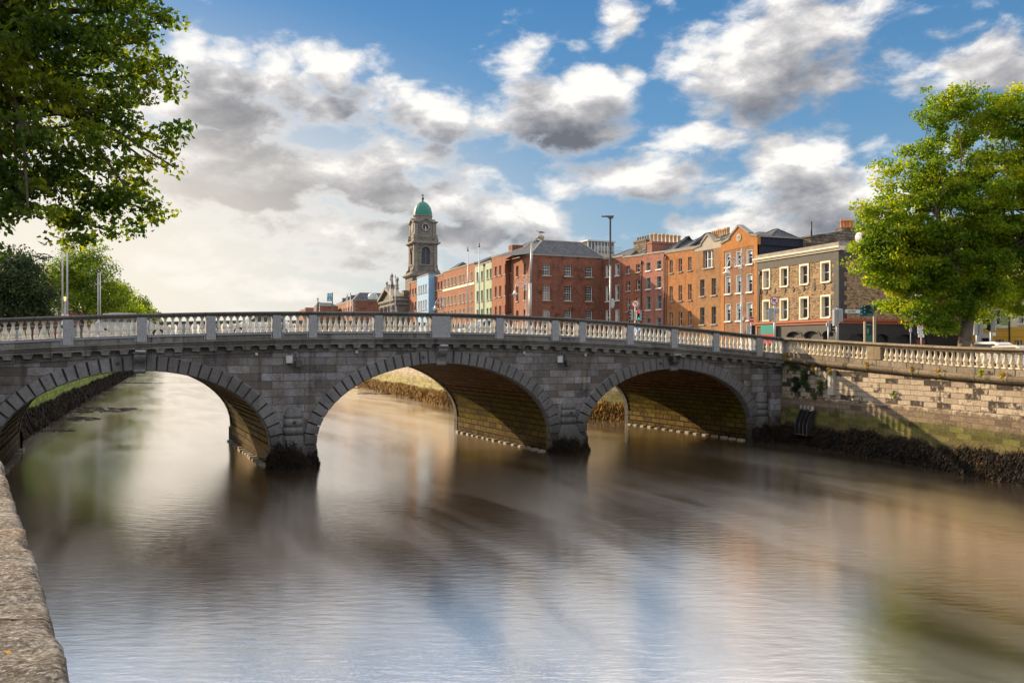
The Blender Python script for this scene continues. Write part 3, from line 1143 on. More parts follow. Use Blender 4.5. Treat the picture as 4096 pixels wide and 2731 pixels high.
# corner pier where bridge and wall meet
(p, an) = at_len(0.0)
mb = MB()
mb.box(-.35, .40, -.45, .4, -1.33, -.21)
mb.box(-.40, .45, -.50, .45, -.21, .03)
mb.build('corner_pedestal', m_ped, rw, (p[0] + .15, p[1] + .35, 7.12), BTH, bevel=.02)
for l in (9.5, 24.2, 36.0):
    (p, an) = at_len(l)
    mb = MB()
    w = .62
    mb.box(-w, w, -.22, .30, -1.0, -.22)
    nn = (-math.sin(an), math.cos(an))
    mb.build('pedestal', m_quay_top, rw, (p[0] + .14, p[1] + .03, zr(p)), an, bevel=.015)
far_list = []
cnt = 0
for (l0, l1, n) in ((0.55, 8.9, 19), (10.15, 23.55, 30), (24.85, 32.3, 16)):
    for i in range(n):
        l = l0 + (l1 - l0) * (i + .5) / n
        (p, an) = at_len(l)
        px_, py_ = p[0] + .14, p[1] + .03
        if cnt < 70:
            instance(me_bal2, 'baluster', rw, (px_, py_, zr(p) - 1.0), an)
        cnt += 1

# upstream walls and the left near wall
rwu = empty('quay_wall', (0, 0, 0), 0, 'golden stone quay wall upstream on the right bank seen through the arches', 'river wall')
RU = resample(R_UP, 4)
zup = lambda p: 6.4
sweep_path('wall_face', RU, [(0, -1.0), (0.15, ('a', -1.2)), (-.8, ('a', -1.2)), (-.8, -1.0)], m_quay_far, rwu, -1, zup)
sweep_path('coping', RU, [(0.08, -1.0), (0.1, -.8), (0, -.8), (0, -.1), (.08, -.05), (.05, 0.05), (-.45, .05), (-.45, -1)], m_quay_far, rwu, -1, zup)
lwu = empty('quay_wall', (0, 0, 0), 0, 'mossy green quay wall upstream seen through the left arch', 'river wall')
LU = resample(L_UP, 4)
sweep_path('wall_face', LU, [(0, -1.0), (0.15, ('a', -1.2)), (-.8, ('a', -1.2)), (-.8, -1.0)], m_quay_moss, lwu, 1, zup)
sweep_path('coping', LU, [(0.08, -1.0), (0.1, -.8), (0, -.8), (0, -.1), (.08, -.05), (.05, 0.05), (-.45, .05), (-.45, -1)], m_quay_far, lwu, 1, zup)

m_near = None
m, nt, b = new_mat('rough lichened coping', 0.85, 0.2)
pos = POS(nt)
n1 = NOISE(nt, pos, 4.0, 8, 0.75)
n2 = NOISE(nt, pos, 40.0, 6, 0.8)
n3 = NOISE(nt, pos, 1.3, 3, 0.6)
vor = node(nt, 'ShaderNodeTexVoronoi', {'Vector': pos, 'Scale': 55.0, 'Randomness': 1.0}).outputs['Distance']
c = RAMP(nt, n1, [(0.34, (0.05, 0.045, 0.04)), (0.5, (0.17, 0.15, 0.13)), (0.64, (0.34, 0.32, 0.29))])
c = MIX(nt, M(nt, 'MULTIPLY', SS(nt, n3, 0.48, 0.62), 0.5), c, (0.26, 0.15, 0.06, 1))
c = MIX(nt, M(nt, 'MULTIPLY', SS(nt, n2, 0.52, 0.60), 0.7), c, (0.55, 0.53, 0.50, 1))
c = MIX(nt, SS(nt, NOISE(nt, pos, 13.0, 4, 0.6), 0.71, 0.75), c, (0.60, 0.28, 0.02, 1))
c = MIX(nt, M(nt, 'MULTIPLY', SS(nt, n2, 0.48, 0.38), 0.85), c, (0.018, 0.016, 0.014, 1))
ux = node(nt, 'ShaderNodeSeparateXYZ', {0: UVC(nt)}).outputs[0]
jn = M(nt, 'ABSOLUTE', M(nt, 'SUBTRACT', M(nt, 'FRACT', M(nt, 'ADD', M(nt, 'MULTIPLY', ux, 1 / 1.15), M(nt, 'MULTIPLY', n1, .03))), .5))
joint = SS(nt, jn, .014, .004)
c = MIX(nt, joint, c, (0.02, 0.017, 0.014, 1))
nt.links.new(c, b.inputs['Base Color'])
bp = node(nt, 'ShaderNodeBump', {'Strength': 1.0, 'Distance': 0.025, 'Height': M(nt, 'ADD', M(nt, 'ADD', n1, n2), M(nt, 'SUBTRACT', M(nt, 'MULTIPLY', vor, 0.8), joint))})
nt.links.new(bp.outputs[0], b.inputs['Normal'])
m_near = m
lw = empty('quay_wall', (0, 0, 0), 0, 'rough lichened stone coping of the near quay wall at lower left', 'river wall')
LN = resample([p for p in L_NEAR if p[1] >= 8], 0.5) + resample([p for p in L_NEAR if -2 <= p[1] <= 8], 0.045)[1:]
zln = lambda p: 5.40 + 1.2 * smooth(18, 40, p[1])
prof = [(0.0, -.30), (.03, -.28), (.035, -.22), (.035, -.14), (.03, -.06), (.02, -.02), (-.005, -.004)] + [(-.04 - .03 * i, 0.012 * math.sin(i / 17 * PI)) for i in range(1, 18)] + [(-.58, -.03), (-.60, -.12), (-.60, -.3)]
sweep_path('coping', LN, prof, m_near, lw, 1, zln, jitter=0.022)
LN2 = resample(L_NEAR, 0.6)
sweep_path('wall_face', LN2, [(-.03, -.29), (0.05, ('a', -1.2)), (-.55, ('a', -1.2)), (-.55, -.29)], masonry('dark quay ashlar', (0.12, 0.10, 0.08), (0.22, 0.19, 0.15), (0.04, 0.035, 0.03), 1.1, .35, .016, .02, tide=[(2.6, 3.4, GREEN_WET, .7), (1.2, 2.0, DARK_WET, .9)]), lw, 1, zln)

# seaweed
zw = lambda p: np.full(len(p), 1.1)
weed([(x - .12, y) for x, y in R_NEAR[:8]], lambda p: 1.12 + 0.010 * (60 - p[:, 1]), 2300, 'seaweed', 'dark brown seaweed hanging along the foot of the right quay wall', m_weed, nrm=(-1, -.2), out=.32, zlow=-.1, wid=.028, smin=.08, smax=.3)
weed([(x - .1, y) for x, y in R_UP[:4]], lambda p: np.full(len(p), 1.55), 520, 'seaweed', 'golden sunlit seaweed along the right bank upstream seen through the middle arch', m_weed_sunlit, nrm=(-1, -.3), out=.8, wid=.055, smin=.15, smax=.45, top_noise=.3)
weed([(x + .1, y) for x, y in L_UP[:3]], lambda p: np.full(len(p), 1.95), 420, 'seaweed', 'brown seaweed under the mossy left bank wall upstream', m_weed, nrm=(1, .2), out=.3, wid=.05, smin=.2, smax=.6, top_noise=.25)
# on the piers (rounded nose)
for i, sp in enumerate((-8.68, 8.17)):
    pts = []
    for k in range(13):
        a_ = PI + PI * k / 12
        s_, t_ = sp + 1.2 * math.cos(a_), .05 + .95 * math.sin(a_)
        pts.append(b2w(s_, t_))
    hh = 1.35 if i == 0 else 1.0
    weed(pts, lambda p: hh - .75 * np.abs((p[:, 0] - b2w(sp, 0)[0])) , 2000, 'seaweed', ('dark seaweed clump around the foot of the left bridge pier', 'dark seaweed clump around the foot of the right bridge pier')[i], m_weed, nrm=(UY, -UX), out=.13, zlow=-.1, wid=.025, smin=.06, smax=.28, top_noise=.5)
pts = [b2w(22.4, -.35), b2w(23.85, -.5), b2w(25.5, -.6)]
weed(pts, lambda p: np.full(len(p), .95), 1800, 'seaweed', 'dark seaweed at the foot of the bridge abutment by the quay wall', m_weed, nrm=(UY, -UX), out=.3, wid=.028, smin=.08, smax=.3)

# ------------------------------------------------------------------ ground
def deck_h(x, y):
    rx, ry = x - BX, y - BY
    s = rx * UX + ry * UY
    t = -rx * UY + ry * UX
    ds = max(0, abs(s) - 25.2)
    dt = max(0, -t, t - BW)
    d = math.hypot(ds, dt)
    if s > 0:
        return 5.2, zt(25.2) - 1.27, d
    return 4.75, zt(-25.2) - 1.27, d


def ground_h(x, y):
    lo, hi, d = deck_h(x, y)
    h = lo + (hi - lo) * math.exp(-(d / 14) ** 2)
    if x > 0:
        h -= .45 * smooth(-62, -50, -y)
    return h


m_ground = masonry('paving', (0.16, 0.155, 0.15), (0.22, 0.215, 0.20), (0.09, 0.09, 0.085), .6, .6, .01, .003, stain=.3, streak=0)
m_asph = plain('asphalt', (0.06, 0.06, 0.062), .9, .25, nscale=2)
OFFS = [0.3, 1, 2, 3, 4, 6, 8, 11, 15, 20, 30, 50, 90, 200, 600, 2500]


def land(pts, sgn, mb):
    P = resample(pts, 3.0)
    rows = []
    for (x, y) in P:
        rows.append([(x + sgn * o, y, ground_h(x + sgn * o, y)) for o in OFFS])
    for a, b in zip(rows[:-1], rows[1:]):
        for i in range(len(OFFS) - 1):
            mb.face([a[i], a[i + 1], b[i + 1], b[i]])


gm = MB()
land([(48, -25), (48, -400)], 1, gm)
rr_all = R_UP[::-1] + [(19.0, 60.5)] + R_NEAR[1:]
land(rr_all, 1, gm)
ll_all = L_UP[::-1] + L_NEAR
land(ll_all, -1, gm)
gm.face([(-3500, -400, 4.7), (20, -400, 4.7), (20, -30, 4.7), (-3500, -30, 4.7)])
gm.face([(-6000, 640, 4.9), (6000, 640, 4.9), (6000, 9000, 4.9), (-6000, 9000, 4.9)])
g = gm.build('ground', m_ground)
tag(g, kind='structure')


def strip(pts, o0, o1, name, mat, dz, sgn=1, st=2.5):
    P = resample(pts, st)
    mb = MB()
    K = 5
    rows = [[(x + sgn * (o0 + (o1 - o0) * k / K), y, ground_h(x + sgn * (o0 + (o1 - o0) * k / K), y) + dz) for k in range(K + 1)] for (x, y) in P]
    for a, b in zip(rows[:-1], rows[1:]):
        for k in range(K):
            mb.face([a[k], a[k + 1], b[k + 1], b[k]])
    o = mb.build(name, mat)
    tag(o, kind='structure')
    return o


strip(rr_all, 3.4, 10.6, 'road', m_asph, 0.03)
strip(ll_all[:-2], 4.0, 11, 'road', m_asph, 0.03, -1)
strip(rr_all, 6.9, 7.05, 'road_marking', m_white, 0.036)
strip(rr_all, 10.6, 10.8, 'kerb', m_ped, 0.12)

# ------------------------------------------------------------------ water
m, nt, b = new_mat('river water', 0.12, 0.5)
pos = POS(nt)
rv = MAPP(nt, pos, (1, 1, 1), (0, 0, R(-24)))       # x across the river, y along it
# rotate so that the stream runs along y: directions (-.4,.92)
lng = MAPP(nt, rv, (0.11, 0.040, 1))
lng2 = MAPP(nt, rv, (0.40, 0.065, 1))
w1 = NOISE(nt, lng, 1.0, 3, 0.55, 1.2)
w2 = NOISE(nt, lng2, 1.0, 3, 0.5, 0.6)
w3 = NOISE(nt, MAPP(nt, rv, (2.6, 0.16, 1)), 1.0, 4, 0.6, 0.3)
rip = NOISE(nt, MAPP(nt, pos, (1.3, 3.6, 1), (0, 0, R(8))), 1.0, 5, 0.62)
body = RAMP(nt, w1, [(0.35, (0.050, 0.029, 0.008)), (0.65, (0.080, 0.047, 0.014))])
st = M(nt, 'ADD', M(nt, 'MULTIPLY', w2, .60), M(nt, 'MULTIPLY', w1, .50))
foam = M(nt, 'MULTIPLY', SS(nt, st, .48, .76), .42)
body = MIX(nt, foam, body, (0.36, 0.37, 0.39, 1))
dif = node(nt, 'ShaderNodeBsdfDiffuse', {'Color': body})
hgt = M(nt, 'MULTIPLY', rip, 0.012)
bmp = node(nt, 'ShaderNodeBump', {'Strength': 0.75, 'Distance': 1.0, 'Height': hgt})
gl1 = node(nt, 'ShaderNodeBsdfGlossy', {'Color': (1.0, 0.94, 0.86), 'Roughness': 0.09, 'Normal': bmp.outputs[0]})
gl2 = node(nt, 'ShaderNodeBsdfGlossy', {'Color': (1.0, 0.94, 0.87), 'Roughness': 0.20, 'Normal': bmp.outputs[0]})
gl = node(nt, 'ShaderNodeMixShader', {0: SS(nt, st, .40, .66, .15, .85), 1: gl1.outputs[0], 2: gl2.outputs[0]})
lw_ = node(nt, 'ShaderNodeLayerWeight', {'Blend': 0.5}).outputs['Facing']
fr = SS(nt, lw_, 0.15, 0.97, 0.80, 0.93)
fr = M(nt, 'ADD', fr, M(nt, 'MULTIPLY', M(nt, 'SUBTRACT', SS(nt, st, .40, .66), .5), .10), clamp=True)
mx = node(nt, 'ShaderNodeMixShader', {0: fr, 1: dif.outputs[0], 2: gl.outputs[0]})
nt.nodes.remove(b)
nt.links.new(mx.outputs[0], nt.nodes['Material Output'].inputs[0])
m_water = m
mb = MB()
mb.face([(-700, -400, 0), (500, -400, 0), (500, 1500, 0), (-700, 1500, 0)])
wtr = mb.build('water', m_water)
tag(wtr, kind='structure')
# river bed
mb = MB()
mb.face([(-700, -400, -1.1), (500, -400, -1.1), (500, 1500, -1.1), (-700, 1500, -1.1)])
tag(mb.build('river_bed', plain('mud', (0.06, 0.04, 0.025), .9)), kind='structure')
# ------------------------------------------------------------------ building materials
def brickwork(name, c1, c2, mortar=(0.30, 0.24, 0.19), stain=0.25, bw=0.3, bh=0.1, ms=.012, mf=.55, warm=None, patch=None):
    return masonry(name, c1, c2, mortar, bw, bh, ms, 0.005, stain=min(.8, stain + .3), streak=0.45, grain=0.3, mfac=mf, warm=warm, patch=patch)


m_b_dark = brickwork('old red brick', (0.146, 0.048, 0.030), (0.259, 0.091, 0.056), stain=.45)
m_b_pink = brickwork('pink red brick', (0.282, 0.099, 0.070), (0.365, 0.145, 0.103), (0.414, 0.331, 0.274), mf=.5)
m_b_red2 = brickwork('orange red brick', (0.248, 0.075, 0.037), (0.347, 0.124, 0.062), stain=.3)
m_b_or = brickwork('orange brick', (0.331, 0.129, 0.041), (0.455, 0.199, 0.070), (0.331, 0.232, 0.132))
m_b_tan = brickwork('tan orange brick', (0.282, 0.137, 0.054), (0.389, 0.207, 0.091), (0.298, 0.223, 0.140))
m_b_88 = brickwork('brown banded brick', (0.223, 0.108, 0.054), (0.331, 0.174, 0.095), (0.331, 0.248, 0.166))
m_b_bright = brickwork('bright orange brick', (0.437, 0.165, 0.041), (0.510, 0.220, 0.063), (0.400, 0.236, 0.109), stain=.1)
m_b_quay = brickwork('quay row red brick', (0.265, 0.087, 0.041), (0.356, 0.132, 0.067), stain=.2)
m_b_brown = masonry('brown pub brick', (0.156, 0.102, 0.060), (0.624, 0.432, 0.240), (0.240, 0.168, 0.108), .3, .1, .014, .008, stain=.35, streak=.25, grain=.3, mfac=.6, patch=((0.072, 0.048, 0.036), .72, .85))
m_b_far = brickwork('distant red brick', (0.259, 0.108, 0.065), (0.331, 0.151, 0.094), stain=.1)
m_slate = masonry('blue slate', (0.068, 0.076, 0.092), (0.124, 0.136, 0.160), (0.024, 0.024, 0.028), .45, .28, .02, .02, stain=.3, streak=.25, grain=.2)
m_blue = plain('sky blue render', (0.216, 0.400, 0.624), .75, .06, nscale=1.2)
m_green = plain('pale green render', (0.33, 0.42, 0.29), .8, .1, nscale=.8)
m_render = plain('grey cement render', (0.40, 0.37, 0.31), .85, .14, nscale=1.2)
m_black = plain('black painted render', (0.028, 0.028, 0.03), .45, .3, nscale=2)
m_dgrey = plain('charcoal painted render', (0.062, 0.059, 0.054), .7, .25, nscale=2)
m_fascia = plain('terracotta fascia paint', (0.30, 0.075, 0.03), .5, .15)
m_navy = plain('navy corrugated cladding', (0.022, 0.032, 0.055), .5, .2)
m_church = masonry('pale church limestone', (0.152, 0.139, 0.119), (0.244, 0.228, 0.198), (0.086, 0.079, 0.066), 1.1, .45, .02, .015, stain=.5, streak=.6, grain=.25)
m_church_p = plain('dressed limestone', (0.198, 0.185, 0.162), .85, .28, nscale=1.6)
m_copper = plain('green copper', (0.028, 0.188, 0.143), .55, .16, nscale=1.1)
m_capst = plain('coping stone', (0.27, 0.25, 0.22), .85, .2, nscale=2)
m_sillst = plain('sill stone', (0.36, 0.34, 0.30), .85, .15)
m_pot = plain('buff chimney pot', (0.52, 0.34, 0.17), .8, .15, nscale=2)
m_pot_r = plain('orange chimney pot', (0.50, 0.20, 0.075), .8, .15, nscale=2)
m_frame_w = plain('white sash paint', (0.72, 0.72, 0.71), .45, .04)
m_frame_g = plain('grey sash paint', (0.30, 0.30, 0.29), .5, .05)
m_rough = masonry('rubble stone', (0.10, 0.085, 0.065), (0.30, 0.25, 0.19), (0.08, 0.06, 0.05), .6, .3, .03, .03, stain=.6, streak=.4, grain=.5, wob=.12)


def glass_mat(name, c0, c1, rough=.06, seed=0):
    m, nt, b = new_mat(name, rough, 0.8)
    n = NOISE(nt, VM(nt, 'ADD', POS(nt), (seed, 0, 0)), .9, 2)
    c = RAMP(nt, n, [(.42, c0), (.58, c1)])
    nt.links.new(c, b.inputs['Base Color'])
    b.inputs['IOR'].default_value = 1.45
    b.inputs['Specular IOR Level'].default_value = 0.5
    return m


m_gl = [glass_mat('dark window glass', (0.012, 0.015, 0.018), (0.05, 0.06, 0.065)),
        glass_mat('curtained window glass', (0.16, 0.16, 0.15), (0.36, 0.35, 0.32), .12, 5),
        glass_mat('grey window glass', (0.05, 0.065, 0.07), (0.11, 0.13, 0.135), .06, 9)]


def along(A, w, px, off=0.0):
    """distance along plan line A + u w (shifted off behind it) seen at column px"""
    nx, ny = -w[1], w[0]          # behind
    ax, ay = A[0] + nx * off, A[1] + ny * off
    k = k_of(px)
    return (k * ay - ax) / (w[0] - k * w[1])


class Bld:
    def __init__(s, name, label, cat, A, w, px0, px1, group=None, loc_h=5.0, u0=None, u1=None):
        """A + u w plan line of the facade, w pointing to the right as seen; px0, px1 its ends"""
        a = along(A, w, px0) if u0 is None else u0
        b = along(A, w, px1) if u1 is None else u1
        s.P0 = (A[0] + w[0] * a, A[1] + w[1] * a)
        s.w = w
        s.L = b - a
        s.th = math.atan2(w[1], w[0])
        s.root = empty(name, (s.P0[0], s.P0[1], 0), s.th, label, cat, group)

    def uz(s, px, py, off=0.0):
        u = along(s.P0, s.w, px, off)
        Y = s.P0[1] + s.w[1] * u + s.w[0] * off
        return u, z_at(py, Y)

    def wp(s, u, v):
        return (s.P0[0] + s.w[0] * u - s.w[1] * v, s.P0[1] + s.w[1] * u + s.w[0] * v)

    def wall(s, z0, z1a, z1b, depth, mat, wins, name='wall', arched=(), u0=0, u1=None, y=0.0, back=True, left=True, right=True):
        """front wall with holes; wins = [(u0,u1,z0,z1)]; top may slope from z1a to z1b"""
        u1 = s.L if u1 is None else u1
        us = sorted(set([u0, u1] + [q for w in wins for q in (w[0], w[1])]))
        zs = sorted(set([z0] + [q for w in wins for q in (w[2], w[3])]))
        zmax = max(zs)
        mb = MB()
        top = lambda u: z1a + (z1b - z1a) * (u - u0) / (u1 - u0)
        for a, b in zip(us[:-1], us[1:]):
            if b - a < 1e-4: continue
            um = (a + b) / 2
            for c, d in zip(zs[:-1], zs[1:]):
                zm = (c + d) / 2
                if any(w[0] < um < w[1] and w[2] < zm < w[3] for w in wins):
                    continue
                mb.face([(a, y, c), (b, y, c), (b, y, d), (a, y, d)])
            mb.face([(a, y, zmax), (b, y, zmax), (b, y, top(b)), (a, y, top(a))])
        for (a, b, c, d) in wins:
            dd = .36
            mb.face([(a, y, c), (a, y + dd, c), (a, y + dd, d), (a, y, d)])
            mb.face([(b, y, c), (b, y, d), (b, y + dd, d), (b, y + dd, c)])
            mb.face([(a, y, d), (b, y, d), (b, y + dd, d), (a, y + dd, d)])
            mb.face([(a, y, c), (a, y + dd, c), (b, y + dd, c), (b, y, c)])
        if back:
            if left:
                mb.face([(u0, y, z0), (u0, y, z1a), (u0, depth, z1a), (u0, depth, z0)])
            if right:
                mb.face([(u1, y, z0), (u1, depth, z0), (u1, depth, z1b), (u1, y, z1b)])
            mb.face([(u0, depth, z0), (u0, depth, z1a), (u1, depth, z1b), (u1, depth, z0)])
            mb.face([(u0, y, z1a), (u1, y, z1b), (u1, depth, z1b), (u0, depth, z1a)])
        return mb.build(name, mat, s.root)

    def window(s, w, frame=m_frame_w, reveal=None, sill=m_sillst, style='sash', gl=None, y=0.0, setback=.27, arch=False, surround=None):
        a, b, c, d = w
        W, H = b - a, d - c
        mb = MB()
        t = min(.075, W * .09)
        y0, y1 = setback - .05, setback + .03
        mb.box(0, t, y0, y1, 0, H)
        mb.box(W - t, W, y0, y1, 0, H)
        mb.box(t, W - t, y0, y1, 0, t * 1.2)
        mb.box(t, W - t, y0, y1, H - t, H)
        if style in ('sash', 'grid', 'grid9'):
            mb.box(t, W - t, y0 - .01, y1, H * .5 - .03, H * .5 + .035)
        if style.startswith('grid'):
            nv = 3
            nh = 6 if style == 'grid9' else 4
            for i in range(1, nv):
                mb.box(t + (W - 2 * t) * i / nv - .014, t + (W - 2 * t) * i / nv + .014, y0 + .015, y1 - .01, t, H - t)
            for i in range(1, nh):
                if i * 2 == nh: continue
                mb.box(t, W - t, y0 + .016, y1 - .011, H * i / nh - .014, H * i / nh + .014)
        if style == 'triple':
            for f in (.3, .7):
                mb.box(W * f - .06, W * f + .06, y0 - .01, y1, t, H - t)
            mb.box(t, W - t, y0 + .005, y1, H * .5 - .03, H * .5 + .03)
        if style == 'double':
            mb.box(W * .5 - .05, W * .5 + .05, y0 - .01, y1, t, H - t)
        if reveal:
            q = .03
            mb2 = MB()
            mb2.box(0, q, -.012, y0, 0, H)
            mb2.box(W - q, W, -.012, y0, 0, H)
            mb2.box(q, W - q, -.012, y0, H - q, H)
        fr = mb.build('window', frame, s.root, (a, y, c))
        if reveal:
            mb2.build('reveal', reveal, fr)
        if surround:
            mb3 = MB()
            sw = .17
            mb3.box(-sw, 0, -.07, .05, -.02, H + sw)
            mb3.box(W, W + sw, -.07, .05, -.02, H + sw)
            mb3.box(0, W, -.07, .05, H, H + sw)
            mb3.build('surround', surround, fr)
        g = MB()
        g.face([(t * .5, setback, t * .5), (W - t * .5, setback, t * .5), (W - t * .5, setback, H - t * .5), (t * .5, setback, H - t * .5)])
        g.build('pane', m_gl[gl if gl is not None else random.choice((0, 0, 2, 0, 1))], fr)
        if sill:
            sb = MB()
            e = .12
            sb.box(-e, W + e, -.13, setback - .05, -.14, -.004)
            sb.build('sill', sill, fr)
        return fr

    def grid(s, cols, rows, ref):
        """cols [(pxL,pxR)], rows [(yT,yB)] measured at column ref"""
        u, _ = s.uz(ref, 1398)
        Y = s.P0[1] + s.w[1] * u
        Z = [(z_at(b, Y), z_at(t, Y)) for (t, b) in rows]
        out_ = []
        for (c0, c1) in cols:
            a = along(s.P0, s.w, c0)
            b = along(s.P0, s.w, c1)
            for (zb, zt_) in Z:
                out_.append((a, b, zb, zt_))
        return out_

    def parapet(s, z0a, z0b, h=.22, over=.08, mat=m_capst, depth=.35, u0=0, u1=None, name='coping'):
        u1 = s.L if u1 is None else u1
        mb = MB()
        mb.prism([(-over, 0), (depth, 0), (depth, h), (-over, h)], 0, 1, lambda v, z, k: (u0 + (u1 - u0) * k, v, z0a + (z0b - z0a) * k + z + .003))
        return mb.build(name, mat, s.root)

    def pipe(s, u, z0, z1, mat=None):
        mb = MB()
        mb.tube([(u, -.1, z0), (u, -.1, z1)], .06, 6)
        mb.box(u - .16, u + .16, -.22, 0.0, z1 - .1, z1 + .25)
        return mb.build('drain_pipe', mat or m_iron, s.root)

    def chimney(s, u0, u1, v0, v1, z0, z1, n, mat, potm=m_pot, ph=.75, pr=.15, rows=1):
        mb = MB()
        mb.box(u0, u1, v0, v1, z0, z1 - .3)
        mb.box(u0 - .07, u1 + .07, v0 - .07, v1 + .07, z1 - .3, z1 - .12)
        mb.box(u0 - .02, u1 + .02, v0 - .02, v1 + .02, z1 - .12, z1)
        c = mb.build('chimney', mat, s.root)
        along_u = (u1 - u0) > (v1 - v0)
        for i in range(n):
            f = (i + .5) / n
            px_ = u0 + (u1 - u0) * f if along_u else (u0 + u1) / 2
            py_ = (v0 + v1) / 2 if along_u else v0 + (v1 - v0) * f
            pm = MB()
            h = ph * random.uniform(.93, 1.06)
            pm.lathe([(pr * 1.15, z1 - .02), (pr * 1.05, z1 + .1), (pr, z1 + h * .75), (pr * 1.22, z1 + h * .8), (pr * 1.22, z1 + h * .9), (pr * 1.05, z1 + h), (pr * .8, z1 + h), (pr * .8, z1 + h * .6)], px_, py_, 8)
            pm.build('chimney_pot', potm, c)
        return c

    def roof(s, faces, mat=m_slate, name='roof'):
        mb = MB()
        for f in faces:
            mb.face(f)
        return mb.build(name, mat, s.root)

    def hip(s, u0, u1, v0, v1, z0, zr, iu, mat=m_slate, ridge=True, z0b=None):
        vm = (v0 + v1) / 2
        zb = z0 if z0b is None else z0b
        A_, B_, C_, D_ = (u0, v0, z0), (u1, v0, zb), (u1, v1, zb), (u0, v1, z0)
        E, F = (u0 + iu, vm, zr), (u1 - iu, vm, zr)
        s.roof([[A_, B_, F, E], [C_, D_, E, F], [D_, A_, E], [B_, C_, F]], mat)
        if ridge:
            mb = MB()
            for p, q in ((E, F), (A_, E), (D_, E), (B_, F), (C_, F)):
                mb.tube([p, q], .09, 5, sm=False)
            mb.build('ridge_tiles', m_slate, s.root)


# ------------------------------------------------------------------ row right of the front building
Lr = math.hypot(.4385, 1)
WR = (.4385 / Lr, -1 / Lr)                # to the right and nearer
AR = (25.3, 91.6)
GR = 'brick terrace houses along the quay'


def row(name, label, px0, px1, yt0, yt1, mat, cols, rows, ref, depth=9, z0=5.0, right=True):
    B = Bld(name, label, 'house', AR, WR, px0, px1, GR)
    _, za = B.uz(px0, yt0)
    _, zb = B.uz(px1, yt1)
    wins = B.grid(cols, rows, ref)
    B.wall(z0, za, zb, depth, mat, wins, right=right)
    B.za, B.zb, B.wins = za, zb, wins
    return B


B1 = row('brick_house', 'dark red brick house in shade where the terrace meets the projecting house', 2412, 2492, 1040, 1026, m_b_dark,
         [(2424, 2439), (2462, 2477)], [(1061.8, 1107.7), (1144.5, 1205), (1240.9, 1300)], 2431)
for w in B1.wins: B1.window(w, reveal=m_frame_w, sill=m_frame_w)
B1.parapet(B1.za, B1.zb)
B1.hip(-3.0, B1.L, .6, 8, B1.za - .2, B1.za + 1.6, 2.5)

B2 = row('brick_house', 'red brick house with small sash windows beside the black drainpipe', 2492, 2571, 1032, 1023, m_b_red2,
         [(2505.6, 2520), (2544, 2559)], [(1063, 1094), (1123, 1164), (1194, 1244), (1276, 1310)], 2513)
for w in B2.wins: B2.window(w, sill=m_sillst)
B2.parapet(B2.za, B2.zb)
B2.hip(0.2, B2.L * .72, .6, 7.5, B2.za, B2.za + 1.7, 2.0)
u0, zc0 = B2.uz(2490, 1000, 2.0)
u1, _ = B2.uz(2543, 1000, 2.0)
B2.chimney(-2.2, .9, 3.0, 3.9, B2.za - 1, B2.za + 2.6, 5, m_rough, m_capst, ph=.5, pr=.14)
B2.pipe(B2.L - .25, 5, B2.zb - .9)

B3 = row('brick_house', 'pink brick house with pale mortar below the long row of buff chimney pots', 2571, 2662, 1021, 1009, m_b_pink,
         [(2585, 2602.6), (2627, 2645.5)], [(1049, 1082.6), (1110, 1156), (1185, 1239), (1271.5, 1315)], 2593)
for w in B3.wins: B3.window(w, frame=m_frame_g, reveal=m_sillst, sill=m_frame_w, gl=2)
B3.parapet(B3.za, B3.zb)
_, zc1 = B3.uz(2585, 970, 0.6)
B3.chimney(.25, 1.35, .5, 5.2, B3.za, zc1, 8, m_b_pink, m_pot, ph=1.05, pr=.2)
B3.hip(1.6, B3.L + .2, .7, 8, B3.zb, B3.zb + 2.3, 2.2)
B3.pipe(B3.L - .2, 5, B3.zb - .5)

B4 = row('brick_house', 'orange brick house with three columns of deep set sash windows', 2662, 2781, 1014, 996, m_b_or,
         [(2678, 2691), (2714, 2728), (2752, 2766)], [(1040, 1092), (1145, 1206), (1249, 1305)], 2684)
for w in B4.wins: B4.window(w, frame=m_frame_w, sill=m_capst)
B4.parapet(B4.za, B4.zb, h=.35)
B4.hip(0.3, B4.L * .55, .7, 9, B4.za + .2, B4.za + 2.5, 2.0)
B4.hip(B4.L * .55, B4.L, 1.2, 9, B4.zb, B4.zb + 2.0, 1.5)
_, zc2 = B4.uz(2740, 974, 5)
B4.chimney(B4.L * .30, B4.L * .85, 5.0, 5.9, B4.za, zc2, 8, m_rough, m_pot, ph=1.0, pr=.2)
B4.pipe(.25, 5, B4.za - .6, m_b_dark)

B5 = row('brick_house', 'tan brick house topped by a grey cement gable and one wide triple window', 2781, 2885, 1008, 990, m_b_tan,
         [(2800, 2818), (2846, 2864)], [(1118.4, 1184), (1229.5, 1297.5)], 2809, depth=8)
bpy.data.objects.remove([o for o in B5.root.children if o.name.startswith('wall')][0])
tw = B5.grid([(2813, 2853)], [(1000.6, 1071)], 2833)[0]
B5.wall(5, B5.za, B5.zb, 8, m_b_tan, B5.wins + [tw])
for w in B5.wins: B5.window(w, frame=m_frame_g, gl=2)
B5.window(tw, frame=m_frame_w, style='triple', gl=2)


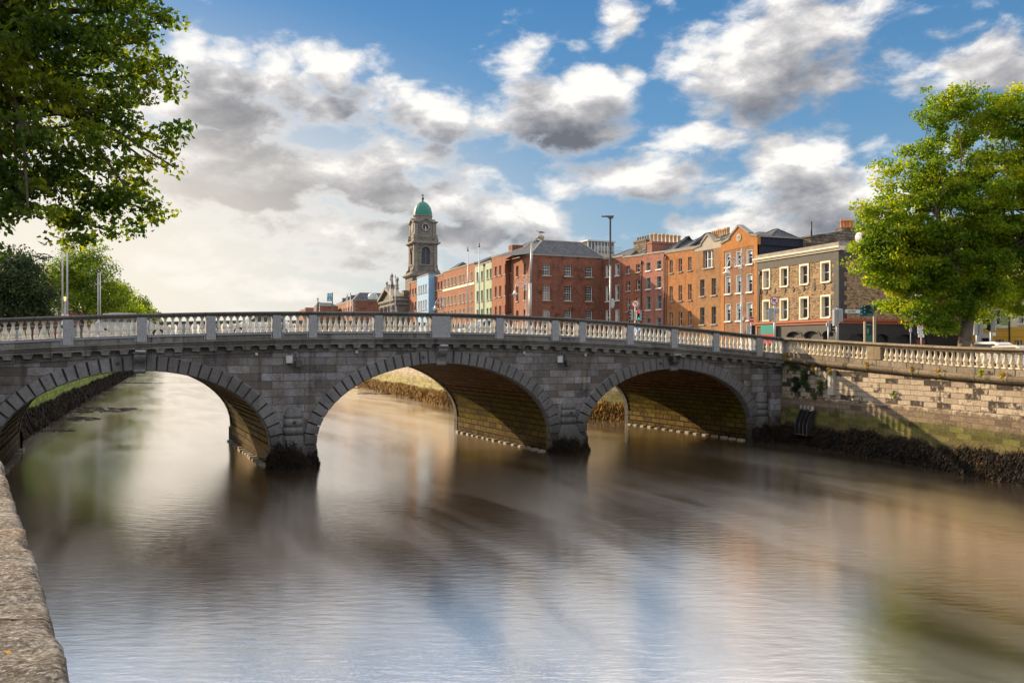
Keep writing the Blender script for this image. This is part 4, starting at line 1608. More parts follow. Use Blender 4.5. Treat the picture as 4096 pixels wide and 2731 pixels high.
def gable(B, pts, z0a, z0b, mat, depth=.4, cap=m_capst, y=-.02):
    """pts: outline above the eaves [(px,py)] left to right"""
    P = [B.uz(*p) for p in pts]
    poly = [(0, z0a)] + P + [(B.L, z0b)]
    mb = MB()
    mb.prism(poly, y, depth, lambda u, z, v: (u, v, z))
    mb.build('gable', mat, B.root)
    mb = MB()
    for a, b in zip(P[:-1], P[1:]):
        d = Vector((b[0] - a[0], b[1] - a[1])); l = d.length
        if l < .05: continue
        n = Vector((-d.y, d.x)) / l
        q = [(a[0], a[1] + .004), (b[0], b[1] + .004), (b[0] + n.x * .22, b[1] + n.y * .22), (a[0] + n.x * .22, a[1] + n.y * .22)]
        mb.prism(q, y - .1, depth + .1, lambda u, z, v: (u, v, z))
    mb.build('gable_coping', cap, B.root)


gable(B5, [(2781, 994), (2806, 984), (2807, 975), (2831.6, 941), (2857, 967), (2859, 966), (2885, 960)], B5.za + .02, B5.zb + .02, m_render)

B6 = row('brick_house', 'brown brick house framed in bright orange brick with a round 1988 plaque in its gable', 2885, 3030, 1008, 978, m_b_88,
         [(2902, 2922), (2945, 2965), (2987.5, 3010)], [(999.6, 1055.7), (1096, 1167), (1210, 1280)], 2999, depth=9, right=False)
for w in B6.wins: B6.window(w, reveal=m_frame_w, sill=m_frame_w, surround=None, gl=0)
for w in B6.wins:
    mb = MB()
    mb.box(w[0] + .12, w[1] - .1, .19, .20, (w[2] + w[3]) / 2 + .3, w[3] - .12)
    mb.build('window_sign', plain('pale glass film', (0.50, 0.62, 0.60), .5, .05) if w is B6.wins[0] else bpy.data.materials['pale glass film'], B6.root)
gable(B6, [(2885, 977), (2921, 957), (2922, 947), (2955.6, 906), (2996, 936), (2998, 943), (3030, 946)], B6.za + .02, B6.zb + .02, m_b_bright)
mb = MB()
for (a, b) in ((0, .55), (B6.L - .55, B6.L)):
    mb.box(a, b, -.035, .02, 5, (B6.za if a == 0 else B6.zb) + .02)
mb.build('brick_pier', m_b_bright, B6.root)
_, zf6 = B6.uz(2957, 1300)
up, zp = B6.uz(2956, 950)
mb = MB()
mb.prism([(.42 * math.cos(2 * PI * i / 24), .42 * math.sin(2 * PI * i / 24)) for i in range(24)], -.08, 0, lambda u, z, v: (up + u, v, zp + z))
pq = mb.build('plaque', m_render, B6.root)
pq['label'] = 'round stone plaque reading 1988'
text_obj('1988', 'plaque_text', .34, m_iron, pq, (up, -.085, zp), (PI / 2, 0, 0), .003)
B6.hip(.2, B6.L - .2, .8, 9, B6.zb, B6.zb + 2.2, 2.5)
# arched fanlight above the street door
uu, zz_ = B6.uz(3000, 1345)
mb = MB()
mb.prism([(.95 * math.cos(PI * i / 16), .95 * math.sin(PI * i / 16)) for i in range(17)] + [(.7 * math.cos(PI * (16 - i) / 16), .7 * math.sin(PI * (16 - i) / 16)) for i in range(17)], -.06, .03, lambda u, z, v: (uu + u, v, zz_ + z))
mb.build('door_arch', m_b_dark, B6.root)
mb = MB()
mb.prism([(.7 * math.cos(PI * i / 16), .7 * math.sin(PI * i / 16)) for i in range(17)], -.012, .02, lambda u, z, v: (uu + u, v, zz_ + z))
mb.box(uu - .7, uu + .7, -.03, .02, zz_ - 2.1, zz_)
mb.build('door', m_greybox, B6.root)
mb = MB()
u7, z7 = B6.uz(2975, 1276)
mb.box(u7 - .25, u7 + .15, -.2, 0, z7 - .15, z7 + .2)
mb.build('alarm_box', m_frame_w, B6.root, bevel=.03)

# slate tower roof between the two gables and the navy shed roof behind
SR = Bld('roof_house', 'slate pyramid roof and navy corrugated wall behind the orange gable', 'house', AR, WR, 2862, 3040)
uA, zA = SR.uz(2870, 962, 3.0)
mb = MB()
SR.hip(uA - .5, uA + 4.0, 2.2, 6.0, SR.uz(2870, 968, 3)[1], SR.uz(2900, 938, 4)[1], 1.6)
SR2 = Bld('corrugated_building', 'navy blue corrugated metal building with grey pyramid roof behind the pub', 'building', (25.4, 91.5), (UX, UY), 3034, 3250)
za = SR2.uz(3030, 947)[1]
zb = SR2.uz(3250, 960)[1]
mb = MB()
n = 90
for i in range(n):
    a, b = SR2.L * i / n, SR2.L * (i + 1) / n
    ya, yb = (.05 if i % 2 else -.05), (-.05 if i % 2 else .05)
    mb.face([(a, ya, 5), (b, yb, 5), (b, yb, za + (zb - za) * (i + 1) / n), (a, ya, za + (zb - za) * i / n)])
mb.face([(SR2.L, 0, 5), (SR2.L, 10, 5), (SR2.L, 10, zb), (SR2.L, 0, zb)])
mb.build('wall', m_navy, SR2.root)
SR2.parapet(za, zb, h=.18, over=.15)
um, zm = SR2.uz(3062, 922, 3)
um2, _ = SR2.uz(3095, 922, 3)
SR2.roof([[(0.2, .3, za + .1), (SR2.L * .55, .3, zb + .1), (um2, 4, zm), (um, 4, zm)], [(0.2, .3, za + .1), (um, 4, zm), (0.2, 9, za)], [(SR2.L * .55, .3, zb + .1), (SR2.L * .55, 9, zb), (um2, 4, zm)]])

# ------------------------------------------------------------------ the pub on the corner
Lp = math.hypot(.368, 1)
WP = (.368 / Lp, -1 / Lp)
AP = (29.6, 80.0)
pub = Bld('corner_pub', 'three storey brown brick corner pub with charcoal ground floor and cream cornice', 'pub', AP, WP, 3025, 3355)
zeave = 15.25
pw = pub.grid([(3055, 3078), (3125, 3151), (3203, 3232), (3288, 3319)], [(1051, 1126), (1186, 1268)], 3304)
u_ref, _ = pub.uz(3304, 1398)
zfas = z_at(1281, 80.0)
PL = pub.L
gw = []
for (c0, c1) in ((3040, 3092), (3150, 3205), (3218, 3278), (3292, 3340)):
    gw.append((along(pub.P0, WP, c0), along(pub.P0, WP, c1), 5.9, 8.0))
pub.wall(zfas + .1, zeave, zeave, 9, m_b_brown, pw, back=False)
pub.wall(5, zfas, zfas, 9, m_dgrey, gw, name='ground_floor', back=False)
for w in pw:
    pub.window(w, reveal=m_cream, sill=m_cream, surround=m_cream, gl=random.choice((0, 1, 2)))
# side to the street
SIDE = 20.0
side = MB()
# frame for side wall: local x of pub root is along the front; the street side runs off along (UX,UY)
cth = math.atan2(UY, UX) - pub.th
ca, sa_ = math.cos(cth), math.sin(cth)


def sp_(u, v, z):       # u along the side street wall, v behind it, in pub-local coordinates
    return (PL + u * ca - v * sa_, u * sa_ + v * ca, z)


sw = [(9.35, 10.75, z_at(1268, 84.5), z_at(1186, 84.5))]


def side_wall(z0, z1, wins, mat, name, L=SIDE, u0=0.0):
    us = sorted(set([u0, L] + [q for w in wins for q in (w[0], w[1])]))
    zs = sorted(set([z0, z1] + [q for w in wins for q in (w[2], w[3])]))
    mb = MB()
    for a, b in zip(us[:-1], us[1:]):
        for c, d in zip(zs[:-1], zs[1:]):
            um_, zm_ = (a + b) / 2, (c + d) / 2
            if any(w[0] < um_ < w[1] and w[2] < zm_ < w[3] for w in wins): continue
            mb.face([sp_(a, 0, c), sp_(b, 0, c), sp_(b, 0, d), sp_(a, 0, d)])
    for (a, b, c, d) in wins:
        dd = .3
        mb.face([sp_(a, 0, c), sp_(a, dd, c), sp_(a, dd, d), sp_(a, 0, d)])
        mb.face([sp_(b, 0, c), sp_(b, dd, c), sp_(b, dd, d), sp_(b, 0, d)])
        mb.face([sp_(a, 0, d), sp_(b, 0, d), sp_(b, dd, d), sp_(a, dd, d)])
        mb.face([sp_(a, 0, c), sp_(b, 0, c), sp_(b, dd, c), sp_(a, dd, c)])
    return mb.build(name, mat, pub.root)


gsw = [(1.6, 3.4, 5.9, 7.7), (4.3, 6.1, 5.9, 7.7), (7.4, 9.2, 5.9, 7.7), (9.9, 11.3, 5.2, 7.7)]
side_wall(zfas + .1, zeave, sw, m_b_brown, 'side_wall')
side_wall(5, zfas, gsw, m_black, 'side_ground_floor')
w = sw[0]
fr = MB()
fr.box(w[0], w[1], .12, .2, w[2], w[3], fn=sp_)
o = fr.build('window', m_frame_w, pub.root)
fr = MB()
fr.box(w[0] + .12, w[1] - .12, .09, .118, w[2] + .12, (w[2] + w[3]) / 2 - .04, fn=sp_)
fr.box(w[0] + .12, w[1] - .12, .09, .118, (w[2] + w[3]) / 2 + .04, w[3] - .1, fn=sp_)
fr.build('pane', m_gl[1], o)
fr = MB()
for (a, b, c, d) in ((w[0] - .22, w[0], w[2] - .1, w[3] + .2), (w[1], w[1] + .22, w[2] - .1, w[3] + .2), (w[0], w[1], w[3], w[3] + .2), (w[0], w[1], w[2] - .1, w[2])):
    fr.box(a, b, -.08, .05, c, d, fn=sp_)
fr.build('surround', m_cream, o)
# blind recesses of the ground floor with segmental hoods
for fn, lst, mt in ((lambda u, v, z: (u, v, z), gw, m_dgrey), (sp_, gsw[:3], m_black)):
    for (a, b, c, d) in lst:
        mb = MB()
        mb.face([fn(a, .27, c), fn(b, .27, c), fn(b, .27, d), fn(a, .27, d)])
        wn_ = mb.build('shutter', m_black, pub.root)
        mb = MB()
        hh = .42
        N = 12
        arc = [((a + b) / 2 + (b - a) / 2 * math.cos(PI * i / N), d - hh + hh * math.sin(PI * i / N)) for i in range(N + 1)]
        top = [(b, d + .006), (a, d + .006)]
        for (p, q) in zip(arc[:-1], arc[1:]):
            mb.face([fn(p[0], .005, p[1]), fn(q[0], .005, q[1]), fn(q[0], .005, d + .006), fn(p[0], .005, d + .006)])
            mb.face([fn(p[0], .005, p[1]), fn(q[0], .005, q[1]), fn(q[0], .27, q[1]), fn(p[0], .27, p[1])])
        mb.build('arch_head', mt, wn_)
        mb = MB()
        o_ = [((a + b) / 2 + ((b - a) / 2 + .06) * math.cos(PI * i / N), d - hh + (hh + .06) * math.sin(PI * i / N)) for i in range(N + 1)]
        o2 = [((a + b) / 2 + ((b - a) / 2 + .18) * math.cos(PI * i / N), d - hh + (hh + .18) * math.sin(PI * i / N)) for i in range(N + 1)]
        for i in range(N):
            mb.box(0, 1, 0, 1, 0, 1, fn=lambda x, y, z, i=i: fn(*[(lambda P_, Q_: (P_[0] + (Q_[0] - P_[0]) * x))((o_[i][0] + (o2[i][0] - o_[i][0]) * z, 0), (o_[i + 1][0] + (o2[i + 1][0] - o_[i + 1][0]) * z, 0)), -.09 + .1 * y,
                     (o_[i][1] + (o2[i][1] - o_[i][1]) * z) * (1 - x) + (o_[i + 1][1] + (o2[i + 1][1] - o_[i + 1][1]) * z) * x]))
        mb.build('hood_mould', mt, wn_)
        mb = MB()
        mb.box(a + .03, b - .03, .12, .22, c + 1.0, c + 1.12, fn=fn)
        mb.build('transom', mt, wn_)
a, b, c, d = gsw[3]
mb = MB()
mb.box(a, b, .2, .26, c, d - .4, fn=sp_)
mb.box(a + .15, b - .15, .17, .2, c + 1.4, d - .6, fn=sp_)
mb.box(a + .15, b - .15, .17, .2, c + .2, c + 1.2, fn=sp_)
dr = mb.build('door', plain('dusty red door paint', (0.26, 0.07, 0.065), .5, .1), pub.root)
mb = MB()
mb.box(a, b, .15, .27, d - .4, d, fn=sp_)
mb.build('fanlight', m_black, dr)
# frieze, cornice, parapet, fascia, quoins on both fronts
for fn, L_, nm in ((lambda u, v, z: (u, v, z), PL, 'front'), (sp_, SIDE, 'side')):
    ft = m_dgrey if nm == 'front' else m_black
    mb = MB()
    mb.box(0 if nm == 'front' else -.05, L_ + (.05 if nm == 'front' else 0), -.05, .1, 14.50, 15.30, fn=fn)
    mb.build('frieze', ft, pub.root)
    mb = MB()
    e0, e1 = (-.15, L_ + .42) if nm == 'front' else (-.0, L_)
    mb.box(e0, e1, -.18, .3, 15.3, 15.42, fn=fn)
    mb.box(e0, e1, -.28, .3, 15.423, 15.53, fn=fn)
    mb.box(e0, e1, -.40, .3, 15.533, 15.66, fn=fn)
    mb.build('cornice', m_cream, pub.root)
    mb = MB()
    mb.box(e0 + .15, e1 - .3, -.1, .3, 15.663, 16.05, fn=fn)
    mb.build('parapet', m_capst, pub.root)
    mb = MB()
    mb.box(e0 + .1, e1 - .2, -.12, .05, zfas - .28, zfas - .05, fn=fn)
    mb.box(e0, e1 - .1, -.24, .05, zfas - .047, zfas + .06, fn=fn)
    mb.box(e0 + .05, e1 - .15, -.17, .05, zfas + .063, zfas + .17, fn=fn)
    mb.build('fascia', m_fascia, pub.root)
    mb = MB()
    k = 0
    z = zfas + .18
    while z < 14.45:
        wq = .62 if k % 2 else .95
        if nm == 'front':
            mb.box(L_ - wq, L_ + .045, -.045, .05, z, min(z + .42, 14.49), fn=fn)
        else:
            mb.box(0.002, wq, -.045, .05, z, min(z + .42, 14.49), fn=fn)
        z += .423
        k += 1
    mb.build('quoins', m_dgrey if nm == 'front' else m_black, pub.root)
mb = MB()
mb.box(-.02, .5, -.04, .05, zfas + .2, 14.49)
mb.build('quoins', m_dgrey, pub.root)
pub.pipe(.75, zfas + .3, 14.1)
mb = MB()
mb.face([(0, .3, 15.9), (PL, .3, 15.9), sp_(SIDE, .3, 15.9), (PL + SIDE * ca - 9 * sa_ - 3, SIDE * sa_ + 9 * ca, 15.9), (0, 10, 15.9)])
mb.face([(0, 0, 5), (0, 10, 5), (0, 10, 15.9), (0, 0, 15.9)])
mb.build('roof', m_slate, pub.root)
# cast iron tie plates: star shaped, a row between the floors
for px in (3045, 3066, 3100, 3140, 3174, 3215, 3258, 3297, 3336):
    f = (px - 3045) / 291
    u, z = pub.uz(px, 1168 - 23 * f)
    mb = MB()
    mb.box(-.06, .06, -.05, 0, -.26, .26)
    mb.box(-.2, .2, -.06, 0, -.06, .06)
    mb.prism([(.13 * math.cos(i * PI / 4), .2 * math.sin(i * PI / 4)) for i in range(8)], -.07, 0, lambda a, b, v: (a, v, b))
    mb.build('tie_plate', m_iron, pub.root, (u, 0, z))
# signs on the pub
mb = MB()
u, z = pub.uz(3091, 1336)
u2, z2 = pub.uz(3054, 1300)
u3, _ = pub.uz(3110, 1300)
mb.box(u2, u3, -.35, -.27, z_at(1335, 88.5), z_at(1299, 88.5))
sg = mb.build('sign_board', plain('teal sign paint', (0.0, 0.22, 0.185), .4, .04), pub.root)
mb = MB()
mb.box(u2, u3, -.36, -.26, z_at(1375, 88.5), z_at(1335.2, 88.5))
mb.build('awning_board', plain('red sign paint', (0.38, 0.02, 0.025), .4, .06), sg)
mb = MB()
mb.box(.75, 2.75, -.07, -.02, z_at(1253, 81) , z_at(1239, 81), fn=sp_)
sg = mb.build('street_sign', plain('white sign enamel', (0.62, 0.64, 0.66), .4, .04), pub.root)
sg['label'] = 'bilingual street name sign'
for i, tx in enumerate(('SRAID NA BANRIONA', 'QUEEN STREET')):
    zc_ = z_at(1243.5 + i * 5.2, 81)
    pos = sp_(1.5, -.075, zc_)
    text_obj(tx, 'street_sign_text', .13 if i == 0 else .17, plain('sign blue', (0.04, 0.07, 0.16), .5) if i == 0 else bpy.data.materials['sign blue'], sg, pos, (PI / 2, 0, cth), .003, sx=.85)
mb = MB()
hx = [(.3 * math.cos(i * PI / 3), .33 * math.sin(i * PI / 3)) for i in range(6)]
mb.prism(hx, -.22, 0, lambda u, z, v: sp_(3.55 + u, v, z_at(1246, 82) + z))
ab = mb.build('alarm_box', plain('yellow alarm box', (0.62, 0.33, 0.06), .4, .05), pub.root)
text_obj('AEC', 'alarm_text', .17, bpy.data.materials['sign blue'], ab, sp_(3.55, -.23, z_at(1246, 82)), (PI / 2, 0, cth), .003)
for uo in (10 - .65, 11.9):
    p0 = sp_(uo, -.25, 7.6)
    mb = MB()
    mb.lathe([(.02, 7.9), (.14, 7.85), (.12, 7.55), (.07, 7.45)], p0[0], p0[1], 6)
    mb.build('wall_lantern', m_iron, pub.root)
# satellite dish
p0 = sp_(2.9, .4, 16.35)
dish = MB()
nrm_ = None
for r0, r1 in ((0, .22), (.22, .4), (.4, .5)):
    for i in range(16):
        a0, a1 = 2 * PI * i / 16, 2 * PI * (i + 1) / 16
        f = lambda r, a: (p0[0] + r * math.cos(a), p0[1] - .12 + r * r * .35, 16.65 + r * math.sin(a))
        dish.face([f(r0, a0), f(r1, a0), f(r1, a1), f(r0, a1)])
dish.tube([(p0[0], p0[1], 16.0), (p0[0], p0[1], 16.6)], .03, 6)
so_ = dish.build('satellite_dish', m_greybox, None, (pub.P0[0], pub.P0[1], 0), pub.th)
tag(so_, 'grey satellite dish standing on the pub roof at its street side', 'satellite dish')

# rough stone gable wall with stacks behind the pub
RG = Bld('stone_gable', 'rough dark stone gable wall with orange chimney pots behind the pub', 'building', (31.0, 92.0), (UX, UY), 3243, 3560)
pts = [(3243, 948), (3368, 931), (3369, 912), (3440, 906), (3446, 940), (3470, 935), (3490, 895), (3560, 895)]
P = [RG.uz(*p) for p in pts]
mb = MB()
mb.prism([(P[0][0], 10)] + P + [(P[-1][0], 10)], 0, 1.1, lambda u, z, v: (u, v, z))
mb.box(P[0][0] - .1, P[1][0], -.08, 1.2, P[0][1] - .02, P[0][1] + .16, fn=lambda x, y, z: (x, y, z + (P[1][1] - P[0][1]) * (x - P[0][0]) / (P[1][0] - P[0][0])))
mb.build('gable_wall', m_rough, RG.root)
for i, px in enumerate((3382, 3395, 3407, 3420)):
    u, z = RG.uz(px, 912)
    mb = MB()
    mb.lathe([(.2, z), (.18, z + .2), (.16, z + .7), (.21, z + .75), (.21, z + .88), (.16, z + .92), (.1, z + .92)], u, .5, 8)
    mb.build('chimney_pot', m_pot_r, RG.root)
for i, px in enumerate((3482, 3493, 3504, 3516)):
    u, z = RG.uz(px, 895)
    mb = MB()
    mb.lathe([(.2, z), (.18, z + .2), (.16, z + .8), (.21, z + .85), (.21, z + .98), (.16, z + 1.02), (.1, z + 1.02)], u, .5, 8)
    mb.build('chimney_pot', m_pot_r, RG.root)
u, z = RG.uz(3257, 945)
mb = MB()
mb.tube([(u, .4, z - .2), (u, .4, z + 1.6)], .08, 8)
mb.build('flue_pipe', m_iron, RG.root)

# ------------------------------------------------------------------ projecting house facing the bridge and row on its left
FB = Bld('corner_house', 'red brick house with blue slate hipped roof projecting in the middle of the row', 'house', (2.54, 116.3), (UX, UY), 2125, 2412, u0=0)
zF = 18.75
fw = FB.grid([(2171.5, 2201), (2257.5, 2286.6), (2341.7, 2370)], [(1055.7, 1101.6), (1139, 1200.5), (1237, 1297)], 2186)
FB.wall(5, zF, zF, 8.2, m_b_dark, fw, left=False)
for i, w in enumerate(fw):
    FB.window(w, style='grid' if i % 3 == 0 else 'grid9', gl=[2, 1, 1, 2, 0, 2, 0, 0, 0][i])
    mb = MB()
    n = 9
    for k in range(n):      # flat brick arch
        f0, f1 = k / n, (k + 1) / n - .02
        W_ = w[1] - w[0]
        x0, x1 = w[0] + W_ * f0, w[0] + W_ * f1
        e = .22
        X0, X1 = w[0] - e + (W_ + 2 * e) * f0, w[0] - e + (W_ + 2 * e) * f1
        mb.prism([(x0, w[3] + .01), (x1, w[3] + .01), (X1, w[3] + .62), (X0, w[3] + .62)], -.012, .01, lambda u, z, v: (u, v, z))
    mb.build('brick_arch', m_b_red2, FB.root)
FB.parapet(zF, zF, h=.2, over=.12, mat=m_capst)
ur0, zr0 = FB.uz(2169, 962, 3.6)
ur1, _ = FB.uz(2324, 968, 3.6)
E, F_ = (ur0, 3.6, zr0), (ur1, 3.6, zr0)
FB.roof([[(-.1, -.1, zF + .2), (FB.L, -.1, zF + .2), F_, E], [(FB.L, -.1, zF + .2), (FB.L + 1, 8.2, zF + .2), F_], [(-2.6, 7.3, zF + .2), (-.1, -.1, zF + .2), E], [(FB.L, 8.2, zF + .2), (-.1, 8.2, zF + .2), E, F_]])
mb = MB()
for p, q in ((E, F_), ((-.1, -.1, zF + .2), E), ((FB.L, -.1, zF + .2), F_)):
    mb.tube([p, q], .12, 6, sm=False)
mb.build('ridge_tiles', m_capst, FB.root)
# its river side, lit
Lq = math.hypot(.356, 1)
WQ = (.356 / Lq, -1 / Lq)
AQ = (2.54, 116.3)
B = FBs = Bld('side_house', 'sunlit orange brick house end left of the slate hipped roof', 'house', AQ, WQ, 2050, 2123, u1=-.06)
rw_ = B.grid([(2064.4, 2073.9), (2095, 2104.5)], [(1064, 1107), (1145, 1205), (1242, 1290)], 2069)
B.wall(5, zF, zF, 8, m_b_quay, rw_, back=False)
for w in rw_: B.window(w, frame=m_frame_g)
B.parapet(zF, zF, h=.2, over=.12)

GQ = 'houses in the row left of the projecting house'


def qrow(name, label, px0, px1, z1, mat, centers, wpx, rows, ref, frame=m_frame_w, reveal=None, depth=8, style='sash', off=0.0, sill=m_sillst, slope=0):
    A2 = (AQ[0] + WQ[1] * off, AQ[1] - WQ[0] * off)   # off > 0 steps towards the river
    B = Bld(name, label, 'house', A2, WQ, px0, px1, GQ)
    cols = [(c - wpx / 2, c + wpx / 2) for c in centers]
    wins = B.grid(cols, rows, ref)
    B.wall(5, z1, z1, depth, mat, wins)
    for w in wins: B.window(w, frame=frame, reveal=reveal, style=style, sill=sill)
    B.parapet(z1, z1, h=.2)
    B.wins = wins
    return B


Q1 = qrow('brick_house', 'tall red brick house between the pale green house and the projecting one', 1967, 2049, 20.0, m_b_quay,
          [1983.5, 2001, 2023, 2041], 8.5, [(1066.4, 1104.7), (1147, 1189), (1225.6, 1262)], 1983)
Q1.hip(.5, Q1.L, 1, 8, 20.1, 22.0, 2)
mb = MB()
mb.box(Q1.L - 1.6, Q1.L - .02, 0.01, 1.6, 20.2, 20.95)
mb.build('chimney', m_b_dark, Q1.root)
Q2 = qrow('green_house', 'pale green rendered house in the brick row', 1899, 1966.5, 19.45, m_green,
          [1910.5, 1928, 1950, 1962.5], 8, [(1083.5, 1121), (1160, 1204.5), (1235, 1270)], 1928, reveal=m_green)
Q2.hip(.5, Q2.L, 1, 8, 19.5, 21.6, 2)
Q2.pipe(Q2.L * .58, 5, 19.2, m_iron)
Q3 = qrow('brick_house', 'long red brick house with a cream band below its top windows', 1772, 1898.5, 20.0, m_b_quay,
          [1779, 1793, 1807, 1821, 1840, 1855, 1870, 1886], 8, [(1116.5, 1149), (1188, 1223), (1244, 1275)], 1779, reveal=m_cream)
mb = MB()
zb_ = z_at(1158, 158)
mb.box(0, Q3.L, -.08, .03, zb_ - .4, zb_)
mb.build('band_course', m_cream, Q3.root)
Q3.hip(1, Q3.L * .45, 1, 8, 20.1, 21.5, 2)
Q3.hip(Q3.L * .55, Q3.L, 1, 8, 20.1, 21.7, 2)
Q4 = qrow('brick_house', 'red brick house between the blue house and the cream banded one', 1728, 1771.5, 19.7, m_b_red2,
          [1731.5, 1742.6, 1755, 1766], 6.5, [(1134, 1165.6), (1199, 1238)], 1732)
Q4.hip(0.3, Q4.L, 1, 8, 19.8, 22.3, 2.5)
Q5 = qrow('blue_house', 'sky blue rendered house at the left end of the row', 1668, 1714, 20.2, m_blue,
          [1676, 1685, 1694.5, 1704], 6, [(1143, 1175), (1204, 1243)], 1676, reveal=m_frame_w, off=1.2, depth=9)
Q6 = qrow('brick_house', 'narrow red brick house between the church and the blue house', 1634, 1667.5, 20.0, m_b_quay,
          [1641, 1652, 1662.7], 6, [(1158, 1182), (1212, 1245)], 1641)
# glass penthouse and railings behind the projecting house
PH = Bld('office_block', 'pale office roof with glass penthouse and railings beyond the slate roof', 'building', (10, 150), (UX, UY), 2340, 2500)
u0, z0_ = PH.uz(2352, 990)
u1, z1_ = PH.uz(2455, 990)
mb = MB()
mb.box(u0, u1, 0, 8, 15, z0_ + 1.1)
mb.build('penthouse', m_gl[2], PH.root)
mb = MB()
mb.box(u0 - .2, u1 + .2, -.3, 8.2, z0_ + 1.1, z0_ + 1.35)
for i in range(9):
    u = u0 + (u1 - u0) * i / 8
    mb.box(u - .08, u + .08, -.1, .02, z0_ - 3, z0_ + 1.1)
mb.build('penthouse_frame', m_greybox, PH.root)
ua, zA_ = PH.uz(2385, 1020, -4)
ub, zB_ = PH.uz(2490, 1003, -4)
mb = MB()
mb.box(ua, ub + 1, -4, 6, 12, zA_ + .3)
mb.build('wall', m_render, PH.root)
mb = MB()
for i in range(22):
    u = ua + (ub - ua) * i / 21
    mb.tube([(u, -3.9, zA_ + .3), (u, -3.9, zA_ + 1.5)], .03, 4)
for h in (.9, 1.5):
    mb.tube([(ua, -3.9, zA_ + h), (ub, -3.9, zA_ + h)], .035, 4)
mb.build('railing', m_greybox, PH.root)

# ------------------------------------------------------------------ church: portico and clock tower
CH = Bld('church', 'grey stone church front with pediment and three roof statues', 'church', AQ, WQ, 1572, 1633)
CH.root['group'] = ''
del CH.root['group']
cz = z_at(1196, 184)
uL, uR = 0.0, CH.L
frontY = -2.7
mb = MB()
mb.box(uL, uR, frontY, 14, 5, cz - 1.2)
mb.build('wall', m_church, CH.root)
mb = MB()
mb.box(uL - .3, uR + .3, frontY - .3, 14.2, cz - 1.2, cz - .9)
mb.box(uL - .15, uR + .15, frontY - .15, 14.1, cz - .897, cz - .35)
mb.box(uL - .6, uR + .6, frontY - .6, 14.3, cz - .347, cz)
for i in range(20):
    u = uL + (uR - uL) * (i + .3) / 20
    mb.box(u, u + .3, frontY - .5, frontY - .1, cz - .6, cz - .35)
mb.build('cornice', m_church_p, CH.root)
ap = z_at(1160, 191)
um = (uL + uR) / 2
mb = MB()
mb.prism([(uL + .4, cz + .01), (uR - .4, cz + .01), (um, ap - .5)], frontY - .05, frontY + .3, lambda u, z, v: (u, v, z))
mb.build('tympanum', m_church, CH.root)
mb = MB()
for a, b in (((uL - .6, cz + .02), (um, ap)), ((um, ap), (uR + .6, cz + .02))):
    d = Vector((b[0] - a[0], b[1] - a[1])).normalized()
    n = Vector((-d.y, d.x))
    mb.prism([a, b, (b[0] + n.x * .55, b[1] + n.y * .55), (a[0] + n.x * .55, a[1] + n.y * .55)], frontY - .75, frontY + 1.6, lambda u, z, v: (u, v, z))
mb.build('raking_cornice', m_church_p, CH.root)
mb = MB()
mb.box(uR - 2.0, uR + .2, frontY + 1.7, 14, cz + .003, z_at(1161, 184))
mb.box(um - 1.0, um + 1.0, frontY + .0, frontY + 2.0, ap - .8, z_at(1140, 191) - .1)
mb.box(um - 1.2, um + 1.2, frontY - .15, frontY + 2.2, z_at(1140, 191) - .1, z_at(1140, 191))
mb.build('attic', m_church, CH.root)
for i in range(4):
    mb = MB()
    u = uL + 1.2 + (uR - uL - 2.4) * i / 3
    mb.lathe([(.75, 5), (.72, 5.6), (.6, 5.7), (.5, cz - 2), (.62, cz - 1.9), (.72, cz - 1.5), (.72, cz - 1.2)], u, frontY - .5 if False else frontY, 14)
    mb.build('column', m_church_p, CH.root)


def statue(px, yb, yt, Z, label, arm=0):
    h = z_at(yt, Z) - z_at(yb, Z)
    o = bpy.data.meshes.new('statue')
    # one continuous figure grown over a skeleton
    V = [(0, 0, .48), (0, 0, .62), (0, 0, .78), (0, 0, .84), (0, -.01, .93), (0, 0, .3), (.03, 0, .1), (.02, 0, 0), (.11, 0, .77), (.15, -.03, .62), (.10 if not arm else .2, -.1, .55 if not arm else .82), (-.11, 0, .77), (-.15, -.02, .62), (-.08, -.1, .56)]
    E_ = [(0, 1), (1, 2), (2, 3), (3, 4), (0, 5), (5, 6), (6, 7), (2, 8), (8, 9), (9, 10), (2, 11), (11, 12), (12, 13)]
    Rr = [.085, .08, .09, .032, .05, .095, .115, .12, .042, .034, .025, .042, .034, .025]
    if arm:
        V[10] = (.19, -.08, .88)
    o.from_pydata([(x * h, y * h, z * h) for x, y, z in V], E_, [])
    ob = bpy.data.objects.new('statue', o)
    COL.objects.link(ob)
    sk = ob.modifiers.new('skin', 'SKIN')
    o.skin_vertices[0].data[0].use_root = True
    for i_, r_ in enumerate(Rr):
        o.skin_vertices[0].data[i_].radius = (r_ * h, r_ * h * .8)
    ob.modifiers.new('sub', 'SUBSURF').render_levels = 1
    o.materials.append(m_church_p)
    ob.location = (X_at(px, Z), Z, z_at(yb, Z))
    ob.rotation_euler = (0, 0, R(-40))
    tag(ob, label, 'statue', 'stone statues on the church front')
    return ob


statue(1548, 1161, 1121, 195, 'smallest robed stone statue on the left slope of the church pediment')
statue(1568, 1139, 1088, 191, 'bare headed stone statue on the highest block of the church pediment')
statue(1589, 1160, 1103, 185, 'wide robed stone statue raising an arm at the right corner of the church', 1)

TZ = 205.0
TX = X_at(1691, TZ)
tth = math.atan2(.356, .935)
T = empty('clock_tower', (TX, TZ, 0), tth, 'grey stone church clock tower with green copper dome and finial', 'tower')
zc = lambda py: z_at(py, TZ - 2.7)
pxm = TZ / FOC


def tbox(mb, w, z0, z1, d=None):
    h = w / 2
    hd = h if d is None else d / 2
    mb.box(-h, h, -hd, hd, z0, z1)


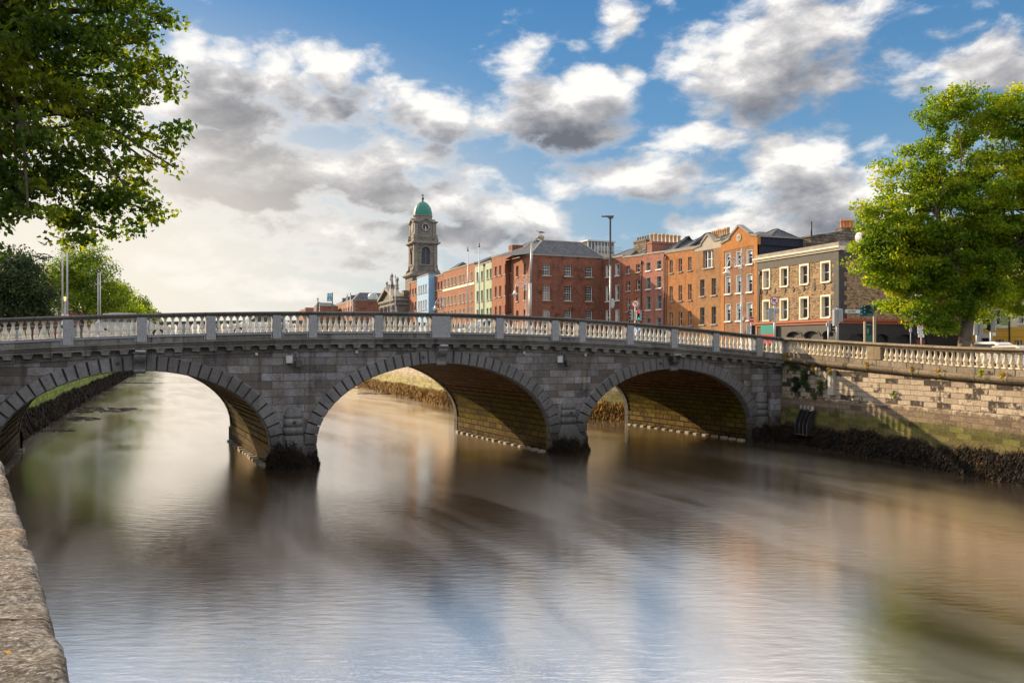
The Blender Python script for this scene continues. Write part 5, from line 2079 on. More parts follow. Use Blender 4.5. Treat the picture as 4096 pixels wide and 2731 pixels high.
mb = MB()
tbox(mb, 6.7, 5, zc(1107)); mb.build('shaft', m_church, T)
mb = MB()
tbox(mb, 7.5, zc(1107), zc(1103)); tbox(mb, 8.0, zc(1103) + .003, zc(1098)); tbox(mb, 7.0, zc(1098) + .003, zc(1093)); tbox(mb, 6.6, zc(1093) + .003, zc(1088))
mb.build('lower_cornice', m_church_p, T)
# belfry stage with arched openings on four sides
WB = 5.35
za_, zb_ = zc(1088), zc(977)
ow = 1.95
zs0, zs1 = zc(1056), zc(1004)
for k in range(4):
    mb = MB()
    h = WB / 2
    N = 10
    arcp = [(ow / 2 * math.cos(PI * i / N), zs1 + ow / 2 * math.sin(PI * i / N)) for i in range(N + 1)]
    ztop_ = zb_
    an = k * PI / 2
    fn = lambda u, v, z, an=an: (u * math.cos(an) - v * math.sin(an), u * math.sin(an) + v * math.cos(an), z)
    F3 = lambda u, z, v=-h: fn(u, v, z)
    mb.face([F3(-h, za_), F3(-ow / 2, za_), F3(-ow / 2, ztop_), F3(-h, ztop_)])
    mb.face([F3(ow / 2, za_), F3(h, za_), F3(h, ztop_), F3(ow / 2, ztop_)])
    mb.face([F3(-ow / 2, za_), F3(ow / 2, za_), F3(ow / 2, zs0), F3(-ow / 2, zs0)])
    for p, q in zip(arcp[:-1], arcp[1:]):
        mb.face([F3(p[0], p[1]), F3(q[0], q[1]), F3(q[0], ztop_), F3(p[0], ztop_)])
        mb.face([F3(p[0], p[1]), F3(q[0], q[1]), F3(q[0], q[1], -h + .7), F3(p[0], p[1], -h + .7)])
    for sg_ in (-1, 1):
        x = sg_ * ow / 2
        mb.face([F3(x, zs0), F3(x, zs1), F3(x, zs1, -h + .7), F3(x, zs0, -h + .7)])
    mb.build('belfry_wall', m_church, T)
    mb = MB()
    mb.box(-h - .05, -h + .7, -h - .14, -h + .1, za_, zb_, fn=fn) if k in (0, 2) else mb.box(-h - .13, -h + .66, -h - .05, -h + .1, za_, zb_, fn=fn)
    mb.box(h - .7, h + .04, -h - .13, -h + .1, za_, zb_, fn=fn)
    # impost and arch band
    mb.box(-ow / 2 - .9, -ow / 2 - .02, -h - .16, -h + .05, zs1 - .25, zs1 + .02, fn=fn)
    mb.box(ow / 2 + .02, ow / 2 + .9, -h - .16, -h + .05, zs1 - .25, zs1 + .02, fn=fn)
    for i in range(N):
        a0, a1 = PI * i / N, PI * (i + 1) / N
        r0, r1 = ow / 2 + .02, ow / 2 + .34
        P4 = [(r0 * math.cos(a0), zs1 + .05 + r0 * math.sin(a0)), (r1 * math.cos(a0), zs1 + .05 + r1 * math.sin(a0)), (r1 * math.cos(a1), zs1 + .05 + r1 * math.sin(a1)), (r0 * math.cos(a1), zs1 + .05 + r0 * math.sin(a1))]
        mb.prism(P4, -h - .14, -h + .02, lambda u, z, v: fn(u, v, z), caps=True)
    mb.box(-ow / 2 - .5, ow / 2 + .5, -h - .2, -h + .05, zs0 - .3, zs0, fn=fn)
    mb.build('belfry_trim', m_church_p, T)
    mb = MB()
    z = zs0 + .1
    while z < zs1 + .8:
        hw = ow / 2 if z < zs1 else math.sqrt(max(.01, (ow / 2) ** 2 - (z - zs1) ** 2))
        mb.box(-hw, hw, -h + .3, -h + .5, z, z + .12, fn=lambda x, y, zz: fn(x, y, zz + (y + h) * .4))
        z += .24
    mb.box(-.09, .09, -h + .22, -h + .3, zs0, zs1 + .9, fn=fn)
    mb.face([F3(-ow / 2, zs0, -h + .62), F3(ow / 2, zs0, -h + .62), F3(ow / 2, zs1 + .95, -h + .62), F3(-ow / 2, zs1 + .95, -h + .62)])
    mb.build('louvre', plain('slate grey louvre', (0.09, 0.105, 0.13), .6) if k == 0 else bpy.data.materials['slate grey louvre'], T)
    # console scroll at the foot
    for x in (-h + .1, h - .7):
        mb = MB()
        sc = [(0, 0), (0, 2.0), (-.15, 2.0), (-.22, 1.6), (-.25, 1.1), (-.45, .8), (-.7, .55), (-.72, .2), (-.6, 0)]
        mb.prism(sc, x, x + .6, lambda v, z, u: fn(u, -h + v, za_ - .25 + z))
        mb.build('scroll', m_church_p, T)
mb = MB()
tbox(mb, 6.0, zb_, zc(973)); tbox(mb, 6.7, zc(973) + .003, zc(967)); tbox(mb, 5.9, zc(967) + .003, zc(962))
mb.build('middle_cornice', m_church_p, T)
WC = 4.9
mb = MB()
tbox(mb, WC, zc(962), zc(889)); mb.build('clock_stage', m_church, T)
h = WC / 2
for k in range(4):
    an = k * PI / 2
    fn = lambda u, v, z, an=an: (u * math.cos(an) - v * math.sin(an), u * math.sin(an) + v * math.cos(an), z)
    mb = MB()
    for x in (-h + (0.0 if k % 2 else -.11), h - .75):
        mb.box(x, x + .8, -h - .12, -h + .1, zc(955), zc(891), fn=fn)
    mb.box(-1.0, 1.0, -h - .08, -h + .1, zc(948), zc(938), fn=fn)
    # pediment
    zb2 = zc(889)
    mb.box(-h - .3, -1.35, -h - .42, -h + .2, zb2, zb2 + .3, fn=fn)
    mb.box(1.35, h + .3, -h - .41, -h + .2, zb2, zb2 + .3, fn=fn)
    for a, b in (((-1.5, zb2), (0, zb2 + .85)), ((0, zb2 + .85), (1.5, zb2))):
        mb.prism([a, b, (b[0], b[1] + .32), (a[0], a[1] + .32)], -h - .42, -h + .3, lambda u, z, v: fn(u, v, z))
    mb.prism([(-1.4, zb2), (1.4, zb2), (0, zb2 + .82)], -h - .03, -h + .3, lambda u, z, v: fn(u, v, z))
    mb.build('pediment', m_church_p, T)
    mb = MB()
    zk = zc(906.8)
    ring = [(1.08 * math.cos(2 * PI * i / 28), 1.08 * math.sin(2 * PI * i / 28)) for i in range(28)]
    mb.prism(ring, -h - .1, -h + .02, lambda u, z, v: fn(u, v, zk + z))
    ck = mb.build('clock_face', m_iron, T)
    mb = MB()
    for i in range(12):
        a = i * PI / 6
        c_, s_ = math.cos(a), math.sin(a)
        for q in ((-.07, .07) if i % 3 else (-.1, 0, .1)):
            mb.box(-.028 + q, .028 + q, -h - .13, -h - .1, .68, .98, fn=lambda x, y, z, c_=c_, s_=s_: fn(x * c_ + z * s_, y, zk - x * s_ + z * c_))
    mb.build('numerals', m_frame_w, ck)
    mb = MB()
    for (ln, a, w_) in ((.82, R(172), .04), (.55, R(191), .055)):
        c_, s_ = math.cos(a), math.sin(a)
        mb.box(-w_, w_, -h - .17, -h - .14, -.12, ln, fn=lambda x, y, z, c_=c_, s_=s_: fn(x * c_ + z * s_, y - (.02 if ln > .6 else 0), zk - x * s_ + z * c_))
    mb.build('clock_hands', m_frame_w, ck)
    for x in (-h - .15, h + .15):
        pass
for sx_ in (-1, 1):
    for sy_ in (-1, 1):
        mb = MB()
        cx_, cy_ = sx_ * (h + .05), sy_ * (h + .05)
        mb.box(cx_ - .45, cx_ + .45, cy_ - .45, cy_ + .45, zc(962), zc(954))
        mb.lathe([(.38, zc(954)), (.42, zc(948)), (.3, zc(945)), (.42, zc(941)), (.3, zc(936)), (.02, zc(935))], cx_, cy_, 10)
        mb.build('urn', m_church_p, T)
mb = MB()
mb.lathe([(2.5, zc(889) + .0), (2.5, zc(880)), (2.3, zc(879)), (2.15, zc(872)), (2.15, zc(862)), (2.28, zc(860)), (2.28, zc(857))], 0, 0, 24, sm=False)
mb.build('drum', m_church, T)
mb = MB()
zd0, zd1 = zc(857), zc(797)
pr = []
for i in range(15):
    f = i / 14
    r = 2.15 * (1 - f ** 2.3) ** .62 if f < 1 else 0.12
    pr.append((max(r, .14), zd0 + (zd1 - zd0) * f))
b0 = len(mb.v)
nr = 48
for r, z in pr:
    for i in range(nr):
        a = 2 * PI * i / nr
        rr2 = r * (1.02 if i % 3 == 0 else 1.0)
        mb.v.append((rr2 * math.cos(a), rr2 * math.sin(a), z))
for j in range(len(pr) - 1):
    for i in range(nr):
        i2 = (i + 1) % nr
        mb.idx((j * nr + i, j * nr + i2, (j + 1) * nr + i2, (j + 1) * nr + i))
mb.build('dome', m_copper, T)
mb = MB()
mb.lathe([(.3, zc(798)), (.16, zc(795)), (.2, zc(792)), (.36, zc(788)), (.3, zc(784)), (.12, zc(781)), (.1, zc(778)), (.2, zc(776)), (.1, zc(774)), (.08, zc(768))], 0, 0, 10)
mb.box(-.3, .3, -.06, .06, zc(773.5), zc(771.5))
mb.build('finial', plain('dark copper', (0.03, 0.09, 0.07), .5), T)

# ------------------------------------------------------------------ far buildings up the quay
W1 = Bld('apartment_building', 'orange brick building with slate mansard and round dormer left of the church', 'building', (-42.3, 235), WQ, 1314, 1413, u1=0)
zw1 = 19.35
cols = [(x - 2.2, x + 2.2) for x in (1337, 1345, 1352, 1360, 1367, 1376, 1385, 1395, 1405)]
ww = W1.grid(cols, [(1226, 1250)], 1405)
W1.wall(5, zw1, zw1, 9, m_b_far, ww, back=False)
for w in ww: W1.window(w, sill=None)
W1.parapet(zw1, zw1, h=.3)
c2 = math.atan2(UY, UX) - W1.th
e2 = lambda u, v, z: (W1.L + u * math.cos(c2) - v * math.sin(c2), u * math.sin(c2) + v * math.cos(c2), z)
EL = 9.5
mb = MB()
mb.face([e2(0, 0, 5), e2(EL, 0, 5), e2(EL, 0, zw1), e2(0, 0, zw1)])
mb.build('end_wall', m_b_dark, W1.root)
mb = MB()
k = 0
z = 14
while z < zw1 - .3:
    mb.box(-.05, .5 if k % 2 else .8, -.06, .05, z, z + .5, fn=e2); z += .503; k += 1
mb.box(-.1, EL, -.12, .1, zw1, zw1 + .3, fn=e2)
mb.build('quoins', m_church_p, W1.root)
zr1 = z_at(1169, 238)
mb = MB()
P0_, P1_ = e2(0.3, .3, zw1 + .3), e2(EL, .3, zw1 + .3)
P2_, P3_ = e2(EL, 3.2, zr1), e2(2.7, 3.2, zr1)
mb.face([P0_, P1_, P2_, P3_])
B0 = (0, .3, zw1 + .3); B3_ = (1.5, 3.0, zr1 - 1.2)
mb.face([B0, P0_, P3_, B3_])
mb.build('roof', m_slate, W1.root)
mb = MB()
ud = EL * .60
N = 12
arcd = [(1.45 * math.cos(PI * i / N), 1.75 * math.sin(PI * i / N)) for i in range(N + 1)]
mb.prism(arcd, .5, 3.0, lambda u, z, v: e2(ud + u, v, zw1 + .5 + z))
dm = mb.build('dormer', m_frame_w, W1.root)
mb = MB()
mb.prism([(a * .84, b * .84 + .12) for a, b in arcd], .44, .49, lambda u, z, v: e2(ud + u, v, zw1 + .5 + z))
mb.build('dormer_glass', glass_mat('pale sky glass', (0.35, 0.5, 0.5), (0.55, 0.68, 0.66)), dm)
mb = MB()
for x in (-.75, -.28, .28, .75):
    mb.box(x - .05, x + .05, .38, .43, .12, 1.35 if abs(x) > .5 else 1.55, fn=lambda a, b, c: e2(ud + a, b, zw1 + .5 + c))
mb.box(-1.2, 1.2, .38, .429, .72, .82, fn=lambda a, b, c: e2(ud + a, b, zw1 + .5 + c))
mb.build('dormer_bars', m_frame_w, dm)
for u in (W1.L * .55, W1.L * .7, W1.L * .85):
    mb = MB()
    mb.prism([(a * .8, b * .9) for a, b in arcd], .4, 3, lambda a, b, v: (u + a, v, zw1 + .3 + b))
    mb.build('dormer', m_slate, W1.root)
W2b = Bld('brick_block', 'plain low brick block with slate roof right of the stone gable finial', 'building', (-54, 255), (UX, UY), 1279, 1352)
zt_b = z_at(1224, 255)
mb = MB(); mb.box(0, W2b.L, 0, 8, 5, zt_b); mb.build('wall', m_b_far, W2b.root)
W2b.roof([[(-.2, -.2, zt_b), (W2b.L, -.2, zt_b), (W2b.L - 1.2, 4, z_at(1209, 257)), (.2, 4, z_at(1209, 257))], [(0, 0, zt_b), (.2, 4, z_at(1209, 257)), (0, 8, zt_b)]])
GB = Bld('stone_gable', 'narrow pointed stone gable with finial far up the right quay', 'building', (-57, 250), (UX, UY), 1266, 1280)
mb = MB()
L_ = GB.L
mb.prism([(0, 5), (L_, 5), (L_, z_at(1222, 250)), (L_ / 2, z_at(1202, 250)), (0, z_at(1222, 250))], 0, 1, lambda u, z, v: (u, v, z))
mb.tube([(L_ / 2, .5, z_at(1203, 250)), (L_ / 2, .5, z_at(1193, 250))], [.18, .08], 6)
mb.ball((L_ / 2, .5, z_at(1194, 250)), .25, 8, 5)
mb.build('gable_wall', m_church, GB.root)
W3 = Bld('distant_block', 'distant brown brick block with a row of chimney pots at the river bend', 'building', (-90, 330), (UX, UY), 1222, 1268)
mb = MB(); mb.box(0, W3.L, 0, 10, 5, z_at(1232, 330)); mb.box(.1, W3.L - .1, .5, 2, z_at(1232, 330), z_at(1228, 330)); mb.build('wall', m_b_far, W3.root)
mb = MB()
for i in range(14):
    u = .3 + (W3.L - .6) * i / 13
    mb.lathe([(.16, z_at(1228, 330)), (.14, z_at(1226, 330))], u, 1.2, 6)
mb.build('chimney_pots', m_pot, W3.root)['kind'] = 'stuff'
W4 = Bld('distant_block', 'lowest brown brick roof left of the pots at the river bend', 'building', (-96, 345), (UX, UY), 1207, 1224)
mb = MB(); mb.box(0, W4.L, 0, 10, 5, z_at(1240, 345)); mb.box(.6, W4.L - .5, 1, 2, z_at(1240, 345), z_at(1237, 345)); mb.build('wall', m_b_far, W4.root)

# ------------------------------------------------------------------ yellow and green houses at the right
Ly = math.hypot(.38, 1)
WY = (.38 / Ly, -1 / Ly)
YB = Bld('yellow_house', 'house with ochre yellow ground floor and pale green upper wall behind the right tree', 'house', (43.4, 88), WY, 3700, 4034)
yu = YB.grid([(3869, 3881), (3918, 3943), (3977, 4001)], [(1241, 1301.5)], 3930)
yu += YB.grid([(3869, 3881), (3918, 3943), (3977, 4001)], [(1150, 1205)], 3930)
yl = YB.grid([(3865, 3889), (3984, 4014)], [(1358, 1387)], 3930) + YB.grid([(3926, 3958)], [(1352, 1400)], 3941)
u_, _ = YB.uz(3930, 1398)
Yr = YB.P0[1] + YB.w[1] * u_
zsp = z_at(1311, Yr)
m_ochre = masonry('ochre yellow render', (0.55, 0.32, 0.05), (0.62, 0.37, 0.07), (0.34, 0.18, 0.03), 60, .62, .02, .01, stain=.1, streak=.15, grain=.1)
m_green2 = plain('moss green render', (0.26, 0.33, 0.15), .8, .12, nscale=.8)
YB.wall(zsp + .004, 17, 17, 9, m_green2, yu)
YB.wall(4.8, zsp, zsp, 9, m_ochre, yl, name='ground_floor')
for w in yu: YB.window(w, reveal=m_cream, sill=m_cream, gl=0)
for w in yl[:2]: YB.window(w, style='double', sill=None, gl=2)
w = yl[2]
mb = MB(); mb.box(w[0], w[1], .15, .22, w[2], w[3]); dd_ = mb.build('door', plain('dark blue door paint', (0.02, 0.025, 0.05), .4), YB.root)
mb = MB()
mb.box(w[0] - .35, w[0], -.08, .05, w[2], w[3] + .4); mb.box(w[1], w[1] + .35, -.08, .05, w[2], w[3] + .4); mb.box(w[0], w[1], -.08, .05, w[3], w[3] + .4)
mb.build('door_surround', m_greybox, YB.root)
YB.parapet(zsp - .1, zsp - .1, h=.25, depth=-.01, mat=m_cream, name='band_course')
YB.parapet(17, 17)
YC = Bld('cream_house', 'cream and ochre house at the right edge beyond the downpipe', 'house', (43.4, 88), WY, 4036, 4420)
zu_ = z_at(1311, Yr)
cu = YC.grid([(4076, 4093), (4150, 4170), (4225, 4247), (4305, 4329), (4375, 4400)], [(1140, 1195), (1243, 1294)], 4084)
cl = YC.grid([(4057, 4087), (4140, 4170), (4225, 4255), (4310, 4345)], [(1361, 1387)], 4070)
YC.wall(zu_ + .004, 17, 17, 9, m_cream, cu)
YC.wall(4.8, zu_, zu_, 9, m_ochre, cl, name='ground_floor')
for w in cu: YC.window(w, sill=m_cream)
for w in cl: YC.window(w, style='double', sill=None)
YC.pipe(.1, 5, 14)
YC.parapet(17, 17)
# dark shop front beyond the pub side
DS = Bld('dark_shop', 'black shop with closed roller shutters behind the right tree trunk', 'shop', (29.6 + UX * 20.1, 80 + UY * 20.1), (UX, UY), 3790, 3800, u0=0, u1=9)
mb = MB(); mb.box(0, 9, 0, 8, 4.8, 12.5); mb.build('wall', m_black, DS.root)
mb = MB(); mb.box(.2, 8.8, -.3, 0, 8.2, 9.0); mb.build('fascia', m_dgrey, DS.root)
mb = MB()
for i in range(24):
    mb.box(.6, 8.4, -.06 - .02 * (i % 2), 0, 5 + .13 * i, 5.12 + .13 * i)
mb.build('shutter', m_dgrey, DS.root)
DS.parapet(12.5, 12.5)

# low brown house on the left bank
LH = Bld('low_house', 'low brown brick house with grey tiled roof behind the left balustrade', 'house', (-72, 140), (1, 0), 95, 232)
zl_, zl2 = z_at(1238, 140), z_at(1212, 140)
mb = MB(); mb.box(0, LH.L, 0, 10, 4.8, zl_); mb.build('wall', m_b_dark, LH.root)
LH.roof([[(1.2, -.4, zl_), (LH.L + .3, -.4, zl_), (LH.L - 3.5, 5, zl2), (1.2, 5, zl2)], [(LH.L + .3, -.4, zl_), (LH.L + .3, 10, zl_), (LH.L - 3.5, 5, zl2)]])
mb = MB(); mb.box(1.2, LH.L, -.45, -.05, zl_ - .9, zl_ - .1); mb.build('white_band', m_white, LH.root)
mb = MB(); mb.box(-.2, 1.1, -.5, .3, 4.8, zl2 + .3); mb.build('chimney', m_b_dark, LH.root)
LT = Bld('brown_block', 'plain brown wall behind the dark tree at the far left', 'building', (-74, 138), (1, 0), 30, 94)
mb = MB(); mb.box(0, LT.L, 0, 10, 4.8, z_at(1214, 138)); mb.build('wall', m_b_dark, LT.root)
LT.parapet(z_at(1214, 138), z_at(1214, 138), h=.2)
# ------------------------------------------------------------------ trees
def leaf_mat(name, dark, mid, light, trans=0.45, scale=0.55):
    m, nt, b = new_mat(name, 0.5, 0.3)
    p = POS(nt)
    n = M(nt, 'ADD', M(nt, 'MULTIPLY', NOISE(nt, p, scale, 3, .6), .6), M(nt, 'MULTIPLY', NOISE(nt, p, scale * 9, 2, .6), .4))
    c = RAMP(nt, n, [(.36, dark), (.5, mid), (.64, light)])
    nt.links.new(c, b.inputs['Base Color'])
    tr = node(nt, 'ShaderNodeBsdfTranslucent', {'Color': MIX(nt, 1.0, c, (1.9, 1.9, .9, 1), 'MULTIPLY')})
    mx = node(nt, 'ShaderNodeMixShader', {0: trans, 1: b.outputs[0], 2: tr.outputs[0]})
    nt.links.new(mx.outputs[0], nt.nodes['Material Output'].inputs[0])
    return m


m_bark = plain('grey brown bark', (0.10, 0.08, 0.06), .9, .4, nscale=5, bump=.02)
m_bark_plane = plain('mottled plane bark', (0.13, 0.105, 0.075), .85, .45, nscale=2.2, bump=.01)
m_leaf_a = leaf_mat('dark green leaves', (0.018, 0.040, 0.012), (0.035, 0.075, 0.016), (0.085, 0.125, 0.018), .35)  # the leaf's own dark greens, mixed by noise
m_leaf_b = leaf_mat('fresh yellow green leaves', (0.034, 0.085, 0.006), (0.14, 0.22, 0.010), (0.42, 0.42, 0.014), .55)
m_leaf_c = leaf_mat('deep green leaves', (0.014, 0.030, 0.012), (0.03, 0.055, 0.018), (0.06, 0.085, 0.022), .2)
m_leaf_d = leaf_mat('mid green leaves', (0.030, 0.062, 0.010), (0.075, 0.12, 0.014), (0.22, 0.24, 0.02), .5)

m_leaf_f = leaf_mat('brighter mid green leaves', (0.03, 0.07, 0.008), (0.08, 0.14, 0.010), (0.26, 0.29, 0.014), .5)  # brighter, yellower mix of the mid green leaf colours
m_leaf_e = leaf_mat('translucent dark leaves', (0.020, 0.048, 0.008), (0.058, 0.105, 0.010), (0.25, 0.27, 0.012), .6, .9)  # dark leaf greens with high translucency


def leaves(centers, radii, counts, size, name, mat, parent, aspect=.62, droop=.25, origin=(0, 0, 0)):
    """leaf shaped six-sided faces spread through clumps"""
    V = []
    for c, r, n in zip(centers, radii, counts):
        n = int(n)
        d = rng.normal(size=(n, 3))
        d /= np.linalg.norm(d, axis=1)[:, None]
        rad = rng.random(n) ** .5
        r = np.array(r if hasattr(r, '__len__') else (r, r, r * .8))
        p = np.array(c)[None] + d * rad[:, None] * r[None]
        # long axis of the leaf
        a = rng.normal(size=(n, 3)); a[:, 2] -= droop * 2
        a += d * .8
        a /= np.linalg.norm(a, axis=1)[:, None]
        b = np.cross(a, rng.normal(size=(n, 3)))
        b /= np.linalg.norm(b, axis=1)[:, None] + 1e-9
        s = size * rng.uniform(.6, 1.35, n)[:, None]
        nn = np.cross(a, b)
        cup = nn * s * .12
        q = np.zeros((n, 4, 3))
        q[:, 0] = p - a * s * .5
        q[:, 1] = p + b * s * aspect * .5 - a * s * .02 + cup
        q[:, 2] = p + a * s * .5
        q[:, 3] = p - b * s * aspect * .5 - a * s * .02 + cup
        V.append(q)
    V = np.concatenate(V) - np.array(origin)[None, None]
    return quads_mesh(name, V, mat, parent)


def branch_path(p0, p1, n=5, wob=.12, sag=0.0):
    p0, p1 = Vector(p0), Vector(p1)
    L = (p1 - p0).length
    out_ = []
    for i in range(n + 1):
        f = i / n
        p = p0.lerp(p1, f)
        w = math.sin(PI * f) * L * wob
        p += Vector((random.uniform(-w, w), random.uniform(-w, w), random.uniform(-w, w) * .5 + math.sin(PI * f) * L * sag))
        out_.append(p)
    return out_


def make_tree(label, base, trunk_h, trunk_r, blobs, nclump, lpc, lsize, lmat, bark=None, group=None, lean=(0, 0), clump_r=(.7, 1.2), limbs=26, name='tree', surf=.55):
    """blobs: [(cx,cy,cz,rx,ry,rz)] in metres relative to the base"""
    bark = bark or m_bark
    root = empty(name, base, 0, label, 'tree', group)
    centers, radii, counts = [], [], []
    vol = np.array([b[3] * b[4] * b[5] for b in blobs]) ** .8
    vol = vol / vol.sum()
    for b, f in zip(blobs, vol):
        for _ in range(max(1, int(nclump * f))):
            d = rng.normal(size=3); d /= np.linalg.norm(d)
            rr_ = rng.random() ** surf
            c = np.array(b[:3]) + d * rr_ * np.array(b[3:]) * rng.uniform(.85, 1.08)
            centers.append(c)
            r = rng.uniform(*clump_r)
            radii.append((r * rng.uniform(.8, 1.3), r * rng.uniform(.8, 1.3), r * rng.uniform(.45, .75)))
            counts.append(lpc * (r / clump_r[1]) ** 2 * rng.uniform(.6, 1.3))
    leaves(centers, radii, counts, lsize, 'crown', lmat, root)
    mb = MB()
    top = Vector((lean[0], lean[1], trunk_h))
    mb.tube([Vector((0, 0, -.3)), Vector((0, 0, .25)), Vector((lean[0] * .3, lean[1] * .3, trunk_h * .45)), top], [trunk_r * 1.45, trunk_r * 1.08, trunk_r * .95, trunk_r * .8], 12)
    tr = mb.build('trunk', bark, root)
    mb = MB()
    mains = []
    idx = rng.choice(len(centers), min(limbs, len(centers)), replace=False)
    for k, i in enumerate(idx):
        c = Vector(centers[i])
        if k < 7:
            p = branch_path(top - Vector((0, 0, trunk_h * .1)), top.lerp(c, .75), 5, .08, .05)
            mains.append(p)
            mb.tube(p, [trunk_r * .5 * (1 - .75 * j / 5) for j in range(6)], 7)
            p = branch_path(p[-1], c, 3, .1)
            mb.tube(p, [trunk_r * .14, trunk_r * .1, trunk_r * .06, .01], 5)
        else:
            m_ = min(mains, key=lambda q: (q[3] - c).length)
            s_ = m_[random.choice((2, 3, 4, 5))]
            p = branch_path(s_, c, 4, .1)
            mb.tube(p, [trunk_r * .16 * (1 - .85 * j / 4) + .008 for j in range(5)], 5)
    mb.build('limbs', bark, tr)
    return root


# big tree on the right quay
bx, by = 26.6, 52.0
gb = ground_h(bx, by)
zc_ = lambda py: z_at(py, 52) - gb
xc_ = lambda px: X_at(px, 52) - bx
BL = []
for (px, py, rx, ry, rz) in ((3640, 1130, 2.3, 2.6, 2.2), (3560, 900, 2.3, 2.6, 2.3), (3700, 720, 2.2, 2.6, 2.6), (3790, 470, 1.4, 1.8, 2.2), (3930, 430, 1.3, 1.6, 1.7),
                             (3880, 800, 2.9, 3.2, 3.4), (4080, 680, 2.6, 3.0, 3.2), (4150, 950, 3.2, 3.2, 3.4), (3880, 1060, 2.6, 3.0, 2.1), (4270, 760, 2.8, 3.0, 3.4),
                             (3730, 1240, 1.5, 1.8, 1.3), (4040, 520, 1.9, 2.2, 1.8), (4240, 560, 2.2, 2.4, 1.8), (4110, 1130, 2.2, 2.4, 1.2), (4270, 1080, 2.4, 2.6, 1.6), (3960, 1170, 1.7, 2.0, 1.0), (3640, 960, 2.4, 2.6, 2.2), (3640, 1060, 2.4, 2.6, 2.0), (3800, 1150, 2.2, 2.4, 1.5), (3850, 1225, 1.1, 1.3, .7), (3720, 1275, 1.0, 1.2, .5), (4050, 1205, 1.5, 1.6, .8), (4200, 1190, 1.6, 1.8, .9), (3940, 1250, .9, 1.1, .5), (3870, 560, 1.3, 1.6, 1.2), (4000, 420, 1.2, 1.4, 1.2), (3990, 900, 2.6, 2.8, 2.4), (3510, 1010, 1.5, 1.6, 1.5), (3760, 960, 2.6, 2.8, 2.2), (3545, 720, .9, 1.2, .9), (3490, 850, .8, 1.0, .9)):
    BL.append((xc_(px), rng.uniform(-.6, .6), zc_(py), rx, ry, rz))
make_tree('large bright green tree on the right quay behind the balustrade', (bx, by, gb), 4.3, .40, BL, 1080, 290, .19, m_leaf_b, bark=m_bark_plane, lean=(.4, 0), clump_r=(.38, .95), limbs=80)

# overhanging tree at the left: it stands on the near quay left of the frame
bx, by = -14.6, 15.2
gb = 4.8
BL = []
for (px, py, Z, rx, ry, rz) in ((40, 120, 15, 1.7, 1.6, 1.5), (300, 100, 15.5, 1.3, 1.5, 1.0), (60, 500, 15, 1.5, 1.6, 1.7), (330, 380, 16, 1.2, 1.4, 1.2), (520, 200, 16.5, .7, 1.0, .9),
                                (500, 480, 16, .75, .9, .8), (260, 700, 15, 1.4, 1.3, 1.0), (40, 830, 14.5, 1.2, 1.3, .8), (480, 800, 15.5, .85, .9, .62), (640, 330, 16.5, .36, .8, .5), (600, 560, 16, .4, .7, .45),
                                (560, 900, 16, .45, .5, .3), (450, 950, 15.8, .5, .5, .28), (640, 820, 16, .3, .4, .25), (330, 900, 15.4, .7, .6, .35), (600, 700, 16, .4, .5, .35), (-400, 300, 15, 2.2, 2.2, 2.6), (-700, 0, 15, 2.6, 2.6, 2.6), (200, -250, 15.5, 2.2, 2.2, 1.4), (560, 20, 16.5, .75, .9, .6), (690, 45, 16.5, .3, .5, .15), (650, 200, 16.5, .28, .5, .3), (715, 520, 16, .22, .3, .12), (700, 640, 16, .2, .3, .2), (-300, 800, 15, 1.5, 1.5, 1.0)):
    BL.append((X_at(px, Z) - bx, Z - by, z_at(py, Z) - gb, rx, ry, rz))
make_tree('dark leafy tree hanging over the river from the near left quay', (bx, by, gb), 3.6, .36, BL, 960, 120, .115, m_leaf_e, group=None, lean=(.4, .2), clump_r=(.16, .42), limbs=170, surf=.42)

# trees along the left quay upstream
SPEC = [
    ('dark round tree at the far left beyond the bridge', 55, 84, 965, 330, m_leaf_c),
    ('tall green tree left of the middle behind twin flagpoles', 330, 128, 950, 400, m_leaf_f),
    ('bright yellow green tree below the tall one on the left quay', 440, 158, 1120, 260, m_leaf_b),
    ('round green tree fourth along the left quay', 480, 200, 1135, 190, m_leaf_d),
    ('yellow green tree fifth along the left quay', 520, 245, 1165, 150, m_leaf_b),
    ('small distant tree sixth along the left quay', 556, 310, 1185, 120, m_leaf_d),
    ('small pale distant tree seventh along the left quay', 585, 385, 1205, 95, m_leaf_b),
    ('last tiny tree at the river bend on the left', 608, 470, 1222, 76, m_leaf_d),
    ('yellow green tree behind the lantern on the left quay', 200, 150, 1085, 230, m_leaf_b),
]
for (lab, px, Z, pyt, wpx, mt) in SPEC:
    x = X_at(px, Z)
    hz = z_at(pyt, Z) - 4.9
    w = wpx * Z / FOC / 2
    big = hz
    BL = [(0, 0, big * .62, w * .8, w * .8, big * .33), (-w * .45, 0, big * .5, w * .5, w * .5, big * .22), (w * .45, .3, big * .48, w * .52, w * .5, big * .22), (w * .1, 0, big * .8, w * .5, w * .5, big * .19), (-.3 * w, 0, big * .68, w * .5, w * .5, big * .2)]
    sc = Z / 100
    make_tree(lab, (x, Z, 4.9), big * .3, .2 + big * .012, BL, 190 if Z < 170 else 90, 230 if Z < 170 else 90, .26 * max(1, sc * .9), mt, group='trees along the left quay', clump_r=(.07 * big, .13 * big), limbs=22)

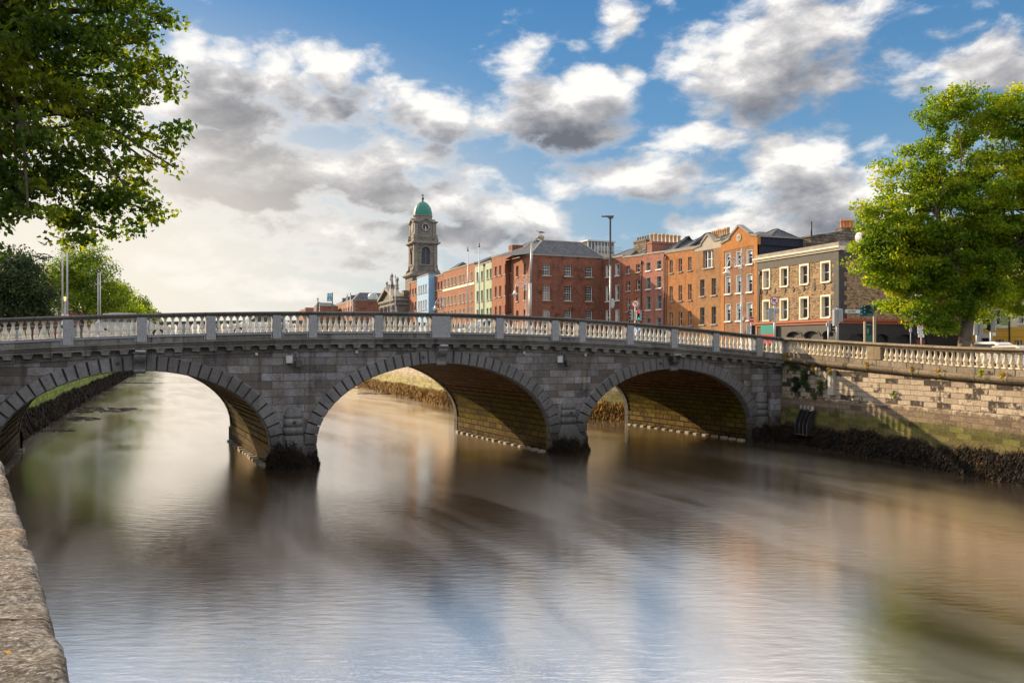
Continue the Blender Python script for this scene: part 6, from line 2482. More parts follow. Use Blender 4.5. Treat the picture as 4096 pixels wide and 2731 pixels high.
# ------------------------------------------------------------------ poles, lamps, signals
m_galv = plain('galvanised steel', (0.40, 0.42, 0.44), .45, .1, metal=.35, nscale=1)
m_silver = plain('silver paint', (0.52, 0.53, 0.55), .4, .06, metal=.2)
m_dark_head = plain('dark grey lamp head', (0.06, 0.065, 0.07), .5, .1)
m_sigblack = plain('signal black', (0.015, 0.015, 0.016), .5, .1)
m_siggrey = plain('signal case grey', (0.36, 0.38, 0.40), .5, .06)
m_signw = plain('sign white', (0.78, 0.78, 0.76), .4, .02)
m_signr = plain('sign red', (0.55, 0.02, 0.02), .4, .03)
m_signor = plain('sign orange red', (0.75, 0.10, 0.02), .4, .03)


def emis(name, col, st):
    m = bpy.data.materials.new(name)
    m.use_nodes = True
    b = m.node_tree.nodes['Principled BSDF']
    b.inputs['Base Color'].default_value = (*col, 1)
    b.inputs['Emission Color'].default_value = (*col, 1)
    b.inputs['Emission Strength'].default_value = st
    return m


m_red_lit = emis('lit red signal', (1.0, 0.02, 0.03), 1.2)
m_grn_lit = emis('lit green signal', (0.0, 0.55, 0.35), .8)
m_lantern = emis('lit lantern glass', (1.0, 0.55, 0.18), 1.1)


def gz(x, y):
    """height of what stands below a point: bridge deck or land"""
    rx, ry = x - BX, y - BY
    s_ = rx * UX + ry * UY
    t_ = -rx * UY + ry * UX
    if -25.4 < s_ < 25.4 and 0 < t_ < BW:
        return zt(s_) - 1.22
    return ground_h(x, y)


def pole_thing(name, label, cat, px, Z, group=None, rz=0.0):
    x = X_at(px, Z)
    h = gz(x, Z)
    r = empty(name, (x, Z, h), rz, label, cat, group)
    return r, h


FP = [(1871, 103, 1006, 'right bank flagpole standing before the cream banded house'), (1917, 101, 990, 'tallest right bank flagpole standing before the pale green house'),
      (1561, 149, 1122, 'thin flagpole before the pediment of the church'), (1581, 147, 1112, 'thin flagpole before the right side of the church'),
      (1389, 194, 1185, 'left one of two distant flagpoles before the orange brick building'), (1402, 192, 1180, 'right one of two distant flagpoles before the orange brick building'),
      (250, 77, 868, 'left one of two silver flagpoles before the tall left tree'), (269, 76, 880, 'right one of two silver flagpoles before the tall left tree'),
      (392, 122, 1090, 'left one of two flagpoles half hidden by yellow leaves'), (401, 121, 1086, 'right one of two flagpoles half hidden by yellow leaves'),
      (1278, 240, 1215, 'short distant pole by the stone gable')]
for (px, Z, pyt, lab) in FP:
    r, h = pole_thing('flagpole', lab, 'flagpole', px, Z, 'flagpoles along the quays')
    H = z_at(pyt, Z) - h
    mb = MB()
    mb.tube([(0, 0, 0), (0, 0, H * .35)], .105, 8)
    mb.tube([(0, 0, H * .35), (0, 0, H)], [.085, .055], 8)
    mb.build('pole', m_silver, r)
    mb = MB()
    mb.lathe([(.05, H), (.11, H + .08), (.1, H + .16), (.04, H + .28), (.07, H + .36), (.01, H + .62)], 0, 0, 8)
    mb.build('finial', m_dark_head, r)

# tall modern lamp
r, h = pole_thing('street_lamp', 'tall slim street lamp with flat dark head at the bridge end', 'street lamp', 2441, 75)
H = z_at(872, 75) - h
mb = MB(); mb.tube([(0, 0, 0), (0, 0, 2.1)], .14, 10); mb.tube([(0, 0, 2.1), (0, 0, 2.3)], [.14, .075], 10); mb.tube([(0, 0, 2.3), (0, 0, H * .65)], .075, 10); mb.tube([(0, 0, H * .65), (0, 0, H)], [.07, .05], 10)
pl = mb.build('pole', m_galv, r)
mb = MB(); mb.box(-.075, .075, -.075, .075, H * .66, H - .1); mb.build('pole_sleeve', m_dark_head, r)
mb = MB()
mb.prism([(-.45, .1), (.32, .1), (.22, -.12), (-.1, -.16), (-.2, -.02), (-.45, .02)], -.14, .14, lambda u, z, v: (u, v, H + .08 + z))
mb.box(-.75, -.42, -.10, .10, H + .08, H + .17)
mb.build('lamp_head', m_dark_head, r)
mb = MB()
zc2_ = z_at(1212, 75) - h
mb.prism([(.32 * math.cos(2 * PI * i / 24), .42 * math.sin(2 * PI * i / 24)) for i in range(24)], -.02, .02, lambda u, z, v: (.22 + u * .6, v + .16 + u * .5, zc2_ + z))
mb.tube([(0, 0, zc2_ + .2), (.3, .15, zc2_ + .2)], .02, 5)
mb.tube([(0, 0, zc2_ - .2), (.3, .15, zc2_ - .2)], .02, 5)
mb.build('round_sign', plain('sign back grey green', (0.42, 0.48, 0.46), .5, .05), r)

# lamp with the gull
r, h = pole_thing('street_lamp', 'galvanised street lamp with bent arm and oval head before the corner house', 'street lamp', 2121, 70)
H = z_at(972, 70) - h
mb = MB()
mb.tube([(0, 0, 0), (0, 0, 1.4)], .13, 10); mb.tube([(0, 0, 1.4), (0, 0, H * .6)], .12, 10); mb.tube([(0, 0, H * .6), (.14, 0, H)], [.10, .085], 10)
mb.build('pole', m_galv, r)
mb = MB()
mb.tube([(.14, 0, H - .05), (.22, 0, H + .08), (.55, 0, H + .42)], .035, 6)
mb.tube([(.14, 0, H - .25), (.3, 0, H), (.58, 0, H + .36)], .025, 6)
mb.build('arm', m_galv, r)
mb = MB()
mb.ball((.83, 0, H + .46), .26, 12, 8, sc=(1.15, .7, .62))
mb.build('lamp_head', plain('weathered lamp housing', (0.34, 0.32, 0.27), .6, .2), r)
mb = MB()
mb.ball((.90, 0, H + .38), .22, 12, 8, sc=(1.0, .66, .75))
mb.build('lamp_glass', plain('amber lamp glass', (0.50, 0.36, 0.18), .25, .1), r)
gx, gy, gzz = X_at(2121, 70) + .83, 70.0, h + H + .46 + .16


def gull(loc, rz, label, sc=1.0, stand=True):
    g = empty('seagull', loc, rz, label, 'seagull', 'seagulls')
    g.scale = (sc, sc, sc)
    mb = MB()
    path = [(-.24, 0, .17), (-.16, 0, .17), (-.05, 0, .18), (.08, 0, .20), (.16, 0, .25), (.20, 0, .31), (.235, 0, .345), (.275, 0, .345), (.30, 0, .335)]
    mb.tube(path, [.01, .045, .085, .085, .06, .04, .045, .035, .012], 10)
    mb.build('body', plain('gull white', (0.6, 0.6, 0.58), .6, .05) if 'gull white' not in bpy.data.materials else bpy.data.materials['gull white'], g)
    mb = MB()
    for s_ in (-1, 1):
        mb.tube([(.10, s_ * .07, .23), (-.05, s_ * .09, .22), (-.2, s_ * .05, .19), (-.36, s_ * .02, .18)], [.03, .05, .035, .006], 7)
    mb.build('wings', plain('gull grey', (0.16, 0.17, 0.19), .6, .1) if 'gull grey' not in bpy.data.materials else bpy.data.materials['gull grey'], g)
    mb = MB()
    mb.tube([(.295, 0, .336), (.355, 0, .325)], [.014, .004], 5)
    for s_ in (-1, 1):
        mb.tube([(.02, s_ * .03, .12), (.02, s_ * .03, 0)], .007, 4)
        mb.box(.0, .06, s_ * .03 - .02, s_ * .03 + .02, 0, .006)
    mb.build('beak_and_legs', m_pot_r, g)
    return g


gull((gx - .02, gy, gzz), PI, 'grey backed seagull standing on the head of the bent street lamp', 1.15)

# ornate lamps
LAMPS = [(2966, 76, 991, 'white ornate scroll lamp before the orange gabled house'), (2105, 98, 1097, 'white ornate scroll lamp before the side house'),
         (1774, 132, 1175, 'white ornate scroll lamp before the cream banded house'), (1585, 168, 1224, 'white ornate scroll lamp before the church side')]
m_lampw = plain('pale silver lamp paint', (0.66, 0.67, 0.68), .35, .05)
m_bulb = plain('frosted lamp glass', (0.80, 0.74, 0.62), .2, .04)
for (px, Z, pyt, lab) in LAMPS:
    r, h = pole_thing('ornate_lamp', lab, 'street lamp', px, Z, 'ornate scroll lamps on the right quay')
    H = z_at(pyt, Z) - h
    mb = MB()
    mb.lathe([(.28, 0), (.28, .5), (.2, .6), (.16, 1.1), (.12, 1.3), (.10, 1.35), (.09, H * .45), (.12, H * .46), (.12, H * .47), (.075, H * .48), (.065, H - 1.8), (.10, H - 1.78), (.1, H - 1.7), (.055, H - 1.65), (.05, H - .5), (.09, H - .45), (.03, H - .35), (.06, H - .2), (.01, H)], 0, 0, 10)
    mb.build('pole', m_lampw, r)
    mb = MB()
    ty = H - .75
    # big arched arm reaching left and down to the lamp
    A = [(0, 0, ty - .75)] + [(-.62 + .62 * math.cos(a), 0, ty - .72 + .62 * math.sin(a)) for a in [PI * i / 10 for i in range(1, 9)]] + [(-1.22, 0, ty - .75), (-1.26, 0, ty - .95)]
    mb.tube(A, .04, 6)
    A = [(0, 0, ty - .95)] + [(-.55 + .50 * math.cos(a), 0, ty - .9 + .50 * math.sin(a)) for a in [PI * i / 10 for i in range(1, 9)]]
    mb.tube(A, .025, 5)
    for (cx_, cz_, r0) in ((-.42, ty - .72, .26), (-.8, ty - .62, .17), (-.2, ty - 1.0, .14), (.14, ty - .15, .13), (-.14, ty + .1, .12), (.12, ty - .6, .12)):
        sp = [(cx_ + r0 * (1 - k / 16) * math.cos(k * .7), 0, cz_ + r0 * (1 - k / 16) * math.sin(k * .7)) for k in range(14)]
        mb.tube(sp, .022, 5)
    mb.build('scroll_arm', m_lampw, r)
    mb = MB()
    lx, lz = -1.26, ty - 1.0
    mb.lathe([(.03, lz), (.08, lz - .03), (.1, lz - .12), (.14, lz - .2), (.16, lz - .3), (.34, lz - .42), (.36, lz - .47), (.2, lz - .46)], lx, 0, 12)
    lh = mb.build('lantern', m_lampw, r)
    mb = MB()
    mb.lathe([(.22, lz - .46), (.2, lz - .56), (.13, lz - .68), (.03, lz - .74)], lx, 0, 12)
    mb.build('globe', m_bulb, lh)


def arrow_box(mb, cx, cz, r, y, kind):
    if kind == 'right':
        mb.box(cx - r * .38, cx - r * .24, y - .006, y, cz - r * .5, cz + r * .25)
        mb.box(cx - r * .38, cx + r * .15, y - .0062, y, cz + r * .12, cz + r * .27)
        mb.prism([(cx + r * .12, cz + r * .42), (cx + r * .12, cz - r * .02), (cx + r * .48, cz + r * .2)], y - .006, y, lambda u, z, v: (u, v, z))
    elif kind == 'left':
        mb.box(cx + r * .24, cx + r * .38, y - .006, y, cz - r * .5, cz + r * .25)
        mb.box(cx - r * .15, cx + r * .38, y - .0062, y, cz + r * .12, cz + r * .27)
        mb.prism([(cx - r * .12, cz + r * .42), (cx - r * .48, cz + r * .2), (cx - r * .12, cz - r * .02)], y - .006, y, lambda u, z, v: (u, v, z))


def disc(mb, cx, cz, r0, r1, y0, y1, n=28):
    for i in range(n):
        a0, a1 = 2 * PI * i / n, 2 * PI * (i + 1) / n
        P = [(cx + q * math.cos(a), cz + q * math.sin(a)) for q, a in ((r0, a0), (r1, a0), (r1, a1), (r0, a1))]
        if r0 == 0:
            P = P[1:3] + [(cx, cz)]
            P = [(cx, cz), (cx + r1 * math.cos(a0), cz + r1 * math.sin(a0)), (cx + r1 * math.cos(a1), cz + r1 * math.sin(a1))]
        mb.prism(P, y0, y1, lambda u, z, v: (u, v, z))


def round_sign(root, cz, r, kind, cx=0.0, red=None):
    red = red or m_signr
    mb = MB()
    disc(mb, cx, cz, 0, r, -.10, -.085)
    sg = mb.build('sign_plate', m_signw if kind != 'noentry' else red, root)
    mb = MB()
    if kind == 'noentry':
        mb.box(cx - r * .78, cx + r * .78, -.108, -.1, cz - r * .16, cz + r * .16)
        mb.build('sign_bar', m_signw, sg)
        mb = MB(); disc(mb, cx, cz, r * .94, r, -.106, -.1); mb.build('sign_rim', m_signw, sg)
    else:
        disc(mb, cx, cz, r * .82, r, -.108, -.1)
        s2 = r * .85 * .7071
        w = r * .075
        mb.prism([(cx - s2 - w, cz + s2 - w), (cx + s2 - w, cz - s2 - w), (cx + s2 + w, cz - s2 + w), (cx - s2 + w, cz + s2 + w)], -.112, -.1, lambda u, z, v: (u, v, z))
        mb.build('sign_ring', red, sg)
        mb = MB()
        arrow_box(mb, cx, cz, r, -.1, kind)
        mb.build('sign_arrow', m_sigblack, sg)


def head(root, x, z, ang, h=1.0, back=False, lit=None, three=True, w=.32):
    """signal head; ang = heading of its face, 0 faces the viewer (-y)"""
    ca_, sa2 = math.cos(ang), math.sin(ang)
    fn = lambda u, v, zz: (x + u * ca_ - v * sa2, u * sa2 + v * ca_, z + zz)
    mb = MB()
    mb.box(-w / 2, w / 2, -.02, .20, 0, h, fn=fn)
    hd = mb.build('signal_head', m_siggrey, root, bevel=.025)
    mb = MB()
    mb.box(-w / 2 + .02, w / 2 - .02, -.035, -.02, .02, h - .02, fn=fn)
    mb.build('face_plate', m_sigblack, hd)
    n = 3
    for k in range(n):
        zc3 = h * (k + .5) / n
        mb = MB()
        r_ = min(.12, h / 7)
        N = 8
        for i in range(N):
            a0, a1 = -.25 + (PI + .5) * i / N, -.25 + (PI + .5) * (i + 1) / N
            mb.prism([(r_ * math.cos(a0), r_ * math.sin(a0)), ((r_ + .012) * math.cos(a0), (r_ + .012) * math.sin(a0)), ((r_ + .012) * math.cos(a1), (r_ + .012) * math.sin(a1)), (r_ * math.cos(a1), r_ * math.sin(a1))], -.24, -.035, lambda u, zz, v: fn(u, v, zc3 + zz))
        mb.build('visor', m_sigblack, hd)
        mb = MB()
        mb.prism([(r_ * .95 * math.cos(2 * PI * i / 14), r_ * .95 * math.sin(2 * PI * i / 14)) for i in range(14)], -.05, -.036, lambda u, zz, v: fn(u, v, zc3 + zz))
        lm = m_sigblack
        if lit == 'both' and k == 2: lm = m_red_lit
        if lit == 'both' and k == 0: lm = m_grn_lit
        mb.build('lens', lm, hd)
    return hd


# lights at the far end of the bridge with no-left-turn sign
r, h = pole_thing('traffic_light', 'traffic light group with lit red signal and orange rimmed no left turn sign', 'traffic light', 2541, 92)
H = z_at(1236, 92) - h
mb = MB(); mb.tube([(0, 0, 0), (0, 0, H + .3)], .075, 8); mb.build('pole', m_galv, r)
round_sign(r, z_at(1215, 92) - h, .37, 'left', red=m_signor)
hz_ = z_at(1280, 92) - h
head(r, -.48, hz_, R(-75), 1.05, w=.36)
head(r, .34, hz_, R(8), 1.0, lit='both', w=.36)
head(r, .66, hz_ - .05, R(75), 1.05, w=.36)
mb = MB()
disc(mb, .25, H - .1, .30, .34, .1, .13)
mb.build('sign_rim', m_signr, r)

r, h = pole_thing('traffic_light', 'no right turn sign on a grey signal pole at the bridge corner before the pub', 'traffic light', 3099, 64, rz=R(-38))
zs_ = z_at(1203, 64) - h
mb = MB(); mb.tube([(0, 0, 0), (0, 0, zs_ - .3)], .085, 10); mb.tube([(0, 0, zs_ - .3), (.0, -.04, zs_)], .03, 6); mb.build('pole', m_galv, r)
round_sign(r, zs_, .34, 'right')
head(r, -.30, z_at(1281, 64) - h, R(200), .9, w=.3)
mb = MB(); mb.box(.1, .32, -.1, .12, z_at(1252, 64) - h, z_at(1234, 64) - h); mb.build('detector_box', m_siggrey, r, bevel=.03)

r, h = pole_thing('traffic_light', 'round red no entry sign above a small traffic light before the orange house', 'traffic light', 3005, 84)
zs_ = z_at(1278, 84) - h
mb = MB(); mb.tube([(0, 0, 0), (0, 0, zs_)], .07, 8); mb.build('pole', m_galv, r)
round_sign(r, zs_, .28, 'noentry')
head(r, -.28, z_at(1342, 84) - h, R(170), 1.0, w=.34)
head(r, .22, z_at(1342, 84) - h, R(-20), 1.0, w=.34)

r, h = pole_thing('traffic_light', 'tall grey signal pole with two heads seen from behind before the pub corner', 'traffic light', 3348, 65)
H = z_at(1229, 65) - h
mb = MB(); mb.tube([(0, 0, 0), (0, 0, H)], .075, 10); mb.tube([(-.3, 0, H - .12), (.35, 0, H - .12)], .03, 6); mb.build('pole', m_galv, r)
head(r, -.22, z_at(1304, 65) - h, R(205), 1.2, w=.30)
head(r, .28, z_at(1288, 65) - h, R(150), .95, w=.30)
mb = MB(); mb.lathe([(.08, H), (.08, H + .05), (.01, H + .06)], 0, 0, 8); mb.build('pole_cap', m_sigblack, r)

r, h = pole_thing('traffic_light', 'short pedestrian signal pole beside the tall one before the pub', 'traffic light', 3314, 66)
H = z_at(1285, 66) - h
mb = MB(); mb.tube([(0, 0, 0), (0, 0, H)], .065, 8); mb.build('pole', m_galv, r)
head(r, .22, z_at(1328, 66) - h, R(35), .72, w=.24)
mb = MB(); mb.box(-.16, -.08, -.1, .1, H - .35, H - .1); mb.build('detector_box', m_siggrey, r)
mb = MB(); mb.box(.05, .32, -.12, .1, z_at(1345, 66) - h, z_at(1330, 66) - h); mb.tube([(.2, -.13, z_at(1337, 66) - h), (.2, -.16, z_at(1337, 66) - h)], .08, 10); mb.build('push_unit', m_sigblack, r)

r, h = pole_thing('traffic_light', 'signal pole with blank round sign back and two heads right of the tree trunk', 'traffic light', 3908, 60)
H = z_at(1288, 60) - h
mb = MB(); mb.tube([(0, 0, 0), (0, 0, H)], .075, 8); mb.build('pole', m_galv, r)
mb = MB(); disc(mb, .08, z_at(1270, 60) - h, 0, .27, -.1, -.08); disc(mb, .08, z_at(1270, 60) - h, .24, .27, -.12, -.1); mb.build('sign_back', m_siggrey, r)
head(r, -.20, z_at(1340, 60) - h, R(190), .85, w=.27)
head(r, .26, z_at(1341, 60) - h, R(150), .85, w=.27)

r, h = pole_thing('traffic_light', 'rightmost signal pole with a black faced head before the yellow house', 'traffic light', 3964, 58)
H = z_at(1278, 58) - h
mb = MB(); mb.tube([(0, 0, 0), (0, 0, H)], .07, 8); mb.build('pole', m_galv, r)
head(r, -.14, z_at(1324, 58) - h, R(-40), .78, w=.26)
head(r, .20, z_at(1323, 58) - h, R(140), .80, w=.26)
mb = MB(); mb.box(.05, .27, -.1, .08, z_at(1343, 58) - h, z_at(1330, 58) - h); mb.build('detector_box', m_signw, r)

x = X_at(-10, 47)
r = empty('traffic_light', (x, 47, gz(x, 47)), 0, 'dark traffic signal cut by the left edge of the photo', 'traffic light')
h = gz(x, 47)
head(r, -.12, z_at(1166, 47) - h, R(90), .85, w=.3)
mb = MB(); mb.tube([(-.2, 0, 0), (-.2, 0, z_at(1110, 47) - h)], .07, 8); mb.build('pole', m_galv, r)

# no stopping sign
r, h = pole_thing('parking_sign', 'no stopping sign with red cross and two white text plates', 'sign', 3686, 72)
m_signtxt = plain('sign text black', (0.02, 0.02, 0.02), .5)
zA2, zB2, zC2, zD2 = [z_at(q, 72) - h for q in (1290, 1334, 1336, 1349)]
mb = MB(); mb.tube([(0, .05, 0), (0, .05, zA2)], .05, 8); mb.build('pole', m_galv, r)
mb = MB(); mb.box(-.33, .13, -.03, 0, zB2, zA2); sg = mb.build('sign_plate', m_signw, r)
mb = MB()
rc, cz_ = .20, zA2 - .26
disc(mb, -.10, cz_, rc * .82, rc, -.045, -.03)
for s_ in (1, -1):
    w = .02
    d_ = rc * .62
    mb.prism([(-.10 - d_ - w * s_, cz_ + s_ * d_ - w), (-.10 + d_ - w * s_, cz_ - s_ * d_ - w), (-.10 + d_ + w * s_, cz_ - s_ * d_ + w), (-.10 - d_ + w * s_, cz_ + s_ * d_ + w)], -.044 - .002 * s_, -.03, lambda u, z, v: (u, v, z))
mb.build('sign_cross', m_signr, sg)
for i, tx in enumerate(('LUAN - AOINE', '07:00 10:00', '12:00 19:00', 'MON - FRI')):
    text_obj(tx, 'sign_text', .068, m_signtxt, sg, (-.10, -.034, cz_ - .30 - i * .09), (PI / 2, 0, 0), .002)
mb = MB(); mb.box(-.28, .21, -.03, 0, zD2, zC2); sg = mb.build('lower_plate', m_signw, r)
text_obj('TUS', 'sign_text', .07, m_signtxt, sg, (-.03, -.034, (zC2 + zD2) / 2 + .07), (PI / 2, 0, 0), .002)
text_obj('START', 'sign_text', .10, m_signtxt, sg, (-.03, -.034, (zC2 + zD2) / 2 - .06), (PI / 2, 0, 0), .002)
r, h = pole_thing('monitor_post', 'thin post with two small grey boxes before the red door', 'post', 3642, 76)
mb = MB(); mb.tube([(0, 0, 0), (0, 0, z_at(1300, 76) - h)], .04, 6); mb.build('pole', m_galv, r)
mb = MB(); mb.box(-.1, .1, -.08, .08, z_at(1327, 76) - h, z_at(1315, 76) - h); mb.box(-.07, .12, -.08, .08, z_at(1306, 76) - h, z_at(1300, 76) - h); mb.build('sensor_box', m_siggrey, r)

# wayfinding finger post and map totem
m_teal = plain('teal sign enamel', (0.0, 0.155, 0.20), .4, .05)
m_tealdk = plain('dark teal sign enamel', (0.004, 0.045, 0.055), .4, .05)
m_postc = plain('beige post paint', (0.46, 0.38, 0.30), .5, .06)
r, h = pole_thing('finger_post', 'beige post carrying teal direction panels in front of the pub side wall', 'signpost', 3498, 62)
m_post_h = z_at(1209, 62) - h
mb = MB(); mb.box(-.09, .09, -.07, .07, 0, m_post_h); mb.build('post', m_postc, r, bevel=.01)
Zl = lambda py: z_at(py, 62) - h


def panel(x0, x1, pyT, pyB, mat, lines, arrow, yoff=-.1):
    mb = MB()
    mb.box(x0, x1, yoff - .03, yoff, Zl(pyB), Zl(pyT))
    p = mb.build('direction_panel', mat, r)
    n = len(lines)
    H_ = Zl(pyT) - Zl(pyB)
    for i, tx in enumerate(lines):
        z = Zl(pyT) - H_ * (i + .5) / n
        text_obj(tx, 'panel_text', min(.12, H_ / n * .62), m_signw, p, ((x1 - .06) if arrow < 0 else (x0 + .06), yoff - .034, z), (PI / 2, 0, 0), .002, align='RIGHT' if arrow < 0 else 'LEFT', sx=.8)
        if i % 2 == 0:
            ax = x0 + .1 if arrow < 0 else x1 - .1
            mb = MB()
            mb.prism([(ax + arrow * .06, z), (ax - arrow * .02, z + .05), (ax - arrow * .02, z - .05)], yoff - .036, yoff - .03, lambda u, zz, v: (u, v, zz))
            mb.box(min(ax, ax - arrow * .07), max(ax, ax - arrow * .07), yoff - .0355, yoff - .03, z - .012, z + .012)
            mb.build('arrow', m_signw, p)


panel(-1.02, -.10, 1225, 1265, m_teal, ['Baile Phib', 'Phibsborough', 'Naisiunta', 'National Museum', 'Staisiun Heuston', 'Heuston Station'], -1, -.02)
panel(-.86, -.02, 1221, 1251, m_tealdk, ['Sraid', 'Smithfield', 'Ardeaglais', 'Christ Church', 'Collins'], -1, -.12)
panel(.04, 1.1, 1221.5, 1241.5, m_teal, ['Na Ceithre Cuirteanna', 'The Four Courts', 'Margadh', 'Smithfield'], 1, -.1)
r, h = pole_thing('map_totem', 'dark green map totem with pale posts in front of the pub side wall', 'map totem', 3476, 62.6)
zT, zB = z_at(1287, 62.6) - h, z_at(1405, 62.6) - h
mb = MB(); mb.box(-.36, -.24, -.07, .07, 0, zT + .02); mb.build('side_post', m_postc, r)
mb = MB(); mb.box(-.235, .30, -.05, .05, max(.2, zB), zT); tp = mb.build('map_panel', m_tealdk, r)
mb = MB(); mb.box(-.20, .26, -.056, -.05, max(.3, zB) + .1, zT - .95); mb.build('street_map', plain('map green', (0.02, 0.14, 0.12), .4, .5, nscale=9), tp)
mb = MB(); mb.prism([(-.10 + .09 * math.cos(i * PI / 6), zT - .65 + .22 * math.sin(i * PI / 6)) for i in range(12)], -.056, -.05, lambda u, z, v: (u, v, z)); mb.build('city_map', plain('map pale teal', (0.10, 0.30, 0.28), .4, .4, nscale=12), tp)
text_obj('Smithfield', 'totem_text', .10, m_signw, tp, (-.19, -.054, zT - .2), (PI / 2, 0, 0), .002, align='LEFT', sx=.8)

# city information sign on a tall post upstream
r, h = pole_thing('blue_sign', 'blue and white pictogram sign on a tall brown post far up the right quay', 'sign', 1329, 215)
zt1, zb1 = z_at(1172, 215) - h, z_at(1205, 215) - h
mb = MB(); mb.box(-.1, .14, -.1, .1, 0, zt1 + .1); mb.build('post', plain('brown post', (0.16, 0.12, 0.09), .6), r)
mb = MB(); mb.box(-1.3, -.1, -.06, 0, zb1, zt1); sg = mb.build('sign_plate', m_signw, r)
m_cyan = plain('sign cyan', (0.0, 0.33, 0.48), .4, .03)
mb = MB(); mb.box(-1.2, -.18, -.08, -.06, zb1 + .08, zb1 + 1.1); mb.box(-1.05, -.35, -.08, -.06, zb1 + 1.2, zt1 - .1); mb.build('sign_field', m_cyan, sg)
mb = MB()
mb.prism([(-1.0, zb1 + .3), (-.3, zb1 + .3), (-.5, zb1 + .5), (-.62, zb1 + .95), (-.75, zb1 + .5)], -.095, -.08, lambda u, z, v: (u, v, z))
mb.box(-.85, -.55, -.095, -.08, zb1 + 1.35, zb1 + 1.7)
mb.build('pictogram', m_signw, sg)

# small lit lantern between the left flagpoles
r, h = pole_thing('lantern_post', 'small lit amber lantern between the two silver flagpoles', 'street lamp', 260, 80)
zl3 = z_at(1204, 80) - h
mb = MB(); mb.tube([(0, 0, 0), (0, 0, zl3)], .05, 6); mb.build('pole', m_galv, r)
mb = MB(); mb.lathe([(.08, zl3), (.13, zl3 + .38)], 0, 0, 6, sm=False); mb.build('lantern_glass', m_lantern, r)
mb = MB(); mb.lathe([(.17, zl3 + .385), (.14, zl3 + .45), (.02, zl3 + .55)], 0, 0, 6, sm=False); mb.build('lantern_roof', m_dark_head, r)
r, h = pole_thing('street_lamp', 'thin grey lamp post before the low brown house', 'street lamp', 68, 95)
mb = MB(); mb.tube([(0, 0, 0), (0, 0, z_at(1225, 95) - h), (.2, 0, z_at(1222, 95) - h)], .06, 6); mb.build('pole', m_galv, r)

# ------------------------------------------------------------------ cars
def car(label, x, y, z, rz, body_m, L_=4.3, van=False):
    c = empty('car', (x, y, z), rz, label, 'car')
    hl = L_ / 2
    low = [(-hl, .35), (-hl + .03, .62), (-hl + .12, .86), (-hl + .5, .95), (hl - 1.25, .93), (hl - .35, .78), (hl - .02, .62), (hl, .35)]
    mb = MB()
    # lower shell lofted across the width with tumblehome
    secs = [(-.86, .94), (-.80, 1.0), (0, 1.03), (.80, 1.0), (.86, .94)]
    n = len(low)
    for (yy, f) in secs:
        for (u, v) in low:
            mb.v.append((u * (.985 if abs(yy) > .83 else 1), yy, .35 + (v - .35) * f))
    for j in range(len(secs) - 1):
        for i in range(n):
            i2 = (i + 1) % n
            mb.idx((j * n + i, j * n + i2, (j + 1) * n + i2, (j + 1) * n + i))
    mb.idx(list(range(n)))
    mb.idx([(len(secs) - 1) * n + i for i in range(n)])
    body = mb.build('body', body_m, c, bevel=.05)
    cab = [(-hl + .35, .93), (-hl + .75, 1.38), (-hl + 1.1, 1.46), (hl - 2.0, 1.45), (hl - 1.15, .93)] if not van else [(-hl + .08, .93), (-hl + .2, 1.8), (hl - 1.5, 1.85), (hl - .8, .93)]
    mb = MB()
    for (yy, s_) in ((-.78, 0), (-.62, 1), (.62, 1), (.78, 0)):
        for k, (u, v) in enumerate(cab):
            up_ = (v > 1.0)
            mb.v.append((u, yy if not up_ else (math.copysign(.60, yy) if s_ else math.copysign(.66, yy)), v))
    n = len(cab)
    for j in range(3):
        for i in range(n):
            i2 = (i + 1) % n
            mb.idx((j * n + i, j * n + i2, (j + 1) * n + i2, (j + 1) * n + i))
    mb.idx(list(range(n))); mb.idx([3 * n + i for i in range(n)])
    mb.build('roof', body_m, c, bevel=.03)
    gm_ = m_gl[0]
    mb = MB()
    top_u0, top_u1 = cab[1][0] + .12, cab[-2][0] - .05
    for s_ in (-1, 1):
        P = [(cab[0][0] + .25, s_ * .772, .98), (cab[-1][0] - .22, s_ * .772, .98), (top_u1, s_ * .675, cab[1][1] - .03), (top_u0, s_ * .675, cab[1][1] - .03)]
        mb.face([(a, b * 1.012, q) for a, b, q in P])
    a, b = cab[-1], cab[-2]
    mb.face([(a[0] + .012, -.68, a[1] + .04), (a[0] + .012, .68, a[1] + .04), (b[0] + .03, .56, b[1] - .03), (b[0] + .03, -.56, b[1] - .03)])
    mb.build('windows', gm_, c)
    for sx_ in (-hl + .8, hl - .85):
        for s_ in (-1, 1):
            mb = MB()
            N = 18
            mb.prism([(.32 * math.cos(2 * PI * i / N), .32 * math.sin(2 * PI * i / N)) for i in range(N)], s_ * .68, s_ * .885, lambda u, v, w: (sx_ + u, w, .32 + v))
            wh = mb.build('wheel', m_sigblack, c)
            mb = MB()
            mb.prism([(.2 * math.cos(2 * PI * i / N), .2 * math.sin(2 * PI * i / N)) for i in range(N)], s_ * .884, s_ * .895, lambda u, v, w: (sx_ + u, w, .32 + v))
            mb.build('rim', m_silver, wh)
    for s_ in (-1, 1):
        mb = MB(); mb.box(hl - .12, hl - .01, s_ * .62 - .14, s_ * .62 + .14, .58, .70); mb.build('headlight', m_signw, c)
        mb = MB(); mb.box(-hl - .005, -hl + .1, s_ * .66 - .1, s_ * .66 + .1, .62, .80); mb.build('tail_light', m_signr, c)
    return c


def paint(name, col):
    m, nt, b = new_mat(name, .25, .5)
    b.inputs['Base Color'].default_value = (*col, 1)
    b.inputs['Coat Weight'].default_value = .6
    b.inputs['Roughness'].default_value = .35
    return m


m_pw, m_ps, m_pb, m_pr = paint('white car paint', (.68, .68, .67)), paint('silver car paint', (.42, .44, .46)), paint('blue car paint', (.05, .12, .28)), paint('red car paint', (.35, .03, .03))


